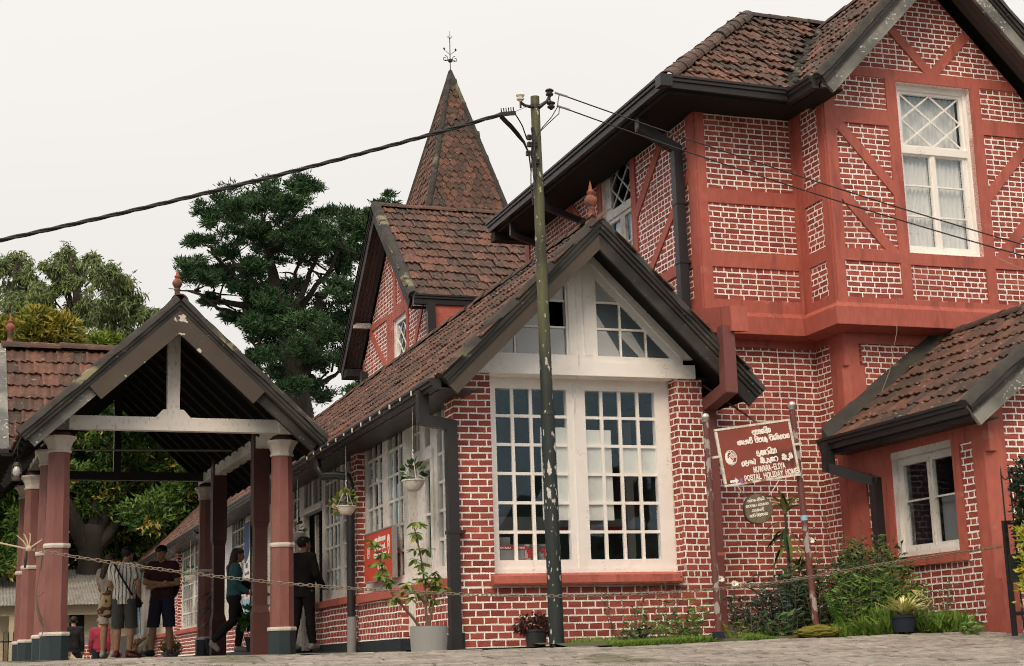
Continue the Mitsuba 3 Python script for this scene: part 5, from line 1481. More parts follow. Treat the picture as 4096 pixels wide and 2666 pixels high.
# the red counter board on the side wall (faces left)
RB = thing('counter_board', 'bright red notice board with white lettering fixed to the white side windows', 'sign')
RF_ = left(5.28)
add(RB + '__panel', MB().fbox(RF_, -21.6, -20.03, 1.075, 1.725, -.02, 0), 'redboard')
add(RB + '__frame', MB().fbox(RF_, -21.62, -20.0, 1.725, 1.745, -.03, .01).fbox(RF_, -20.03, -19.99, 1.06, 1.745, -.05, .01).fbox(RF_, -21.62, -20.03, 1.055, 1.075, -.03, .01), 'boardback')
scribe(RF_, [(1, na + uu), (1, da), (1, da), (.8, ra), sp_, (1, ya), (.6, aa), (1, ra + ii), (1, ya), (.5, aa), (1, ka), sp_, (1, ka), (1, va + uu), (1, na), (1, ta), (1, va)], -21.0, 1.585, .055, .60, .012, RB)
scribe(RF_, [(1, tm + uu), (1, ta2), (1, ta2 + ii), (1, tr), (1, tt), sp_, (1, tv), (1, tn + ii), (1, tk), sp_, (1, tk), (1, tr + uu), (1, tm), (1, tv + thk), (1, tt)], -21.0, 1.48, .052, .60, .011, RB)
ink(RF_, 'Philatelic Bureau Counter', -21.05, 1.375, .060, .68, key=RB)
scribe(RF_, G1, -20.85, 1.225, .05, .34, .012, RB)
b = MB(); c1 = np.array([-20.24, 1.50])
b.poly(RF_, Polygon([c1 + (-.07, .06), c1 + (-.05, .12), c1 + (0, .15), c1 + (.05, .12), c1 + (.07, .06), c1 + (.055, .0), c1 + (0, .07), c1 + (-.055, .0)]), .001, .003)
b.poly(RF_, LineString([c1 + (-.05, 0), c1 + (0, -.13), c1 + (.05, 0), c1 + (.025, -.02), c1 + (0, .03), c1 + (-.025, -.02), c1 + (-.05, 0)]).buffer(.007), .001, .003)
add(RB + '__emblem', b, 'letter')
c2 = np.array([-21.36, 1.47])
add(RB + '__emblem', MB().poly(RF_, LineString([c2 + (-.05, .06), c2 + (-.06, 0), c2 + (-.02, -.07), c2 + (.03, -.07), c2 + (.06, 0), c2 + (.05, .07), c2 + (.0, .09)]).buffer(.008).union(LineString([c2 + (-.01, .06), c2 + (.01, -.02)]).buffer(.008)), .001, .003), 'letter')
# tall poster by the rear windows
PS = thing('mail_poster', 'tall blue and white mail service poster on the rear side windows', 'poster')
PF = left(5.36)
add(PS + '__sheet', MB().fbox(PF, -32.22, -31.56, 1.0, 2.86, -.004, 0), 'paper')
add(PS + '__blue_print', MB().poly(PF, [(-32.20, 2.84), (-31.58, 2.84), (-31.58, 2.30), (-31.75, 2.12), (-32.05, 2.02), (-32.20, 2.05)], .001, .003), 'bluesign')
add(PS + '__blue_print', MB().fbox(PF, -32.20, -31.58, 1.02, 1.30, .001, .003), 'lightblue')
ink(PF, 'EMS', -32.1, 1.92, .09, .30, key=PS, m_='bluesign')
for i, q in enumerate(('Express Mail', 'Service')):
    ink(PF, q, -32.15, 1.78 - .12 * i, .07, .48 - .14 * i, False, PS, 'navy')
ink(PF, 'POST', -32.05, 1.33, .06, .25, key=PS, m_='magenta')


# ================================================================ vegetation
def leaves(c, d, L, W, col, bend=.15, side=None):
    """many small leaves: base c, direction d, length L, width W, colour col (all per leaf)"""
    c, d = np.asarray(c, float), np.asarray(d, float); n = len(c)
    d = d / np.maximum(np.linalg.norm(d, axis=1, keepdims=True), 1e-9)
    s = rng.normal(size=(n, 3)) if side is None else np.broadcast_to(side, (n, 3)) + rng.normal(0, .2, (n, 3))
    s = s - d * (s * d).sum(1, keepdims=True); s /= np.maximum(np.linalg.norm(s, axis=1, keepdims=True), 1e-9)
    u = np.cross(d, s); L, W = (np.broadcast_to(x, n)[:, None] for x in (L, W))
    m = c + d * L * .45 + u * L * bend * .5
    V = np.stack([c, m + s * W / 2, c + d * L - u * L * bend * .3, m - s * W / 2], 1).reshape(-1, 3)
    i = np.arange(n)[:, None] * 4
    return V, np.vstack([i + [0, 1, 2], i + [0, 2, 3]]), np.repeat(np.broadcast_to(col, (n, 3)), 4, 0)


def ball(n):
    v = rng.normal(size=(n, 3)); return v / np.linalg.norm(v, axis=1, keepdims=True)


def crown(key, blobs, per, sub, L, W, cols, mode='out', flat=1., tight=.30, hollow=.45, kind=None, accent=None):
    """foliage: blobs (x, y, z, r), each filled with sub twigs of per leaves"""
    C, D, K = [], [], []
    for x, y, z, r in blobs:
        k = max(3, int(sub))
        v = ball(k) * (hollow + (1 - hollow) * rng.random((k, 1)) ** .5) * [1, 1, flat]
        o = np.array([x, y, z]) + v * r
        tone = rng.random(k)
        q = np.repeat(o, per, 0) + rng.normal(size=(k * per, 3)) * r * tight * [1, 1, .8 * flat]
        dd = np.repeat(v, per, 0)
        if mode == 'out':
            d = dd * .7 + rng.normal(0, .55, q.shape) + [0, 0, .25]
        elif mode == 'droop':
            d = rng.normal(0, .55, q.shape) + [0, 0, -.9] + dd * .3
        else:
            d = dd * [1, 1, .3] + rng.normal(0, .4, q.shape) + [0, 0, .45]
        t = np.clip(np.repeat(tone, per)[:, None] + rng.normal(0, .18, (k * per, 1)), 0, 1)
        C.append(q); D.append(d); kk_ = np.array(cols[0]) * (1 - t) + np.array(cols[1]) * t
        if accent:
            hot = np.repeat(rng.random(k) < accent[0], per)[:, None] & (rng.random((k * per, 1)) < .7)
            kk_ = np.where(hot, np.array(accent[1]) * rng.uniform(.7, 1.2, (k * per, 1)), kk_)
        K.append(kk_)
    C, D, K = np.vstack(C), np.vstack(D), np.vstack(K)
    s = rng.uniform(.7, 1.25, len(C))
    V, F, K = leaves(C, D, L * s, W * s, K)
    return add(key, trimesh.Trimesh(V, F, process=False), 'leaf', color=K, kind=kind)


def limb(b, pts, r0, r1, k=6, wob=.0):
    pts = np.asarray(pts, float); n = max(4, len(pts) * 3)
    cs_ = CubicSpline(np.linspace(0, 1, len(pts)), pts) if len(pts) > 2 else None
    t = np.linspace(0, 1, n); p = cs_(t) if cs_ else pts[0] + (pts[1] - pts[0]) * t[:, None]
    p = p + rng.normal(0, wob, p.shape)
    return b.tube(p, r0 + (r1 - r0) * t, k)


def stand(y, pts, jitter=1.5):
    """clumps given as (x, height, radius) in metres, spread in depth about y"""
    return [(x, y + rng.uniform(-jitter, jitter), z, r) for x, z, r in pts]


CY = thing('cypress_tree', 'big dark green cypress with layered spreading branches behind the brick hall', 'tree')
cpx = [(10.1, 18.96, 0.5), (10.82, 18.73, 0.68), (11.71, 18.79, 0.63), (12.44, 18.93, 0.45), (9.84, 18.3, 0.68), (11, 17.91, 0.8), (12.07, 17.98, 0.75), (9.15, 17.43, 0.68), (8.28, 17.1, 0.57), (10.11, 17.21, 0.8), (8.55, 16.4, 0.68), (7.86, 16.18, 0.39), (9.42, 16.45, 0.63), (11.53, 17.12, 0.8), (12.61, 17.36, 0.75), (13.43, 17.79, 0.75), (14.26, 18.02, 0.68), (15, 18.16, 0.57),
       (15.38, 18.47, 0.39), (15.37, 17.91, 0.54), (15.27, 17.15, 0.54), (14.71, 16.84, 0.54), (11.53, 17.85, 0.71), (10.46, 18.15, 0.63), (10.82, 17.07, 0.71), (11.89, 16.4, 0.68), (12.43, 15.51, 0.75), (11.54, 13.66, 0.89), (12.24, 12.97, 0.89), (11.89, 11.88, 0.8), (13.32, 14.28, 0.8), (14.23, 14.32, 0.71), (13.89, 17.07, 0.75), (14.81, 17.31, 0.63), (12.97, 16.65, 0.54), (8.13, 15.48, 0.45), (8.73, 15.51, 0.39), (14.43, 16.36, 0.5), (15.16, 16.02, 0.43), (11.53, 15.65, 0.46), (8.39, 14.77, 0.32), (9.08, 14.63, 0.32), (9.77, 15.92, 0.36), (11, 16.53, 0.46), (9.42, 15.54, 0.46), (10.3, 15.41, 0.5), (10.83, 15.25, 0.54), (9.07, 15.88, 0.43), (9.95, 14.67, 0.39), (10.65, 14.52, 0.46), (12.25, 17.16, 0.63), (12.98, 17.2, 0.63),
       (11.54, 14.74, 0.8), (12.43, 14.78, 0.8), (11.01, 14.18, 0.63), (11.89, 13.85, 0.98), (12.96, 13.9, 0.98), (13.87, 14.85, 0.75), (14.6, 14.7, 0.64), (14.77, 13.79, 0.64), (11.54, 12.94, 0.86), (12.6, 12.8, 0.98), (13.68, 13.02, 0.86), (10.66, 13.26, 0.61), (10.83, 12.38, 0.71), (12.24, 11.89, 0.89), (13.31, 11.93, 0.75), (14.21, 12.13, 0.64), (11.54, 11.51, 0.71), (12.59, 11.01, 0.71), (13.84, 11.05, 0.61),
       (14.93, 11.44, 0.5), (12.95, 10.31, 0.54), (14.38, 10.34, 0.5), (11.89, 10.64, 0.5), (9.95, 13.95, 0.32), (10.13, 12.89, 0.36), (15.47, 11.09, 0.43), (15.31, 12.53, 0.43), (10.49, 11.66, 0.46)]
cb_ = stand(62, cpx, 3.0)
sm_ = []
for x, y, z, r in cb_:                      # every bough carries several small pads
    for k in range(8):
        a = rng.random() * 6.28; q = rng.uniform(.15, 1.12) * r
        sm_.append((x + q * math.cos(a), y - .4 + q * rng.normal(0, .8), z + q * .72 * math.sin(a), r * rng.uniform(.22, .46)))
crown(CY + '__crown', sm_, 17, 10, .23, .055, ((.018, .050, .020), (.060, .130, .050)), 'flat', .66, .56, .2)
b = MB(); P = lambda x, z, dy=0: np.array([x, 62 + dy, z])
limb(b, [P(12.68, 9.07), P(12.42, 11.01), P(11.98, 13.5), P(11.62, 14.57), P(11.39, 16.01), P(11.27, 17.84)], .55, .12, 9, .05)
limb(b, [P(12.42, 11.01), P(12.95, 12.27), P(13.23, 13.55), P(13.33, 14.83)], .32, .14, 7, .05)
for e, s_ in (((8.55, 16.49), (11.8, 14.21)), ((9.41, 16.99), (11.54, 14.74)), ((10.12, 16.3), (11.54, 14.74)), ((12.61, 16.62), (11.8, 14.21)), ((14.25, 17.28), (12.25, 13.87)), ((14.99, 17.32), (13.33, 14.83)), ((13.43, 17.23), (11.98, 13.86)), ((10.82, 18.18), (11.32, 16.37)), ((12.25, 18.27), (11.36, 16.55)), ((14.78, 14.34), (13.14, 12.82)), ((10.66, 12.91), (12.42, 11.36)), ((8.22, 15.12), (10.83, 14.53)), ((14.39, 11.96), (12.95, 11.38)), ((8.74, 14.61), (11.01, 14.18))):
    a, c = P(*s_), P(*e, rng.uniform(-2, 2))
    limb(b, [a, (a + c) / 2 + [0, 0, -.35], c], .17, .05, 6, .06)
    for k in range(6):
        t = rng.uniform(.45, 1); q = a + (c - a) * t; limb(b, [q, q + rng.normal(0, .8, 3) + [0, 0, .2]], .05, .015, 4, .03)
add(CY + '__trunk', b, 'bark', smooth=True)

eu = [('slender pale green gum tree cut by the left edge of the picture', 76, [(1.23, 19.15, 0.79), (1.81, 19.4, 0.66), (1.36, 18.11, 0.88), (2.13, 18.57, 0.61), (2.64, 18.17, 0.35), (1.31, 16.84, 0.92), (2.29, 16.78, 0.96), (2.96, 17.23, 0.74), (3.19, 16.29, 0.96), (1.83, 15.72, 0.99), (2.92, 15.44, 0.99), (1.16, 15.59, 0.74), (3.78, 16.32, 0.57), (2.17, 17.3, 0.66)], [(2.59, 13.15), (2.41, 16.05), (2.16, 17.72), (1.72, 19.18)]),
      ('tall thin gum tree with a separate top tuft left of the porch gable', 74, [(4.07, 19.33, 0.64), (3.79, 18.79, 0.68), (3.32, 18.45, 0.55), (4.48, 18.72, 0.51), (5.01, 18.75, 0.34), (3.63, 17.74, 0.43), (3.35, 17.32, 0.3), (4.12, 17.66, 0.47), (4.33, 17.05, 0.3), (4.06, 16.11, 0.43), (3.89, 15.28, 0.55)], [(4.49, 12.86), (4.39, 15.3), (4.5, 16.96), (4.24, 18.19), (4.08, 19.23)]),
      ('bushy gum tree just left of the porch gable finial', 72, [(5.43, 17.56, 0.62), (5.91, 17.69, 0.58), (4.95, 17.33, 0.37), (6.4, 17.2, 0.58), (6.8, 16.61, 0.62), (5.16, 16.53, 0.75), (5.84, 16.46, 0.79), (4.79, 16.21, 0.58), (5.47, 15.74, 0.75), (6.43, 15.68, 0.71), (7.1, 16.21, 0.46), (7.3, 15.71, 0.37), (6.16, 14.96, 0.71), (5.11, 14.92, 0.5), (6.83, 14.88, 0.58), (4.54, 14.7, 0.37)], [(5.96, 12.55), (5.91, 14.75), (5.8, 16.16), (5.86, 17.38)])]
for lab, y, px, tr in eu:
    k = thing('gum_tree', lab, 'tree', None)
    sm_ = []
    for x, y_, z, r in stand(y, px, 2):
        for j in range(7):
            v_ = ball(1)[0] * r * rng.uniform(.3, .95); sm_.append((x + v_[0], y_ + v_[1], z + v_[2] * .9, r * rng.uniform(.28, .44)))
    crown(k + '__crown', sm_, 11, 9, .30, .075, ((.080, .120, .048), (.205, .26, .10)), 'droop', 1, .46, .2)
    b = MB(); q = [np.array([u, y, v]) for u, v in tr]
    limb(b, q, .34, .08, 7, .05)
    for u, v, r in px:
        e = np.array([u, y, v]); s_ = q[min(len(q) - 1, 1 + int(rng.integers(len(q) - 1)))]
        limb(b, [s_, (s_ + e) / 2 + [0, 0, -.4], e], .10, .03, 5, .08)
    add(k + '__trunk', b, 'bark', smooth=True)
for lab, y, px in (('yellow-green feathery tree behind the tiled left end of the porch', 58, [(0.96, 11.74, 0.5), (1.47, 12.08, 0.53), (1.98, 12.34, 0.5), (2.44, 12.11, 0.53), (2.89, 12.05, 0.47), (3.28, 11.91, 0.33), (1.85, 11.77, 0.6), (2.6, 11.64, 0.5), (1.13, 11.11, 0.67), (0.93, 10.48, 0.84), (0.9, 9.38, 1), (1.73, 10.97, 0.84)]),
                   ('small bright green tree top showing over the porch roof beside the gable', 56, [(4.27, 11.3, 0.29), (4.54, 11.44, 0.23), (4.06, 11.14, 0.26), (4.43, 11.07, 0.32)])):
    k = thing('feathery_tree', lab, 'tree')
    crown(k + '__crown', stand(y, px, 1.5), 34, 26, .30, .085, ((.13, .165, .02), (.36, .29, .05)) if 'yellow' in lab else ((.10, .17, .02), (.22, .27, .05)), 'out', .8, .3, .4)
    q = np.array([px[1][0], y, px[1][1] - .7]); b = MB(); limb(b, [(q[0], y, -.6), q], .3, .1, 7, .04); add(k + '__trunk', b, 'bark', smooth=True)
BT = thing('broadleaf_tree', 'large leafy dark green tree with yellowing tips seen through the porch', 'tree')
px = [(x + rng.uniform(-.2, .2), z + rng.uniform(-.17, .17), rng.uniform(.49, .69)) for x in np.arange(.1, 7.9, .74) for z in np.arange(3.2, 8.7, .62) if not (z < 4.9 and 2.2 < x < 4.3) and z > 2.7 + max(0, x - 4.6) * .9]
crown(BT + '__crown', stand(50, px, 2.5), 34, 32, .21, .080, ((.018, .060, .012), (.105, .185, .030)), 'out', .8, .24, .45, accent=(.10, (.36, .30, .06)))
b = MB(); P = lambda x, z, dy=0: np.array([x, 50 + dy, z])
limb(b, [P(3.53, -0.04), P(3.52, 2.02), P(3.56, 3.2), P(3.68, 4.38)], .46, .34, 10, .02)
for e in ((2.37, 5.71), (4.69, 6.27), (5.5, 5.32), (4.01, 7.21), (1.6, 5.97)):
    limb(b, [P(3.58, 3.33), P((3.58 + e[0]) / 2, (3.5 + e[1]) / 2 + .25), P(*e)], .24, .08, 7, .04)
add(BT + '__trunk', b, 'bark', smooth=True)
LT = thing('broadleaf_tree', 'dark leafy tree added beyond the left edge to shade the porch and side wall', 'tree')  # unseen tree, added to block sky light from the left
crown(LT + '__crown', [(-4.6 + rng.normal(0, 1.7), 33 + rng.normal(0, 2.2), 5.4 + rng.normal(0, 1.9), 1.35) for _ in range(46)], 24, 20, .24, .11, ((.016, .050, .012), (.07, .13, .03)), 'out', .9, .3, .4)
b = MB(); limb(b, [(-4.6, 33, -.2), (-4.5, 33.1, 2.2), (-4.7, 33, 5)], .32, .16, 8, .02); add(LT + '__trunk', b, 'bark', smooth=True)
HG = thing('hedge_bank', 'dark tangled hedge filling the background left of the porch columns', 'hedge')
crown(HG + '__foliage', stand(56, [(x, z, .97) for x in np.arange(.0, 8.2, .95) for z in (6.4, 5.2, 3.9, 2.6, 1.4) if not (z < 3.2 and x > 1.7)], 2), 24, 24, .34, .13, ((.014, .040, .012), (.05, .10, .025)), 'out', 1, .35, .2)

# cottage down the slope
CO = thing('cottage', 'small cream cottage with corrugated roof in the dip behind the porch', 'cottage')
add(CO + '__wall', MB().box(-.3, 1.05, 46.6, 46.8, -1.2, 1.75).box(1.05, 2.75, 46.6, 46.8, 1.1, 1.75).box(2.75, 2.8, 46.6, 46.8, -1.2, 1.75).box(3.22, 4.6, 46.6, 46.8, -1.2, 1.75).box(1.05, 2.75, 48, 48.2, -1.2, 1.75), 'cream')
add(CO + '__post', MB().box(1.16, 1.32, 46.0, 46.16, -1.2, 1.78), 'cream')
add(CO + '__lintel', MB().box(.8, 4.6, 46.0, 46.14, 1.52, 1.80), 'cream')
add(CO + '__doorway', MB().box(2.8, 3.22, 46.75, 46.78, -1.2, 1.56), 'darkroom')
xx = np.arange(.3, 4.8, .045); yy_ = np.array([45.7, 50.5]); V = np.vstack([np.stack([xx, 0 * xx + y, 1.80 + (y - 45.7) * .26 + .028 * np.cos(xx / .09 * 2 * np.pi)], 1) for y in yy_]); n_ = len(xx); a = np.arange(n_ - 1)
add(CO + '__roof', (np.vstack([V, V - [0, 0, .012]]), np.vstack([np.stack([a, a + 1, a + n_ + 1], 1), np.stack([a, a + n_ + 1, a + n_], 1), np.stack([a + 2 * n_, a, a + 1], 1), np.stack([a + 2 * n_, a + 1, a + 2 * n_ + 1], 1)])), 'corrug', smooth=False)
BW_ = thing('low_brick_pier', 'short red and white brick pier beside the cottage doorway', 'pier')
add(BW_ + '__core', MB().box(3.05, 3.38, 44.2, 44.5, -.8, .66), 'mortar')
q = Bricks(BW_, BW_ + '__core'); q.panel(front(44.2), rect(3.05, 3.38, -.5, .66), .09, .2); q.emit()
add('flower_pot', MB().lathe([(0, 0), (.08, 0), (.11, .2), (.09, .2)], (3.15, 44.3, .66), 10), 'boxgrey', label='grey pot standing on the short brick pier', cat='pot')
FN = thing('iron_fence', 'dark iron railing at the far left behind the columns', 'fence')
for i in range(9):
    x = .35 + i * .11
    add(FN + '__bar', MB().tube([(x, 40, -.3), (x, 40, .95)], .012, 5), 'gateblack')
add(FN + '__rail', MB().box(.2, 1.5, 39.99, 40.01, .70, .73).box(.2, 1.5, 39.99, 40.01, .1, .13), 'gateblack')


# ---------------------------------------------------------------- pots, baskets and bed plants
def leafply(L, W, m_, bend=.3):
    v = np.array([(0, 0, 0), (-W * .42, L * .35, .02 * L), (W * .42, L * .35, .02 * L), (0, L * .40, -.06 * L), (-W * .40, L * .68, -.02 * L - bend * L * .2), (W * .40, L * .68, -.02 * L - bend * L * .2), (0, L * .72, -.09 * L - bend * L * .2), (0, L, -bend * L * .6)])
    f = np.array([(0, 3, 1), (0, 2, 3), (1, 3, 6), (1, 6, 4), (3, 2, 5), (3, 5, 6), (4, 6, 7), (6, 5, 7)])
    return mikit.ply((v, f), m_)


for _k, _c in (('leafgreen', (.12, .19, .03)), ('leafyellow', (.36, .36, .07)), ('leafdark', (.03, .085, .02)), ('leafpale', (.40, .38, .17)), ('leafred', (.045, .013, .011)), ('leafolive', (.19, .22, .055))):
    mat(_k, _c, .5, spec=.4)


def leafat(key, ply_, o, d, s=1., roll=.5):
    d = nrm(d); x = np.cross(d, (0, 0, 1.)); x = nrm(x) if np.linalg.norm(x) > 1e-3 else np.array([1., 0, 0]); z = np.cross(x, d)
    a = rng.normal(0, roll); x, z = x * math.cos(a) + z * math.sin(a), z * math.cos(a) - x * math.sin(a)
    m = np.eye(4); m[:3, 0], m[:3, 1], m[:3, 2], m[:3, 3] = x * s, d * s, z * s, o
    put(key + '__leaf', ply_, m)


bp = thing('potted_umbrella_plant', 'spreading umbrella plant in a grey concrete tub by the corner downpipe', 'potted plant')
add(bp + '__tub', MB().lathe([(0, .08), (.20, .08), (.212, .355), (.216, .36), (.195, .36), (.19, .31), (0, .31)], (4.88, 17.0, 0), 28), 'potconcrete', smooth=40)
L1, L2 = leafply(.115, .05, 'm_leafgreen'), leafply(.11, .048, 'm_leafolive'); L3 = leafply(.10, .045, 'm_leafyellow')
stems = [[(4.87, 17.0, .3), (4.85, 17.0, .6), (4.83, 16.98, .88), (4.78, 16.97, 1.2), (4.70, 16.95, 1.50)], [(4.80, 16.98, .3), (4.60, 16.95, .55), (4.42, 16.92, .76), (4.33, 16.9, 1.0), (4.25, 16.9, 1.24)], [(4.84, 17.0, .62), (4.72, 16.97, .72), (4.60, 16.95, .80)], [(4.88, 17.0, .35), (4.93, 16.97, .6), (4.98, 16.95, .78)], [(4.85, 17, .62), (4.92, 16.95, .84), (4.95, 16.93, .92)]]
b = MB()
for s_ in stems:
    limb(b, s_, .018, .006, 6, .001)
add(bp + '__stem', b, 'stem', smooth=True)
n = 0
for s_, ts_ in zip(stems, ((.5, .6, .68, .76, .84, .92, 1.0), (.45, .55, .65, .74, .82, .9, 1.0), (.5, .8, 1.0), (.6, .85, 1.0), (.3, .6, .8, 1.0))):
    q = CubicSpline(np.linspace(0, 1, len(s_)), np.array(s_))
    for t in ts_:
        for h in range(2):
            o = q(t) + rng.normal(0, .035, 3); a0 = rng.random() * 6
            for k in range(6):
                d = np.array([math.cos(a0 + k * 1.05), math.sin(a0 + k * 1.05), rng.uniform(-.95, .25)])
                if n < 290:
                    leafat(bp, L3 if rng.random() < .10 else (L1 if rng.random() < .6 else L2), o, d, rng.uniform(.75, 1.15)); n += 1


def basket(x, y, z, top, lab, flowers=None, trail=0, dense=44, s=.88):
    k = thing('hanging_basket', lab, 'hanging basket')
    add(k + '__bowl', MB().lathe([(0, -.09 * s), (.07 * s, -.09 * s), (.09 * s, -.075 * s), (.13 * s, -.02 * s), (.15 * s, .035 * s), (.165 * s, .04 * s), (.165 * s, .055 * s), (.14 * s, .055 * s), (.12 * s, .02 * s), (0, .02 * s)], (x, y, z), 22), 'potwhite', smooth=40)
    hk = np.array([x, y, z + .36 * s])
    for i in range(3):
        a = i * 2.094 + .5
        add(k + '__hanger', MB().tube([(x + .15 * s * math.cos(a), y + .15 * s * math.sin(a), z + .05 * s), tuple(hk)], .006 * s, 5), 'potwhite')
    add(k + '__hook', MB().tube([hk, hk + (0, 0, .03), hk + (0, .03, .06), hk + (0, .01, .09), hk + (0, -.02, .07)], .007, 5).tube([hk + (0, 0, .08), (x, y, top)], .0025, 4), 'potwhite')
    pl_ = leafply(.115 * s, .10 * s, 'm_leafdark' if flowers is None else 'm_leafolive', .2); pl2 = leafply(.115 * s, .10 * s, 'm_leafgreen', .2)
    for i in range(dense):
        v = ball(1)[0]; o = np.array([x, y, z + .07 * s]) + v * [.12 * s, .12 * s, .10 * s] + [0, 0, .08]
        if i < trail:
            o = np.array([x - rng.uniform(.05, .2) * s, y + rng.uniform(.05, .30) * s, z + rng.uniform(-.12, .22) * s])
        leafat(k, pl_ if rng.random() < .65 else pl2, o, v + [0, 0, .3], rng.uniform(.7, 1.1))
    if flowers:
        for i in range(7):
            o = np.array([x - rng.uniform(-.05, .18), y + rng.uniform(-.05, .34), z + rng.uniform(-.14, .16)])
            add(k + '__flower', MB().lathe([(0, -.012), (.022, 0), (.012, .012), (0, .014)], o, 6), flowers)


basket(4.95, 21.27, 2.07, 2.95, 'white hanging basket with trailing pink geraniums left of the brick pillar', 'pinkflower', 20, 50)
basket(4.95, 17.78, 2.03, 2.95, 'white hanging basket with one round dark green plant beside the corner downpipe')
basket(4.95, 24.7, 1.98, 2.9, 'white hanging basket above the person in the dark doorway', None, 6, 20)
basket(4.95, 37.4, 2.03, 2.9, 'white hanging basket against the far shaded windows behind the porch posts', None, 8, 22)
basket(4.95, 33.2, 2.0, 2.9, 'white hanging basket behind the head of the walking person', None, 4, 24)


def pot(key, x, y, z, r0, r1, h, m_, rim=.012, lab=None, cat='potted plant', group=None):
    k = thing(key, lab, cat, group)
    add(k + '__pot', MB().lathe([(0, 0), (r0, 0), (r1, h * .86), (r1 + rim, h * .88), (r1 + rim, h), (r1 - .01, h), (r1 - .02, h * .85), (0, h * .85)], (x, y, z), 20), m_, smooth=40)
    return k


def tuft(key, o, n, L, W, cols, up=.6, spread=1., droop=.25, seg=4):
    """arching strap leaves from one point, joined into one foliage part"""
    b = MB(); K = []
    for i in range(n):
        a = rng.random() * 6.28; u = up * rng.uniform(.4, 1.4); l = L * rng.uniform(.6, 1.1); w = W * rng.uniform(.7, 1.2)
        d = np.array([math.cos(a) * spread, math.sin(a) * spread, u]); d /= np.linalg.norm(d); s_ = np.array([-math.sin(a), math.cos(a), 0])
        t = np.linspace(0, 1, seg + 1); P3 = np.array(o) + np.outer(t, d) * l - np.outer(t ** 2.2, [0, 0, droop * l * 1.6]); ww = w * np.array([.6, 1, .9, .6, .05])[:seg + 1] if seg == 4 else w * (1 - t)
        V = np.vstack([P3 - s_ * ww[:, None] / 2, P3 + s_ * ww[:, None] / 2 + [0, 0, w * .12]]); m = seg + 1
        F = [(j, j + 1, m + j + 1) for j in range(seg)] + [(j, m + j + 1, m + j) for j in range(seg)]
        b.raw(V, F); c = cols[rng.integers(len(cols))]; K.append(np.tile(np.array(c) * rng.uniform(.8, 1.2), (len(V), 1)))
    return add(key, b.mesh(), 'leaf', color=np.vstack(K))


sp = pot('potted_red_shrub', 5.98, 16.55, .095, .105, .125, .19, 'potgrey', lab='dark red leafed shrub in a dark plastic pot left of the pole')
crown(sp + '__foliage', [(5.88, 16.55, .36, .10), (5.98, 16.5, .40, .11), (6.07, 16.55, .36, .10), (5.80, 16.55, .32, .06), (6.12, 16.5, .31, .06)], 9, 16, .055, .024, ((.025, .008, .007), (.085, .025, .018)), 'droop', 1, .3, .4)
for o in ((5.92, 16.42, .33), (6.0, 16.42, .30), (6.17, 16.46, .36), (5.88, 16.42, .35)):
    add(sp + '__flower', MB().lathe([(0, 0), (.016, .002), (0, .006)], o, 5), 'daisy')
p2 = pot('potted_rosette_plant', 4.42, 25.75, .2, .08, .125, .24, 'potgrey', lab='dark pot with a bright green rosette plant in front of the walking person')
add(p2 + '__stem', MB().tube([(4.42, 25.75, .4), (4.44, 25.74, .62)], .018, 6), 'stem')
crown(p2 + '__foliage', [(4.36, 25.7, .78, .11), (4.50, 25.7, .70, .11), (4.58, 25.7, .62, .09), (4.34, 25.7, .66, .07)], 8, 16, .085, .07, ((.015, .06, .015), (.05, .13, .03)), 'out')
p3 = pot('potted_croton', 4.85, 26.2, .2, .08, .13, .30, 'potgrey', lab='dark pot with long yellow-green leaves between the chamfered post and the front right column')
add(p3 + '__stem', MB().tube([(4.85, 26.2, .4), (4.80, 26.2, .8), (4.84, 26.2, 1.15), (4.86, 26.2, 1.5)], .012, 5), 'stem')
for z in (.75, .95, 1.12, 1.28):
    tuft(p3 + '__foliage', (4.78, 26.15, z), 9, .24, .045, [(.17, .18, .03), (.25, .21, .05), (.08, .11, .02)], .5, 1, .4)
p4 = pot('potted_dark_palm', 4.0, 27.3, .2, .08, .12, .26, 'potgrey', lab='shaded pot plant with thin drooping leaves at the rear right column')
for z in (.7, .95, 1.2):
    tuft(p4 + '__foliage', (3.98, 27.2, z), 9, .32, .035, [(.03, .05, .02), (.05, .07, .03)], .5, 1, .6)
add(p4 + '__stem', MB().tube([(4.0, 27.3, .4), (3.98, 27.2, 1.25)], .012, 5), 'stem')
add('concrete_planter', MB().box(2.40, 2.64, 27.0, 27.25, .15, .53), 'potconcrete', label='plain grey planter box behind the man in the striped shirt', cat='planter')
for x, y, z, lab in ((2.83, 27.6, .2, 'dry golden bush behind the legs of the man with folded arms'), (3.42, 28.3, .2, 'round dry golden bush in a low bowl beside the shaded column')):
    k = pot('dry_bush', x, y, z - .03, .12, .17, .09, 'potconcrete', lab=lab, cat='bush')
    crown(k + '__foliage', [(x, y, z + .18, .13), (x - .06, y, z + .13, .09), (x + .07, y, z + .14, .09)], 12, 30, .05, .02, ((.16, .12, .05), (.34, .28, .13)), 'out', 1, .3, .3)
ap_ = pot('potted_spider_plant', 9.45, 14.62, .13, .10, .125, .17, 'navy', lab='pale striped spider plant in a navy pot on the edge of the paving')
tuft(ap_ + '__foliage', (9.45, 14.6, .30), 130, .36, .026, [(.66, .60, .30), (.54, .52, .20), (.34, .40, .11)], 1.25, .9, .17)
add(ap_ + '__runner', MB().tube([(9.45, 14.6, .32), (9.25, 14.55, .37), (9.08, 14.55, .44)], .004, 4).tube([(9.5, 14.6, .32), (9.72, 14.6, .38), (9.84, 14.6, .48)], .004, 4), 'leafpale')

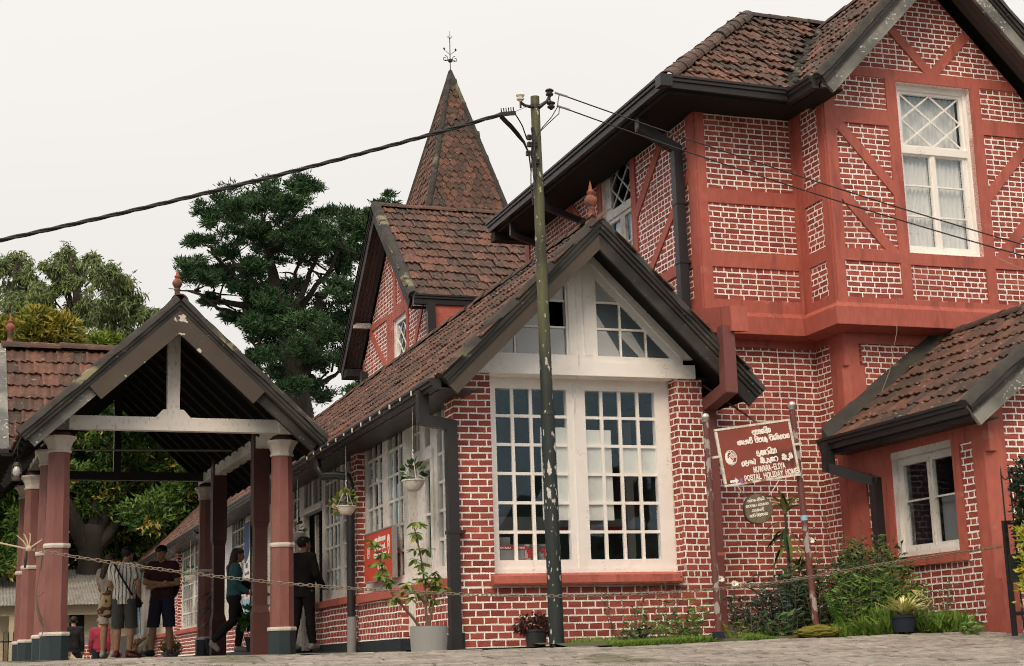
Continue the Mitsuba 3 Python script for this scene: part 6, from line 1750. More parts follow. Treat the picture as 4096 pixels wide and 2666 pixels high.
# planting bed: each plant a thing
def weed(key, lab, x, y, h, n, spread, L, W, cols, cat='plant', lean=.0, every=.06, stemmat='stem', droop=.2, bare=.15):
    k = thing(key, lab, cat); z0 = bz(x, y); b = MB(); C, D = [], []
    for i in range(n):
        a = rng.random() * 6.28; r = spread * math.sqrt(rng.random()); hh = h * rng.uniform(.55, 1.05)
        p = np.array([x + r * .5 * math.cos(a), y + r * .35 * math.sin(a), z0 - .02]); q = p + [r * .6 * math.cos(a) + lean * hh + rng.normal(0, .03), r * .3 * math.sin(a), hh]
        m = (p + q) / 2 + rng.normal(0, .02, 3)
        b.tube([p, m, q], [.005, .004, .002], 4)
        for t in np.arange(bare, 1.0, every / hh):
            o = (p * (1 - t) ** 2 + 2 * m * t * (1 - t) + q * t * t); aa = rng.random() * 6.28
            C.append(o); D.append([math.cos(aa), math.sin(aa), .5 - droop + rng.normal(0, .2)])
    add(k + '__stem', b, stemmat)
    if C:
        C = np.array(C); t = rng.random((len(C), 1)); s_ = rng.uniform(.6, 1.2, len(C))
        V, F, K = leaves(C, np.array(D), L * s_, W * s_, np.array(cols[0]) * (1 - t) + np.array(cols[1]) * t, .2)
        add(k + '__foliage', trimesh.Trimesh(V, F, process=False), 'leaf', color=K)
    return k


dk = ((.030, .065, .028), (.085, .15, .060)); gr = ((.05, .12, .02), (.14, .25, .05)); br_ = ((.05, .03, .018), (.11, .075, .04)); bl = ((.026, .046, .036), (.070, .105, .080)); yl = ((.13, .17, .02), (.30, .30, .05))
weed('withered_weed', 'tall withered brown weed stalks in front of the hall brickwork', 6.95, 16.3, .62, 11, .30, .035, .016, br_, every=.018)
weed('withered_weed', 'second withered weed with bare pink stalks left of the left sign post', 7.42, 16.3, .72, 9, .22, .04, .016, br_, every=.05, lean=.1)
weed('green_weed', 'leafy green weed at the foot of the hall wall', 7.05, 16.0, .36, 14, .34, .085, .03, gr, every=.03)
weed('green_weed', 'bushy green weed just left of the left sign post', 7.48, 15.8, .44, 16, .26, .10, .028, gr, every=.028)
weed('dark_leafed_plant', 'low dark broad-leafed plant near the pole', 6.78, 15.8, .20, 14, .26, .10, .05, dk, every=.03)
weed('dark_leafed_plant', 'dark narrow-leafed bush right of the left sign post', 8.30, 15.9, .52, 22, .28, .10, .028, bl, every=.026)
weed('dark_leafed_plant', 'tall blue-green bush in front of the white rock', 8.68, 15.9, .66, 30, .34, .11, .030, bl, every=.026)
weed('dark_leafed_plant', 'glossy dark plant at the foot of the blue-green bush', 8.5, 15.55, .26, 16, .28, .13, .05, dk, every=.04)
weed('green_weed', 'light green seedlings between the sign posts', 8.0, 15.6, .22, 14, .28, .09, .02, yl, every=.04)
weed('garden_shrub', 'tall mixed green shrub right of the right sign post', 9.12, 15.9, .80, 28, .34, .11, .034, dk, every=.028)
weed('garden_shrub', 'dense green shrub in front of the annex downpipe', 9.55, 15.6, .92, 34, .34, .11, .034, ((.022, .05, .018), (.07, .12, .035)), every=.028)
weed('garden_shrub', 'leafy shrub below the annex window', 9.88, 15.2, .84, 26, .26, .10, .032, gr, every=.03)
weed('garden_shrub', 'tall bright green weed clump left of the navy pot', 9.30, 15.2, .70, 30, .30, .10, .03, gr, every=.03)
weed('garden_shrub', 'yellowing shrub against the annex wall behind the ferns', 9.75, 15.8, 1.0, 26, .30, .10, .034, ((.06, .10, .03), (.20, .22, .06)), every=.03)
weed('garden_shrub', 'pale green leafy clump just behind the right sign post', 8.98, 16.1, .75, 24, .26, .10, .034, ((.05, .09, .04), (.13, .19, .08)), every=.03)
weed('green_weed', 'tall grassy weed clump right of the navy pot', 9.72, 14.95, .66, 26, .24, .10, .022, gr, every=.03)
weed('green_weed', 'thick low weeds along the bottom of the hall wall', 7.25, 15.75, .26, 24, .40, .08, .026, gr, every=.03)
weed('withered_weed', 'dry brown stalks sticking up from the shrubs near the annex corner', 9.45, 15.9, 1.15, 12, .34, .04, .016, br_, every=.05)
weed('garden_shrub', 'tall loose shrub reaching up to the annex window sill', 9.65, 15.4, 1.05, 22, .36, .12, .036, ((.035, .075, .03), (.10, .17, .05)), every=.035)
weed('seed_stalk', 'thin dark seed stalks rising above the shrubs before the annex', 9.62, 16.0, 1.25, 7, .28, .03, .012, br_, every=.03, bare=.5)
weed('green_weed', 'spindly weed in front of the annex brickwork', 9.98, 14.75, .62, 14, .22, .06, .016, ((.045, .075, .03), (.10, .13, .05)), every=.03)
weed('green_weed', 'low broad-leafed weed at the foot of the annex corner post', 10.06, 14.25, .16, 12, .22, .09, .05, gr, every=.04)
weed('green_weed', 'wispy weed beside the navy pot', 9.72, 14.75, .42, 16, .18, .07, .016, gr, every=.03)
for x, y, h, lab in ((9.18, 15.5, .55, 'bright fern right of the right sign post'), (9.48, 15.9, .85, 'fern under the annex gutter'), (9.7, 15.25, .6, 'arching fern beside the yellow striped plant')):
    k = thing('fern', lab, 'fern'); b = MB(); K = []
    for i in range(13):
        a = rng.random() * 6.28; l = h * rng.uniform(.5, 1); o = np.array([x, y, bz(x, y)])
        t = np.linspace(.12, 1, 16); P3 = o + np.outer(t * l * .42, [math.cos(a), math.sin(a), 0]) + np.outer(np.sin(t * 1.75) * l * .85, [0, 0, 1])
        for j in range(15):
            w = .06 * math.sin(min(1, t[j] * 1.15) * 3.0) + .008; sd = np.array([-math.sin(a), math.cos(a), -.15])
            for s_ in (1, -1):
                q = P3[j]; e = P3[j + 1]; b.raw([q, q + sd * s_ * w + (e - q) * .9, q + (e - q) * .55], [(0, 1, 2)]); K.append(np.tile(np.array([.06, .14, .02]) * rng.uniform(.7, 1.3), (3, 1)))
    add(k + '__frond', b.mesh(), 'leaf', color=np.vstack(K), kind='stuff')
sy = thing('striped_flax', 'arching yellow-striped flax among the shrubs under the annex window', 'plant')
tuft(sy + '__foliage', (9.84, 15.1, bz(9.84, 15.1) + .42), 34, .36, .034, [(.40, .36, .13), (.26, .29, .07), (.16, .22, .05)], .9, 1, .5)
add(sy + '__stem', MB().tube([(9.84, 15.1, .1), (9.84, 15.1, .62)], .014, 5), 'stem')
dr_ = thing('dracaena', 'tall striped dracaena with drooping strap leaves left of the right sign post', 'plant')
add(dr_ + '__stem', MB().tube([(9.02, 16.2, .2), (9.0, 16.2, .9), (9.0, 16.2, 1.25), (8.99, 16.2, 1.58)], [.022, .02, .018, .014], 7), 'stem')
DL = [mikit.ply((lambda L_, W_: (np.array([(s_ * w * W_, t * L_, -dz * L_) for t, w, dz in ((0, .3, 0), (.25, .5, -.05), (.5, .5, .02), (.75, .38, .18), (1, .02, .42)) for s_ in (-1, 1)]), np.array([q for i in range(4) for q in ((2 * i, 2 * i + 1, 2 * i + 3), (2 * i, 2 * i + 3, 2 * i + 2))])))(.30, .034), 'm_' + m_) for m_ in ('leafpale', 'leafolive', 'leafdark')]
for i in range(46):
    z = rng.choice([1.56, 1.58, 1.40, 1.30, 1.15]); a = rng.random() * 6.28; up_ = .9 if z > 1.5 else rng.uniform(-.9, .2)
    leafat(dr_, DL[0 if (z > 1.35 and rng.random() < .55) else (1 if rng.random() < .6 else 2)], np.array([8.995, 16.2, z + rng.normal(0, .03)]), [math.cos(a), math.sin(a), up_ + rng.normal(0, .25)], rng.uniform(.95, 1.4), .2)
for i in range(14):
    a = rng.random() * 6.28; leafat(dr_, DL[2 if i % 2 else 1], np.array([9.10, 16.15, .86]), [math.cos(a) * .6, math.sin(a) * .6, 1.0], rng.uniform(.7, 1.0))
v, f = trimesh.creation.icosphere(4).vertices, trimesh.creation.icosphere(4).faces
d_ = 1 + .45 * (vfbm(v * 1.7 + 4, 4, 3) - .5)[:, None]
add('garden_rock', (v * d_ * [.20, .16, .24] + [9.26, 16.55, .58], f), 'rock', smooth=True, label='pale grey rock among the dark bushes behind the right sign post', cat='rock')
add('moss_mound', (v * (1 + .6 * (vfbm(v * 4, 4, 8) - .5))[:, None] * [.26, .12, .07] + [8.78, 15.25, .16], f), 'moss', smooth=True, label='low mound of yellow moss left of the right sign post', cat='moss')
add('drain_cover', MB().box(7.50, 7.63, 15.22, 15.25, .12, .19), 'navy', label='small dark plastic box at the edge of the paving beside the left sign post', cat='box')
for x, y, z, lab in ((7.80, 15.6, .765, 'white daisy just right of the left sign post'), (7.97, 15.6, .71, 'white daisy second right of the left sign post'), (8.10, 15.6, .725, 'daisy bud third right of the left sign post'), (8.95, 15.6, 1.18, 'white daisy just right of the right sign post')):
    k = thing('daisy', lab, 'flower'); o = np.array([x, y, z]); c_ = bz(x, y)
    add(k + '__stem', MB().tube([(x + .02, y + .02, c_), (x - .01, y, (z + c_) / 2), o], .003, 4), 'leafdark')
    add(k + '__head', MB().lathe([(0, -.005), (.013, 0), (0, .01)], o, 7), 'yellowflower')
    if 'bud' not in lab:
        b = MB()
        for i in range(11):
            a = i * .571; d = np.array([math.cos(a), -.55 + .4 * math.sin(a), math.sin(a) * .8]); s_ = np.cross(d, [0, 1, 0]) * .012
            b.raw([o + d * .010, o + d * .030 + s_, o + d * .050, o + d * .030 - s_], [(0, 1, 2), (0, 2, 3)])
        add(k + '__petal', b, 'daisy', kind='stuff')
# grass along the bed and beside the wall
C, D = [], []
for i in range(26000):
    x = rng.uniform(6.2, 10.15); u = rng.random() ** (1.7 if x > 9 else 3)
    y = (15.28 - .02 * (x - 6) if x < 9 else 15.22 - (x - 9) * .62) + u * 1.0
    if vnoise([x * 2.6, y * 2.6, 1], 3) < .42:
        continue
    C.append((x, y, bz(x, y) - .01)); D.append((rng.normal(0, .5), rng.normal(0, .4), 1))
C = np.array(C); big = np.clip((C[:, 0] - 8.9) / .5, 0, 1); t = rng.random((len(C), 1))
V, F, K = leaves(C, D, (.06 + .17 * big) * rng.uniform(.25, 1.25, len(C)) * (.5 + vnoise(np.c_[C[:, :2] * 1.9, 0 * C[:, 0]], 6)), .010 + .006 * big, np.array([.07, .16, .02]) * (1 - t) + np.array([.20, .30, .06]) * t, .25)
add('grass', trimesh.Trimesh(V, F, process=False), 'leaf', color=K, kind='stuff')
# right edge: iron gate, clipped conifer, yellow shrub
GT = thing('iron_gate', 'black iron gate with pointed bars at the right edge of the picture', 'gate')
for i in range(6):
    x = 9.965 + i * .085; y = 13.42 - i * .02
    add(GT + '__bar', MB().tube([(x, y, .1), (x, y, 1.68), (x, y, 1.76)], [.008, .008, .001], 6), 'gateblack')
    if i < 5:
        add(GT + '__scroll', MB().tube([(x + .085 * t, y - .02 * t, 1.62 + .05 * (2 * t - 1) ** 2) for t in np.linspace(0, 1, 7)], .006, 4), 'gateblack')
add(GT + '__rail', MB().box(9.93, 10.45, 13.39, 13.42, 1.16, 1.20).box(9.93, 10.45, 13.39, 13.42, .25, .29), 'gateblack')
add(GT + '__panel', MB().box(9.935, 10.3, 13.38, 13.39, .58, .86), 'potgrey')
add(GT + '__stile', MB().box(9.92, 9.965, 13.39, 13.43, .05, 1.2), 'gateblack')
TC = thing('clipped_conifer', 'clipped dark conifer cut off by the right edge of the picture', 'shrub')
crown(TC + '__foliage', [(10.17, 13.2, z, .19) for z in (.9, 1.05, 1.2, 1.35, 1.5, 1.62)], 16, 60, .045, .02, ((.006, .02, .010), (.016, .045, .018)), 'out', 1, .16, .75)
YS = thing('yellow_shrub', 'bright yellow-green shrub at the right edge below the conifer', 'shrub')
crown(YS + '__foliage', [(9.87, 12.9, 1.03, .10), (9.93, 12.9, .90, .14), (9.88, 12.9, .76, .13), (9.94, 12.9, .62, .14), (9.87, 12.9, .52, .11), (10.0, 12.9, .4, .18)], 12, 26, .07, .030, ((.20, .24, .02), (.45, .38, .03)), 'out', 1, .25, .5)


# ================================================================ people and dogs
def cap(a, c, ra, rc, k=14):
    return m3.Manifold.batch_hull([m3.Manifold.sphere(ra, k).translate(list(map(float, a))), m3.Manifold.sphere(rc, k).translate(list(map(float, c)))])


def blob(parts, fine=.022, smooth=8):
    m = m3.Manifold.batch_boolean(parts, m3.OpType.Add).refine_to_length(fine)
    q = m.to_mesh(); t = trimesh.Trimesh(q.vert_properties[:, :3], q.tri_verts)
    if smooth:
        trimesh.smoothing.filter_taubin(t, iterations=smooth)
    return t


def clip_z(m, z0=None, z1=None):
    if z0 is not None:
        m = m.trim_by_plane([0, 0, 1], z0)
    if z1 is not None:
        m = m.trim_by_plane([0, 0, -1], -z1)
    return m


def skeleton(**kw):
    J = dict(pel=(0, 0, .95), wai=(0, .005, 1.10), che=(0, .0, 1.30), nec=(0, -.02, 1.475), hea=(0, .02, 1.615))
    for s, n in ((1, 'r'), (-1, 'l')):
        J.update({'sho' + n: (s * .178, -.01, 1.415), 'elb' + n: (s * .225, -.03, 1.13), 'wri' + n: (s * .235, .05, .88), 'hip' + n: (s * .085, 0, .91), 'kne' + n: (s * .10, .02, .50), 'ank' + n: (s * .10, -.02, .09), 'toe' + n: (s * .125, .15, .035)})
    J.update(kw)
    return {k: np.array(v, float) for k, v in J.items()}


def hand(wri, elb, palm=(0, 1, 0)):
    """a relaxed hand: palm, four curled fingers, thumb"""
    d = nrm(wri - elb); s = nrm(np.cross(d, palm)); u = np.cross(s, d); out = []
    k = wri + d * .075
    out.append(m3.Manifold.batch_hull([m3.Manifold.sphere(.020, 10).translate(list(map(float, p))) for p in (wri, k + s * .026, k - s * .026)]))
    for i, l in enumerate((.062, .072, .068, .052)):
        a = k + s * (.027 - .018 * i); m_ = a + d * l * .55 + u * .012; e = m_ + d * l * .38 + u * .030
        out += [cap(a, m_, .0095, .0088, 8), cap(m_, e, .0088, .0075, 8)]
    a = wri + d * .025 + s * .020; m_ = a + d * .030 + s * .026 + u * .010
    return out + [cap(a, m_, .012, .010, 8), cap(m_, m_ + d * .028 + u * .012, .010, .008, 8)]


def person(lab, x, y, z, yaw, h, J, skin='skin', top=None, sleeve=.55, hem=.84, bottom=None, leg=.46, shoe=None, hair='hairblack', long_=0., fem=False, sock=None, tight=.012, stripe=False, coat=0.):
    """J: joints in the person's own axes (x to his right, y ahead); clothes are slightly wider shells on the same bones"""
    k = thing('person', lab, 'person'); sc_ = h / 1.76
    ca, sa = math.cos(yaw), math.sin(yaw); R = np.array([[ca, -sa, 0], [sa, ca, 0], [0, 0, 1]]) * sc_
    place = lambda t: trimesh.Trimesh(t.vertices @ R.T + [x, y, z], t.faces, process=False)
    w = .90 if fem else 1.0
    off = np.array([1, 0, 0])
    hd = J['hea']; f = nrm(J.get('look', np.array([0, 1, 0.]))); fx = nrm(np.cross(f, (0, 0, 1))); fz = np.cross(fx, f)
    at2 = lambda a, b_, c: hd + fx * a + f * b_ + fz * c
    torso = lambda e: [m3.Manifold.batch_hull([m3.Manifold.sphere(.105 * w + e, 16).translate(list(map(float, J['pel'] + off * s * .065 * (1.1 if fem else 1)))) for s in (1, -1)] + [m3.Manifold.sphere(.10 * w + e, 16).translate(list(map(float, J['wai'] + off * s * .05))) for s in (1, -1)]),
                       m3.Manifold.batch_hull([m3.Manifold.sphere(.10 * w + e, 16).translate(list(map(float, J['wai'] + off * s * .05))) for s in (1, -1)] + [m3.Manifold.sphere(.112 * w + e, 16).translate(list(map(float, J['che'] + off * s * .085 * w))) for s in (1, -1)]),
                       m3.Manifold.batch_hull([m3.Manifold.sphere(.112 * w + e, 16).translate(list(map(float, J['che'] + off * s * .085 * w))) for s in (1, -1)] + [m3.Manifold.sphere(.062 * w + e, 14).translate(list(map(float, J['sho' + n]))) for n in 'rl'] + [m3.Manifold.sphere(.06 + e * .5, 12).translate(list(map(float, J['nec'] - [0, 0, .03])))])]
    arm = lambda e, t0=1., fore=True: sum([[cap(J['sho' + n], J['sho' + n] + (J['elb' + n] - J['sho' + n]) * t0, .058 * w + e, (.058 - .014 * t0) * w + e)] + ([cap(J['elb' + n], (J['elb' + n] * .6 + J['wri' + n] * .4), .043 * w + e, .044 * w + e), cap(J['elb' + n] * .6 + J['wri' + n] * .4, J['wri' + n], .044 * w + e, .029 * w + e)] if fore else []) for n in 'rl'], [])
    legs = lambda e, t0=1., calf=True: sum([[cap(J['hip' + n], J['hip' + n] + (J['kne' + n] - J['hip' + n]) * t0, .092 + e, .092 - .034 * t0 + e)] + ([cap(J['kne' + n], J['kne' + n] * .65 + J['ank' + n] * .35 - [0, .012, 0], .057 + e, .060 + e), cap(J['kne' + n] * .65 + J['ank' + n] * .35 - [0, .012, 0], J['ank' + n], .060 + e, .038 + e)] if calf else []) for n in 'rl'], [])
    P_ = torso(-.004) + arm(0) + legs(0) + [cap(J['nec'] - [0, 0, .03], hd - fz * .06, .058 * w, .052 * w)]
    for n in 'rl':
        P_ += hand(J['wri' + n], J['elb' + n], J.get('palm' + n, np.array([0, 1, 0])))
        P_.append(m3.Manifold.batch_hull([m3.Manifold.sphere(.036, 10).translate(list(map(float, q))) for q in (J['ank' + n], J['ank' + n] + [0, -.03, -.045], J['toe' + n])]))
    # head: skull, jaw, nose, ears
    sp_h = lambda c, r: m3.Manifold.sphere(r, 18).translate(list(map(float, c)))
    P_ += [m3.Manifold.batch_hull([sp_h(at2(0, -.025, .035), .083), sp_h(at2(0, .02, .04), .074), sp_h(at2(0, .035, -.05), .045), sp_h(at2(0, .058, -.082), .026), sp_h(at2(0, .05, -.02), .052)]), m3.Manifold.batch_hull([sp_h(at2(0, .095, .012), .009), sp_h(at2(0, .115, -.022), .013), sp_h(at2(.012, .10, -.026), .010), sp_h(at2(-.012, .10, -.026), .010)]),
           cap(at2(-.018, .095, -.058), at2(.018, .095, -.058), .010, .010, 8)]
    for s in (1, -1):
        P_.append(m3.Manifold.batch_hull([sp_h(at2(s * .082, -.012, .02), .013), sp_h(at2(s * .080, -.005, -.022), .010)]))
    add(k + '__body', place(blob(P_, .02, 6)), skin, smooth=True)
    for s in (1, -1):
        add(k + '__eye', place(trimesh.creation.icosphere(1, .010).apply_translation(at2(s * .030, .088, .012))), 'black', smooth=True)
        add(k + '__eyebrow', place(blob([cap(at2(s * .018, .094, .032), at2(s * .044, .085, .033), .005, .004, 6)], .02, 0)), hair)
    hp_ = [m3.Manifold.batch_hull([sp_h(at2(0, -.030, .042), .091), sp_h(at2(0, .022, .062), .072)])]
    hm = m3.Manifold.batch_boolean(hp_, m3.OpType.Add)
    n_ = nrm(-f * .75 + fz * .66); hm = hm.trim_by_plane(list(map(float, n_)), float(np.dot(n_, at2(0, .055, .045)) - .035))
    hs = [hm]
    if long_:
        hs.append(m3.Manifold.batch_hull([sp_h(at2(0, -.055, .0), .075), sp_h(at2(0, -.075, -.12), .065), sp_h(at2(0, -.095, -.10 - long_ * .8), .05), sp_h(at2(.02, -.09, -.1 - long_), .03)]))
    t = blob(hs, .014, 3); t.vertices += rng.normal(0, .0035, t.vertices.shape); add(k + '__hair', place(t), hair, smooth=True)
    if bottom:
        t = m3.Manifold.batch_boolean(legs(.016, 1., True) + torso(.010)[:1], m3.OpType.Add)
        t = clip_z(t, leg, hem + .08)
        if leg > .3:
            fl = [m3.Manifold.batch_hull([m3.Manifold.sphere(.108, 14).translate(list(map(float, J['hip' + n]))), m3.Manifold.cylinder(.02, .098, .092, 18).translate(list(map(float, J['hip' + n] + (J['kne' + n] - J['hip' + n]) * (J['hip' + n][2] - leg) / (J['hip' + n][2] - J['kne' + n][2]))))]) for n in 'rl']
            t = clip_z(m3.Manifold.batch_boolean(fl + torso(.012)[:1], m3.OpType.Add), leg, hem + .08)
        q = t.refine_to_length(.025).to_mesh(); t = trimesh.Trimesh(q.vert_properties[:, :3], q.tri_verts); t.vertices += (vfbm(t.vertices * [22, 22, 13], 3, 5) - .5)[:, None] * t.vertex_normals * .018
        add(k + ('__trousers' if leg < .3 else '__shorts'), place(t), bottom, smooth=40)
    if top:
        t = m3.Manifold.batch_boolean(torso(tight + .006) + arm(tight + (.008 if sleeve < 1 else .006), min(1., sleeve), sleeve >= 1) + ([m3.Manifold.batch_hull([m3.Manifold.cylinder(.02, .135 + coat, .135 + coat, 20).scale([1.25, .85, 1]).translate([float(J['pel'][0]), float(J['pel'][1]), hem]), m3.Manifold.sphere(.12, 16).translate(list(map(float, J['wai'])))])]), m3.OpType.Add)
        t = t.trim_by_plane([0, 0, 1], hem) if not J.get('nohem', False) is True else t
        t = t.trim_by_plane([0, 0, -1], -(J['nec'][2] + .015))
        q = t.refine_to_length(.022).to_mesh(); t = trimesh.Trimesh(q.vert_properties[:, :3], q.tri_verts)
        trimesh.smoothing.filter_taubin(t, iterations=3)
        t.vertices += (vfbm(t.vertices * [17, 17, 11], 3, 8) - .5)[:, None] * t.vertex_normals * .026
        if stripe:
            a = np.arctan2(t.vertices[:, 0], -t.vertices[:, 1] * 1.35); uvs = np.stack([a / (2 * np.pi) * 2.0, t.vertices[:, 2]], 1)
            scene_key = add(k + '__shirt', place(t), top, smooth=True, uv=uvs)
        else:
            add(k + ('__jacket' if coat else '__shirt'), place(t), top, smooth=True)
    if shoe:
        for n in 'rl':
            a, e = J['ank' + n], J['toe' + n]; d = nrm((e - a) * [1, 1, .0] + [0, 0, 1e-6])
            dz_ = np.array([0, 0, a[2] - .09]) if a[2] < .14 else np.array([0, 0, 0])
            pts = (a + [0, 0, -.01] + d * -.02, a + d * -.045 + [0, 0, -.055], e + [0, 0, .008], e + d * .0 + [0, 0, .0])
            t = blob([m3.Manifold.batch_hull([m3.Manifold.sphere(r, 12).translate(list(map(float, p))) for p, r in zip(pts, (.044, .036, .040, .036))])], .02, 3)
            s_ = num(k + '__shoe'); add(s_, place(t), shoe, smooth=True)
    return k, place


UPY = np.array([0, 1, 0.])
# 1 striped shirt, seen from behind
J = skeleton(hea=(.03, .055, 1.60), elbr=(.235, -.05, 1.13), wrir=(.225, .06, .90), elbl=(-.24, .02, 1.14), wril=(-.10, .20, 1.02), kner=(.115, .03, .5), toer=(.17, .14, .035), look=nrm((.45, .85, -.35)))
k, pl = person('man in a striped short-sleeved shirt and grey shorts standing with his back turned', 2.38, 25.75, .17, -.35, 1.76, J, top='stripe', sleeve=.62, hem=.83, bottom='shortgrey', leg=.46, shoe='shoered', stripe=True)
t = np.linspace(0, 1, 14); q = np.stack([-.13 + .30 * t, -.142 - .030 * np.sin(t * 3.1), 1.46 - .50 * t], 1); V = []
b = MB().tube(q, .016, 5)
m_ = b.mesh(); add(k + '__strap', pl(m_), 'black', smooth=True)
add(k + '__pocket_bag', pl(blob([m3.Manifold.batch_hull([m3.Manifold.sphere(.03, 10).translate(p) for p in ([.20, .02, .80], [.23, .07, .80], [.21, .03, 1.02], [.22, .08, 1.0])])], .03, 2)), 'black', smooth=True)
# 2 lady hidden behind him, her spotted bag
J = skeleton(hea=(0, .02, 1.60), elbl=(-.22, .06, 1.14), wril=(-.12, .2, 1.0), look=nrm((.6, .8, -.2)))
person('woman in a pale skirt with brown hair, mostly hidden behind the man in stripes', 2.20, 26.25, .18, -.6, 1.68, J, top='lady', sleeve=.6, hem=.95, bottom='linen', leg=.56, shoe='shoegrey', hair='hairbrown', long_=.2, fem=True)
hb = thing('spotted_bag', 'spotted brown and tan shoulder bag beside the man in stripes', 'bag')
add(hb + '__body', (lambda t: t.apply_translation([2.07, 25.95, .99]))(blob([m3.Manifold.batch_hull([m3.Manifold.sphere(.05, 12).translate(p) for p in ([-.02, 0, -.12], [.09, .02, -.15], [.03, 0, .16], [.09, 0, .20])]), m3.Manifold.batch_hull([m3.Manifold.sphere(.06, 12).translate(p) for p in ([-.03, 0, -.08], [.06, .02, .1])])], .03, 4)), 'bag', smooth=True)
add(hb + '__strap', MB().tube([(2.12, 25.95, 1.18), (2.16, 25.98, 1.35), (2.20, 26.05, 1.52), (2.24, 26.2, 1.60)], .010, 5), 'black')
# 3 folded arms, facing us, looking down to the left
J = skeleton(hea=(.01, .07, 1.60), elbr=(.26, .06, 1.15), wrir=(-.04, .215, 1.12), elbl=(-.26, .06, 1.13), wril=(.05, .235, 1.08), kner=(.13, .03, .5), ankr=(.17, .0, .09), toer=(.23, .14, .035), knel=(-.12, .03, .5), ankl=(-.13, .02, .09), toel=(-.19, .17, .035), palmr=np.array([0, -1, 0]), palml=np.array([0, -1, 0]), look=nrm((.25, .9, -.42)))
k, pl = person('man with folded arms in a dark maroon T-shirt and navy shorts looking down', 3.02, 26.15, .18, math.pi - .38, 1.80, J, top='maroon', sleeve=.62, hem=.86, bottom='navy', leg=.45, shoe='shoenavy')
add(k + '__backpack', pl(blob([m3.Manifold.batch_hull([m3.Manifold.sphere(.07, 12).translate(p) for p in ([-.13, -.17, .98], [.10, -.18, .98], [-.12, -.16, 1.36], [.09, -.16, 1.36], [-.16, -.22, 1.1])])], .04, 3)), 'black', smooth=True)
add(k + '__sunglasses', pl(blob([cap((-.075, .11, 1.675), (.075, .11, 1.675), .012, .012, 8)], .03, 0)), 'black')
# 4 walking woman
J = skeleton(pel=(0, 0, .95), che=(0, .02, 1.30), nec=(0, .01, 1.475), hea=(0, .07, 1.61), hipr=(.08, 0, .91), kner=(.085, -.03, .52), ankr=(.085, -.36, .20), toer=(.09, -.29, .05), knel=(-.085, .17, .50), ankl=(-.085, .10, .10), toel=(-.085, .27, .035), elbr=(.21, -.05, 1.14), wrir=(.20, .17, 1.0), elbl=(-.21, .03, 1.13), wril=(-.17, .22, 1.02), look=nrm((0, 1, -.12)))
k, pl = person('woman in a teal sweatshirt and black leggings walking to the right', 4.13, 25.85, .20, -math.pi / 2 + .10, 1.70, J, top='teal', sleeve=1.1, hem=.93, bottom='black', leg=.10, shoe='shoegrey', hair='hairbrown', long_=.30, fem=True)
add(k + '__belt_bag', pl(blob([m3.Manifold.batch_hull([m3.Manifold.sphere(.065, 12).translate(p) for p in ([-.06, .19, 1.14], [.05, .21, 1.17], [.0, .16, 1.02], [0, .23, 1.08])])], .03, 3)), 'black', smooth=True)
# 5 dark figure entering the doorway
J = skeleton(hea=(.0, .05, 1.61), elbr=(.24, .02, 1.14), wrir=(.22, .22, .98), kner=(.10, .06, .5), ankr=(.10, .12, .09), toer=(.11, .28, .035), knel=(-.1, -.02, .5), ankl=(-.1, -.14, .10), toel=(-.1, .0, .04), look=nrm((.35, .9, 0)))
person('person in black jacket and black trousers stepping to the dark doorway', 5.00, 24.55, .20, -math.pi / 2 + .75, 1.78, J, top='black', sleeve=1.1, hem=.80, bottom='black', leg=.10, shoe='shoegrey', coat=.02)
# 6, 7 men walking away down the slope
zq = float(gz(2.6, 42)) + .0
J = skeleton(toel=(-.12, .15, .035), kner=(.1, .08, .5))
person('man in a black jacket walking away down the slope toward the cottage', 2.63, 42.0, zq, -.1, 1.365 - zq, J, top='black', sleeve=1.1, hem=.80, bottom='navy', leg=.10, shoe='black', coat=.01)
person('grey-haired man in a raspberry pink sweater walking away down the slope', 3.29, 42.0, zq, -.15, 1.32 - zq, skeleton(), top='pink', sleeve=1.1, hem=.84, bottom='navy', leg=.10, shoe='black', hair='hairgrey')


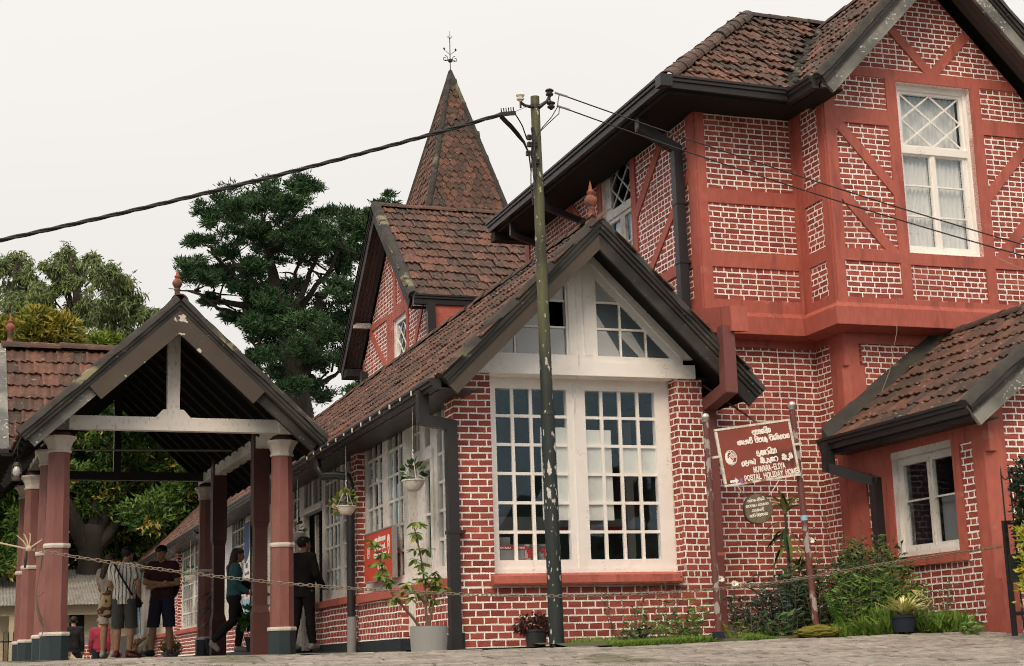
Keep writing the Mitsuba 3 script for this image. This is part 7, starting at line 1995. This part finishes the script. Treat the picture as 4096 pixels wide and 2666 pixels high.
def dog(lab, x, y, z, yaw, s, sit=False):
    k = thing('dog', lab, 'dog'); ca, sa = math.cos(yaw), math.sin(yaw); R = np.array([[ca, -sa, 0], [sa, ca, 0], [0, 0, 1]]) * s
    pl = lambda t: trimesh.Trimesh(t.vertices @ R.T + [x, y, z], t.faces, process=False)
    up = .10 if sit else 0.
    P_ = [cap((0, -.25, .12), (0, .0, .14 + up), .11, .105), cap((0, .0, .14 + up), (0, .17, .16 + up * 2), .105, .095), cap((0, .17, .18 + up * 2), (0, .27, .30 + up * 2), .07, .06), m3.Manifold.batch_hull([m3.Manifold.sphere(.065, 12).translate([0, .30, .33 + up * 2]), m3.Manifold.sphere(.045, 12).translate([0, .37, .31 + up * 2])]), cap((0, .37, .305 + up * 2), (0, .445, .29 + up * 2), .036, .026),
          cap((.07, .17, .13 + up), (.075, .22, .03), .045, .028), cap((.075, .22, .03), (.075, .36, .025), .028, .022), cap((-.07, .17, .13 + up), (-.075, .22, .03), .045, .028), cap((-.075, .22, .03), (-.075, .36, .025), .028, .022),
          cap((.09, -.22, .10), (.13, -.08, .10), .075, .05), cap((.13, -.08, .10), (.14, -.16, .03), .035, .025), cap((.14, -.16, .03), (.14, -.03, .025), .025, .02), cap((-.09, -.22, .10), (-.13, -.08, .10), .075, .05), cap((-.13, -.08, .10), (-.14, -.16, .03), .035, .025), cap((-.14, -.16, .03), (-.14, -.03, .025), .025, .02), cap((0, -.34, .10), (.08, -.52, .04), .03, .014)]
    add(k + '__body', pl(blob(P_, .022, 6)), 'dogwhite', smooth=True)
    for q in (1, -1):
        add(k + '__ear', pl(blob([m3.Manifold.batch_hull([m3.Manifold.sphere(.02, 8).translate(p) for p in ([q * .05, .28, .385 + up * 2], [q * .075, .29, .33 + up * 2], [q * .06, .31, .36 + up * 2])])], .02, 2)), 'dogbrown', smooth=True)
        add(k + '__eye', pl(trimesh.creation.icosphere(1, .009).apply_translation([q * .03, .40, .335 + up * 2])), 'black')
    add(k + '__patch', pl(blob([m3.Manifold.batch_hull([m3.Manifold.sphere(.103, 14).translate([.012, -.18, .135]), m3.Manifold.sphere(.10, 14).translate([.01, -.05, .15 + up * .8])])], .03, 2)), 'dogbrown', smooth=True)
    add(k + '__nose', pl(trimesh.creation.icosphere(1, .014).apply_translation([0, .468, .292 + up * 2])), 'black')


dog('white and brown dog lying on the ground behind the man in the black jacket', 2.27, 33.0, .0, 1.3, .9)
dog('brown and white dog sitting behind the left foot of the man with folded arms', 2.78, 26.9, .16, -2.4, .66, True)
for _k in [k for k in labels if k not in scene and not any(j.startswith(k + '__') for j in scene)]:
    del labels[_k]
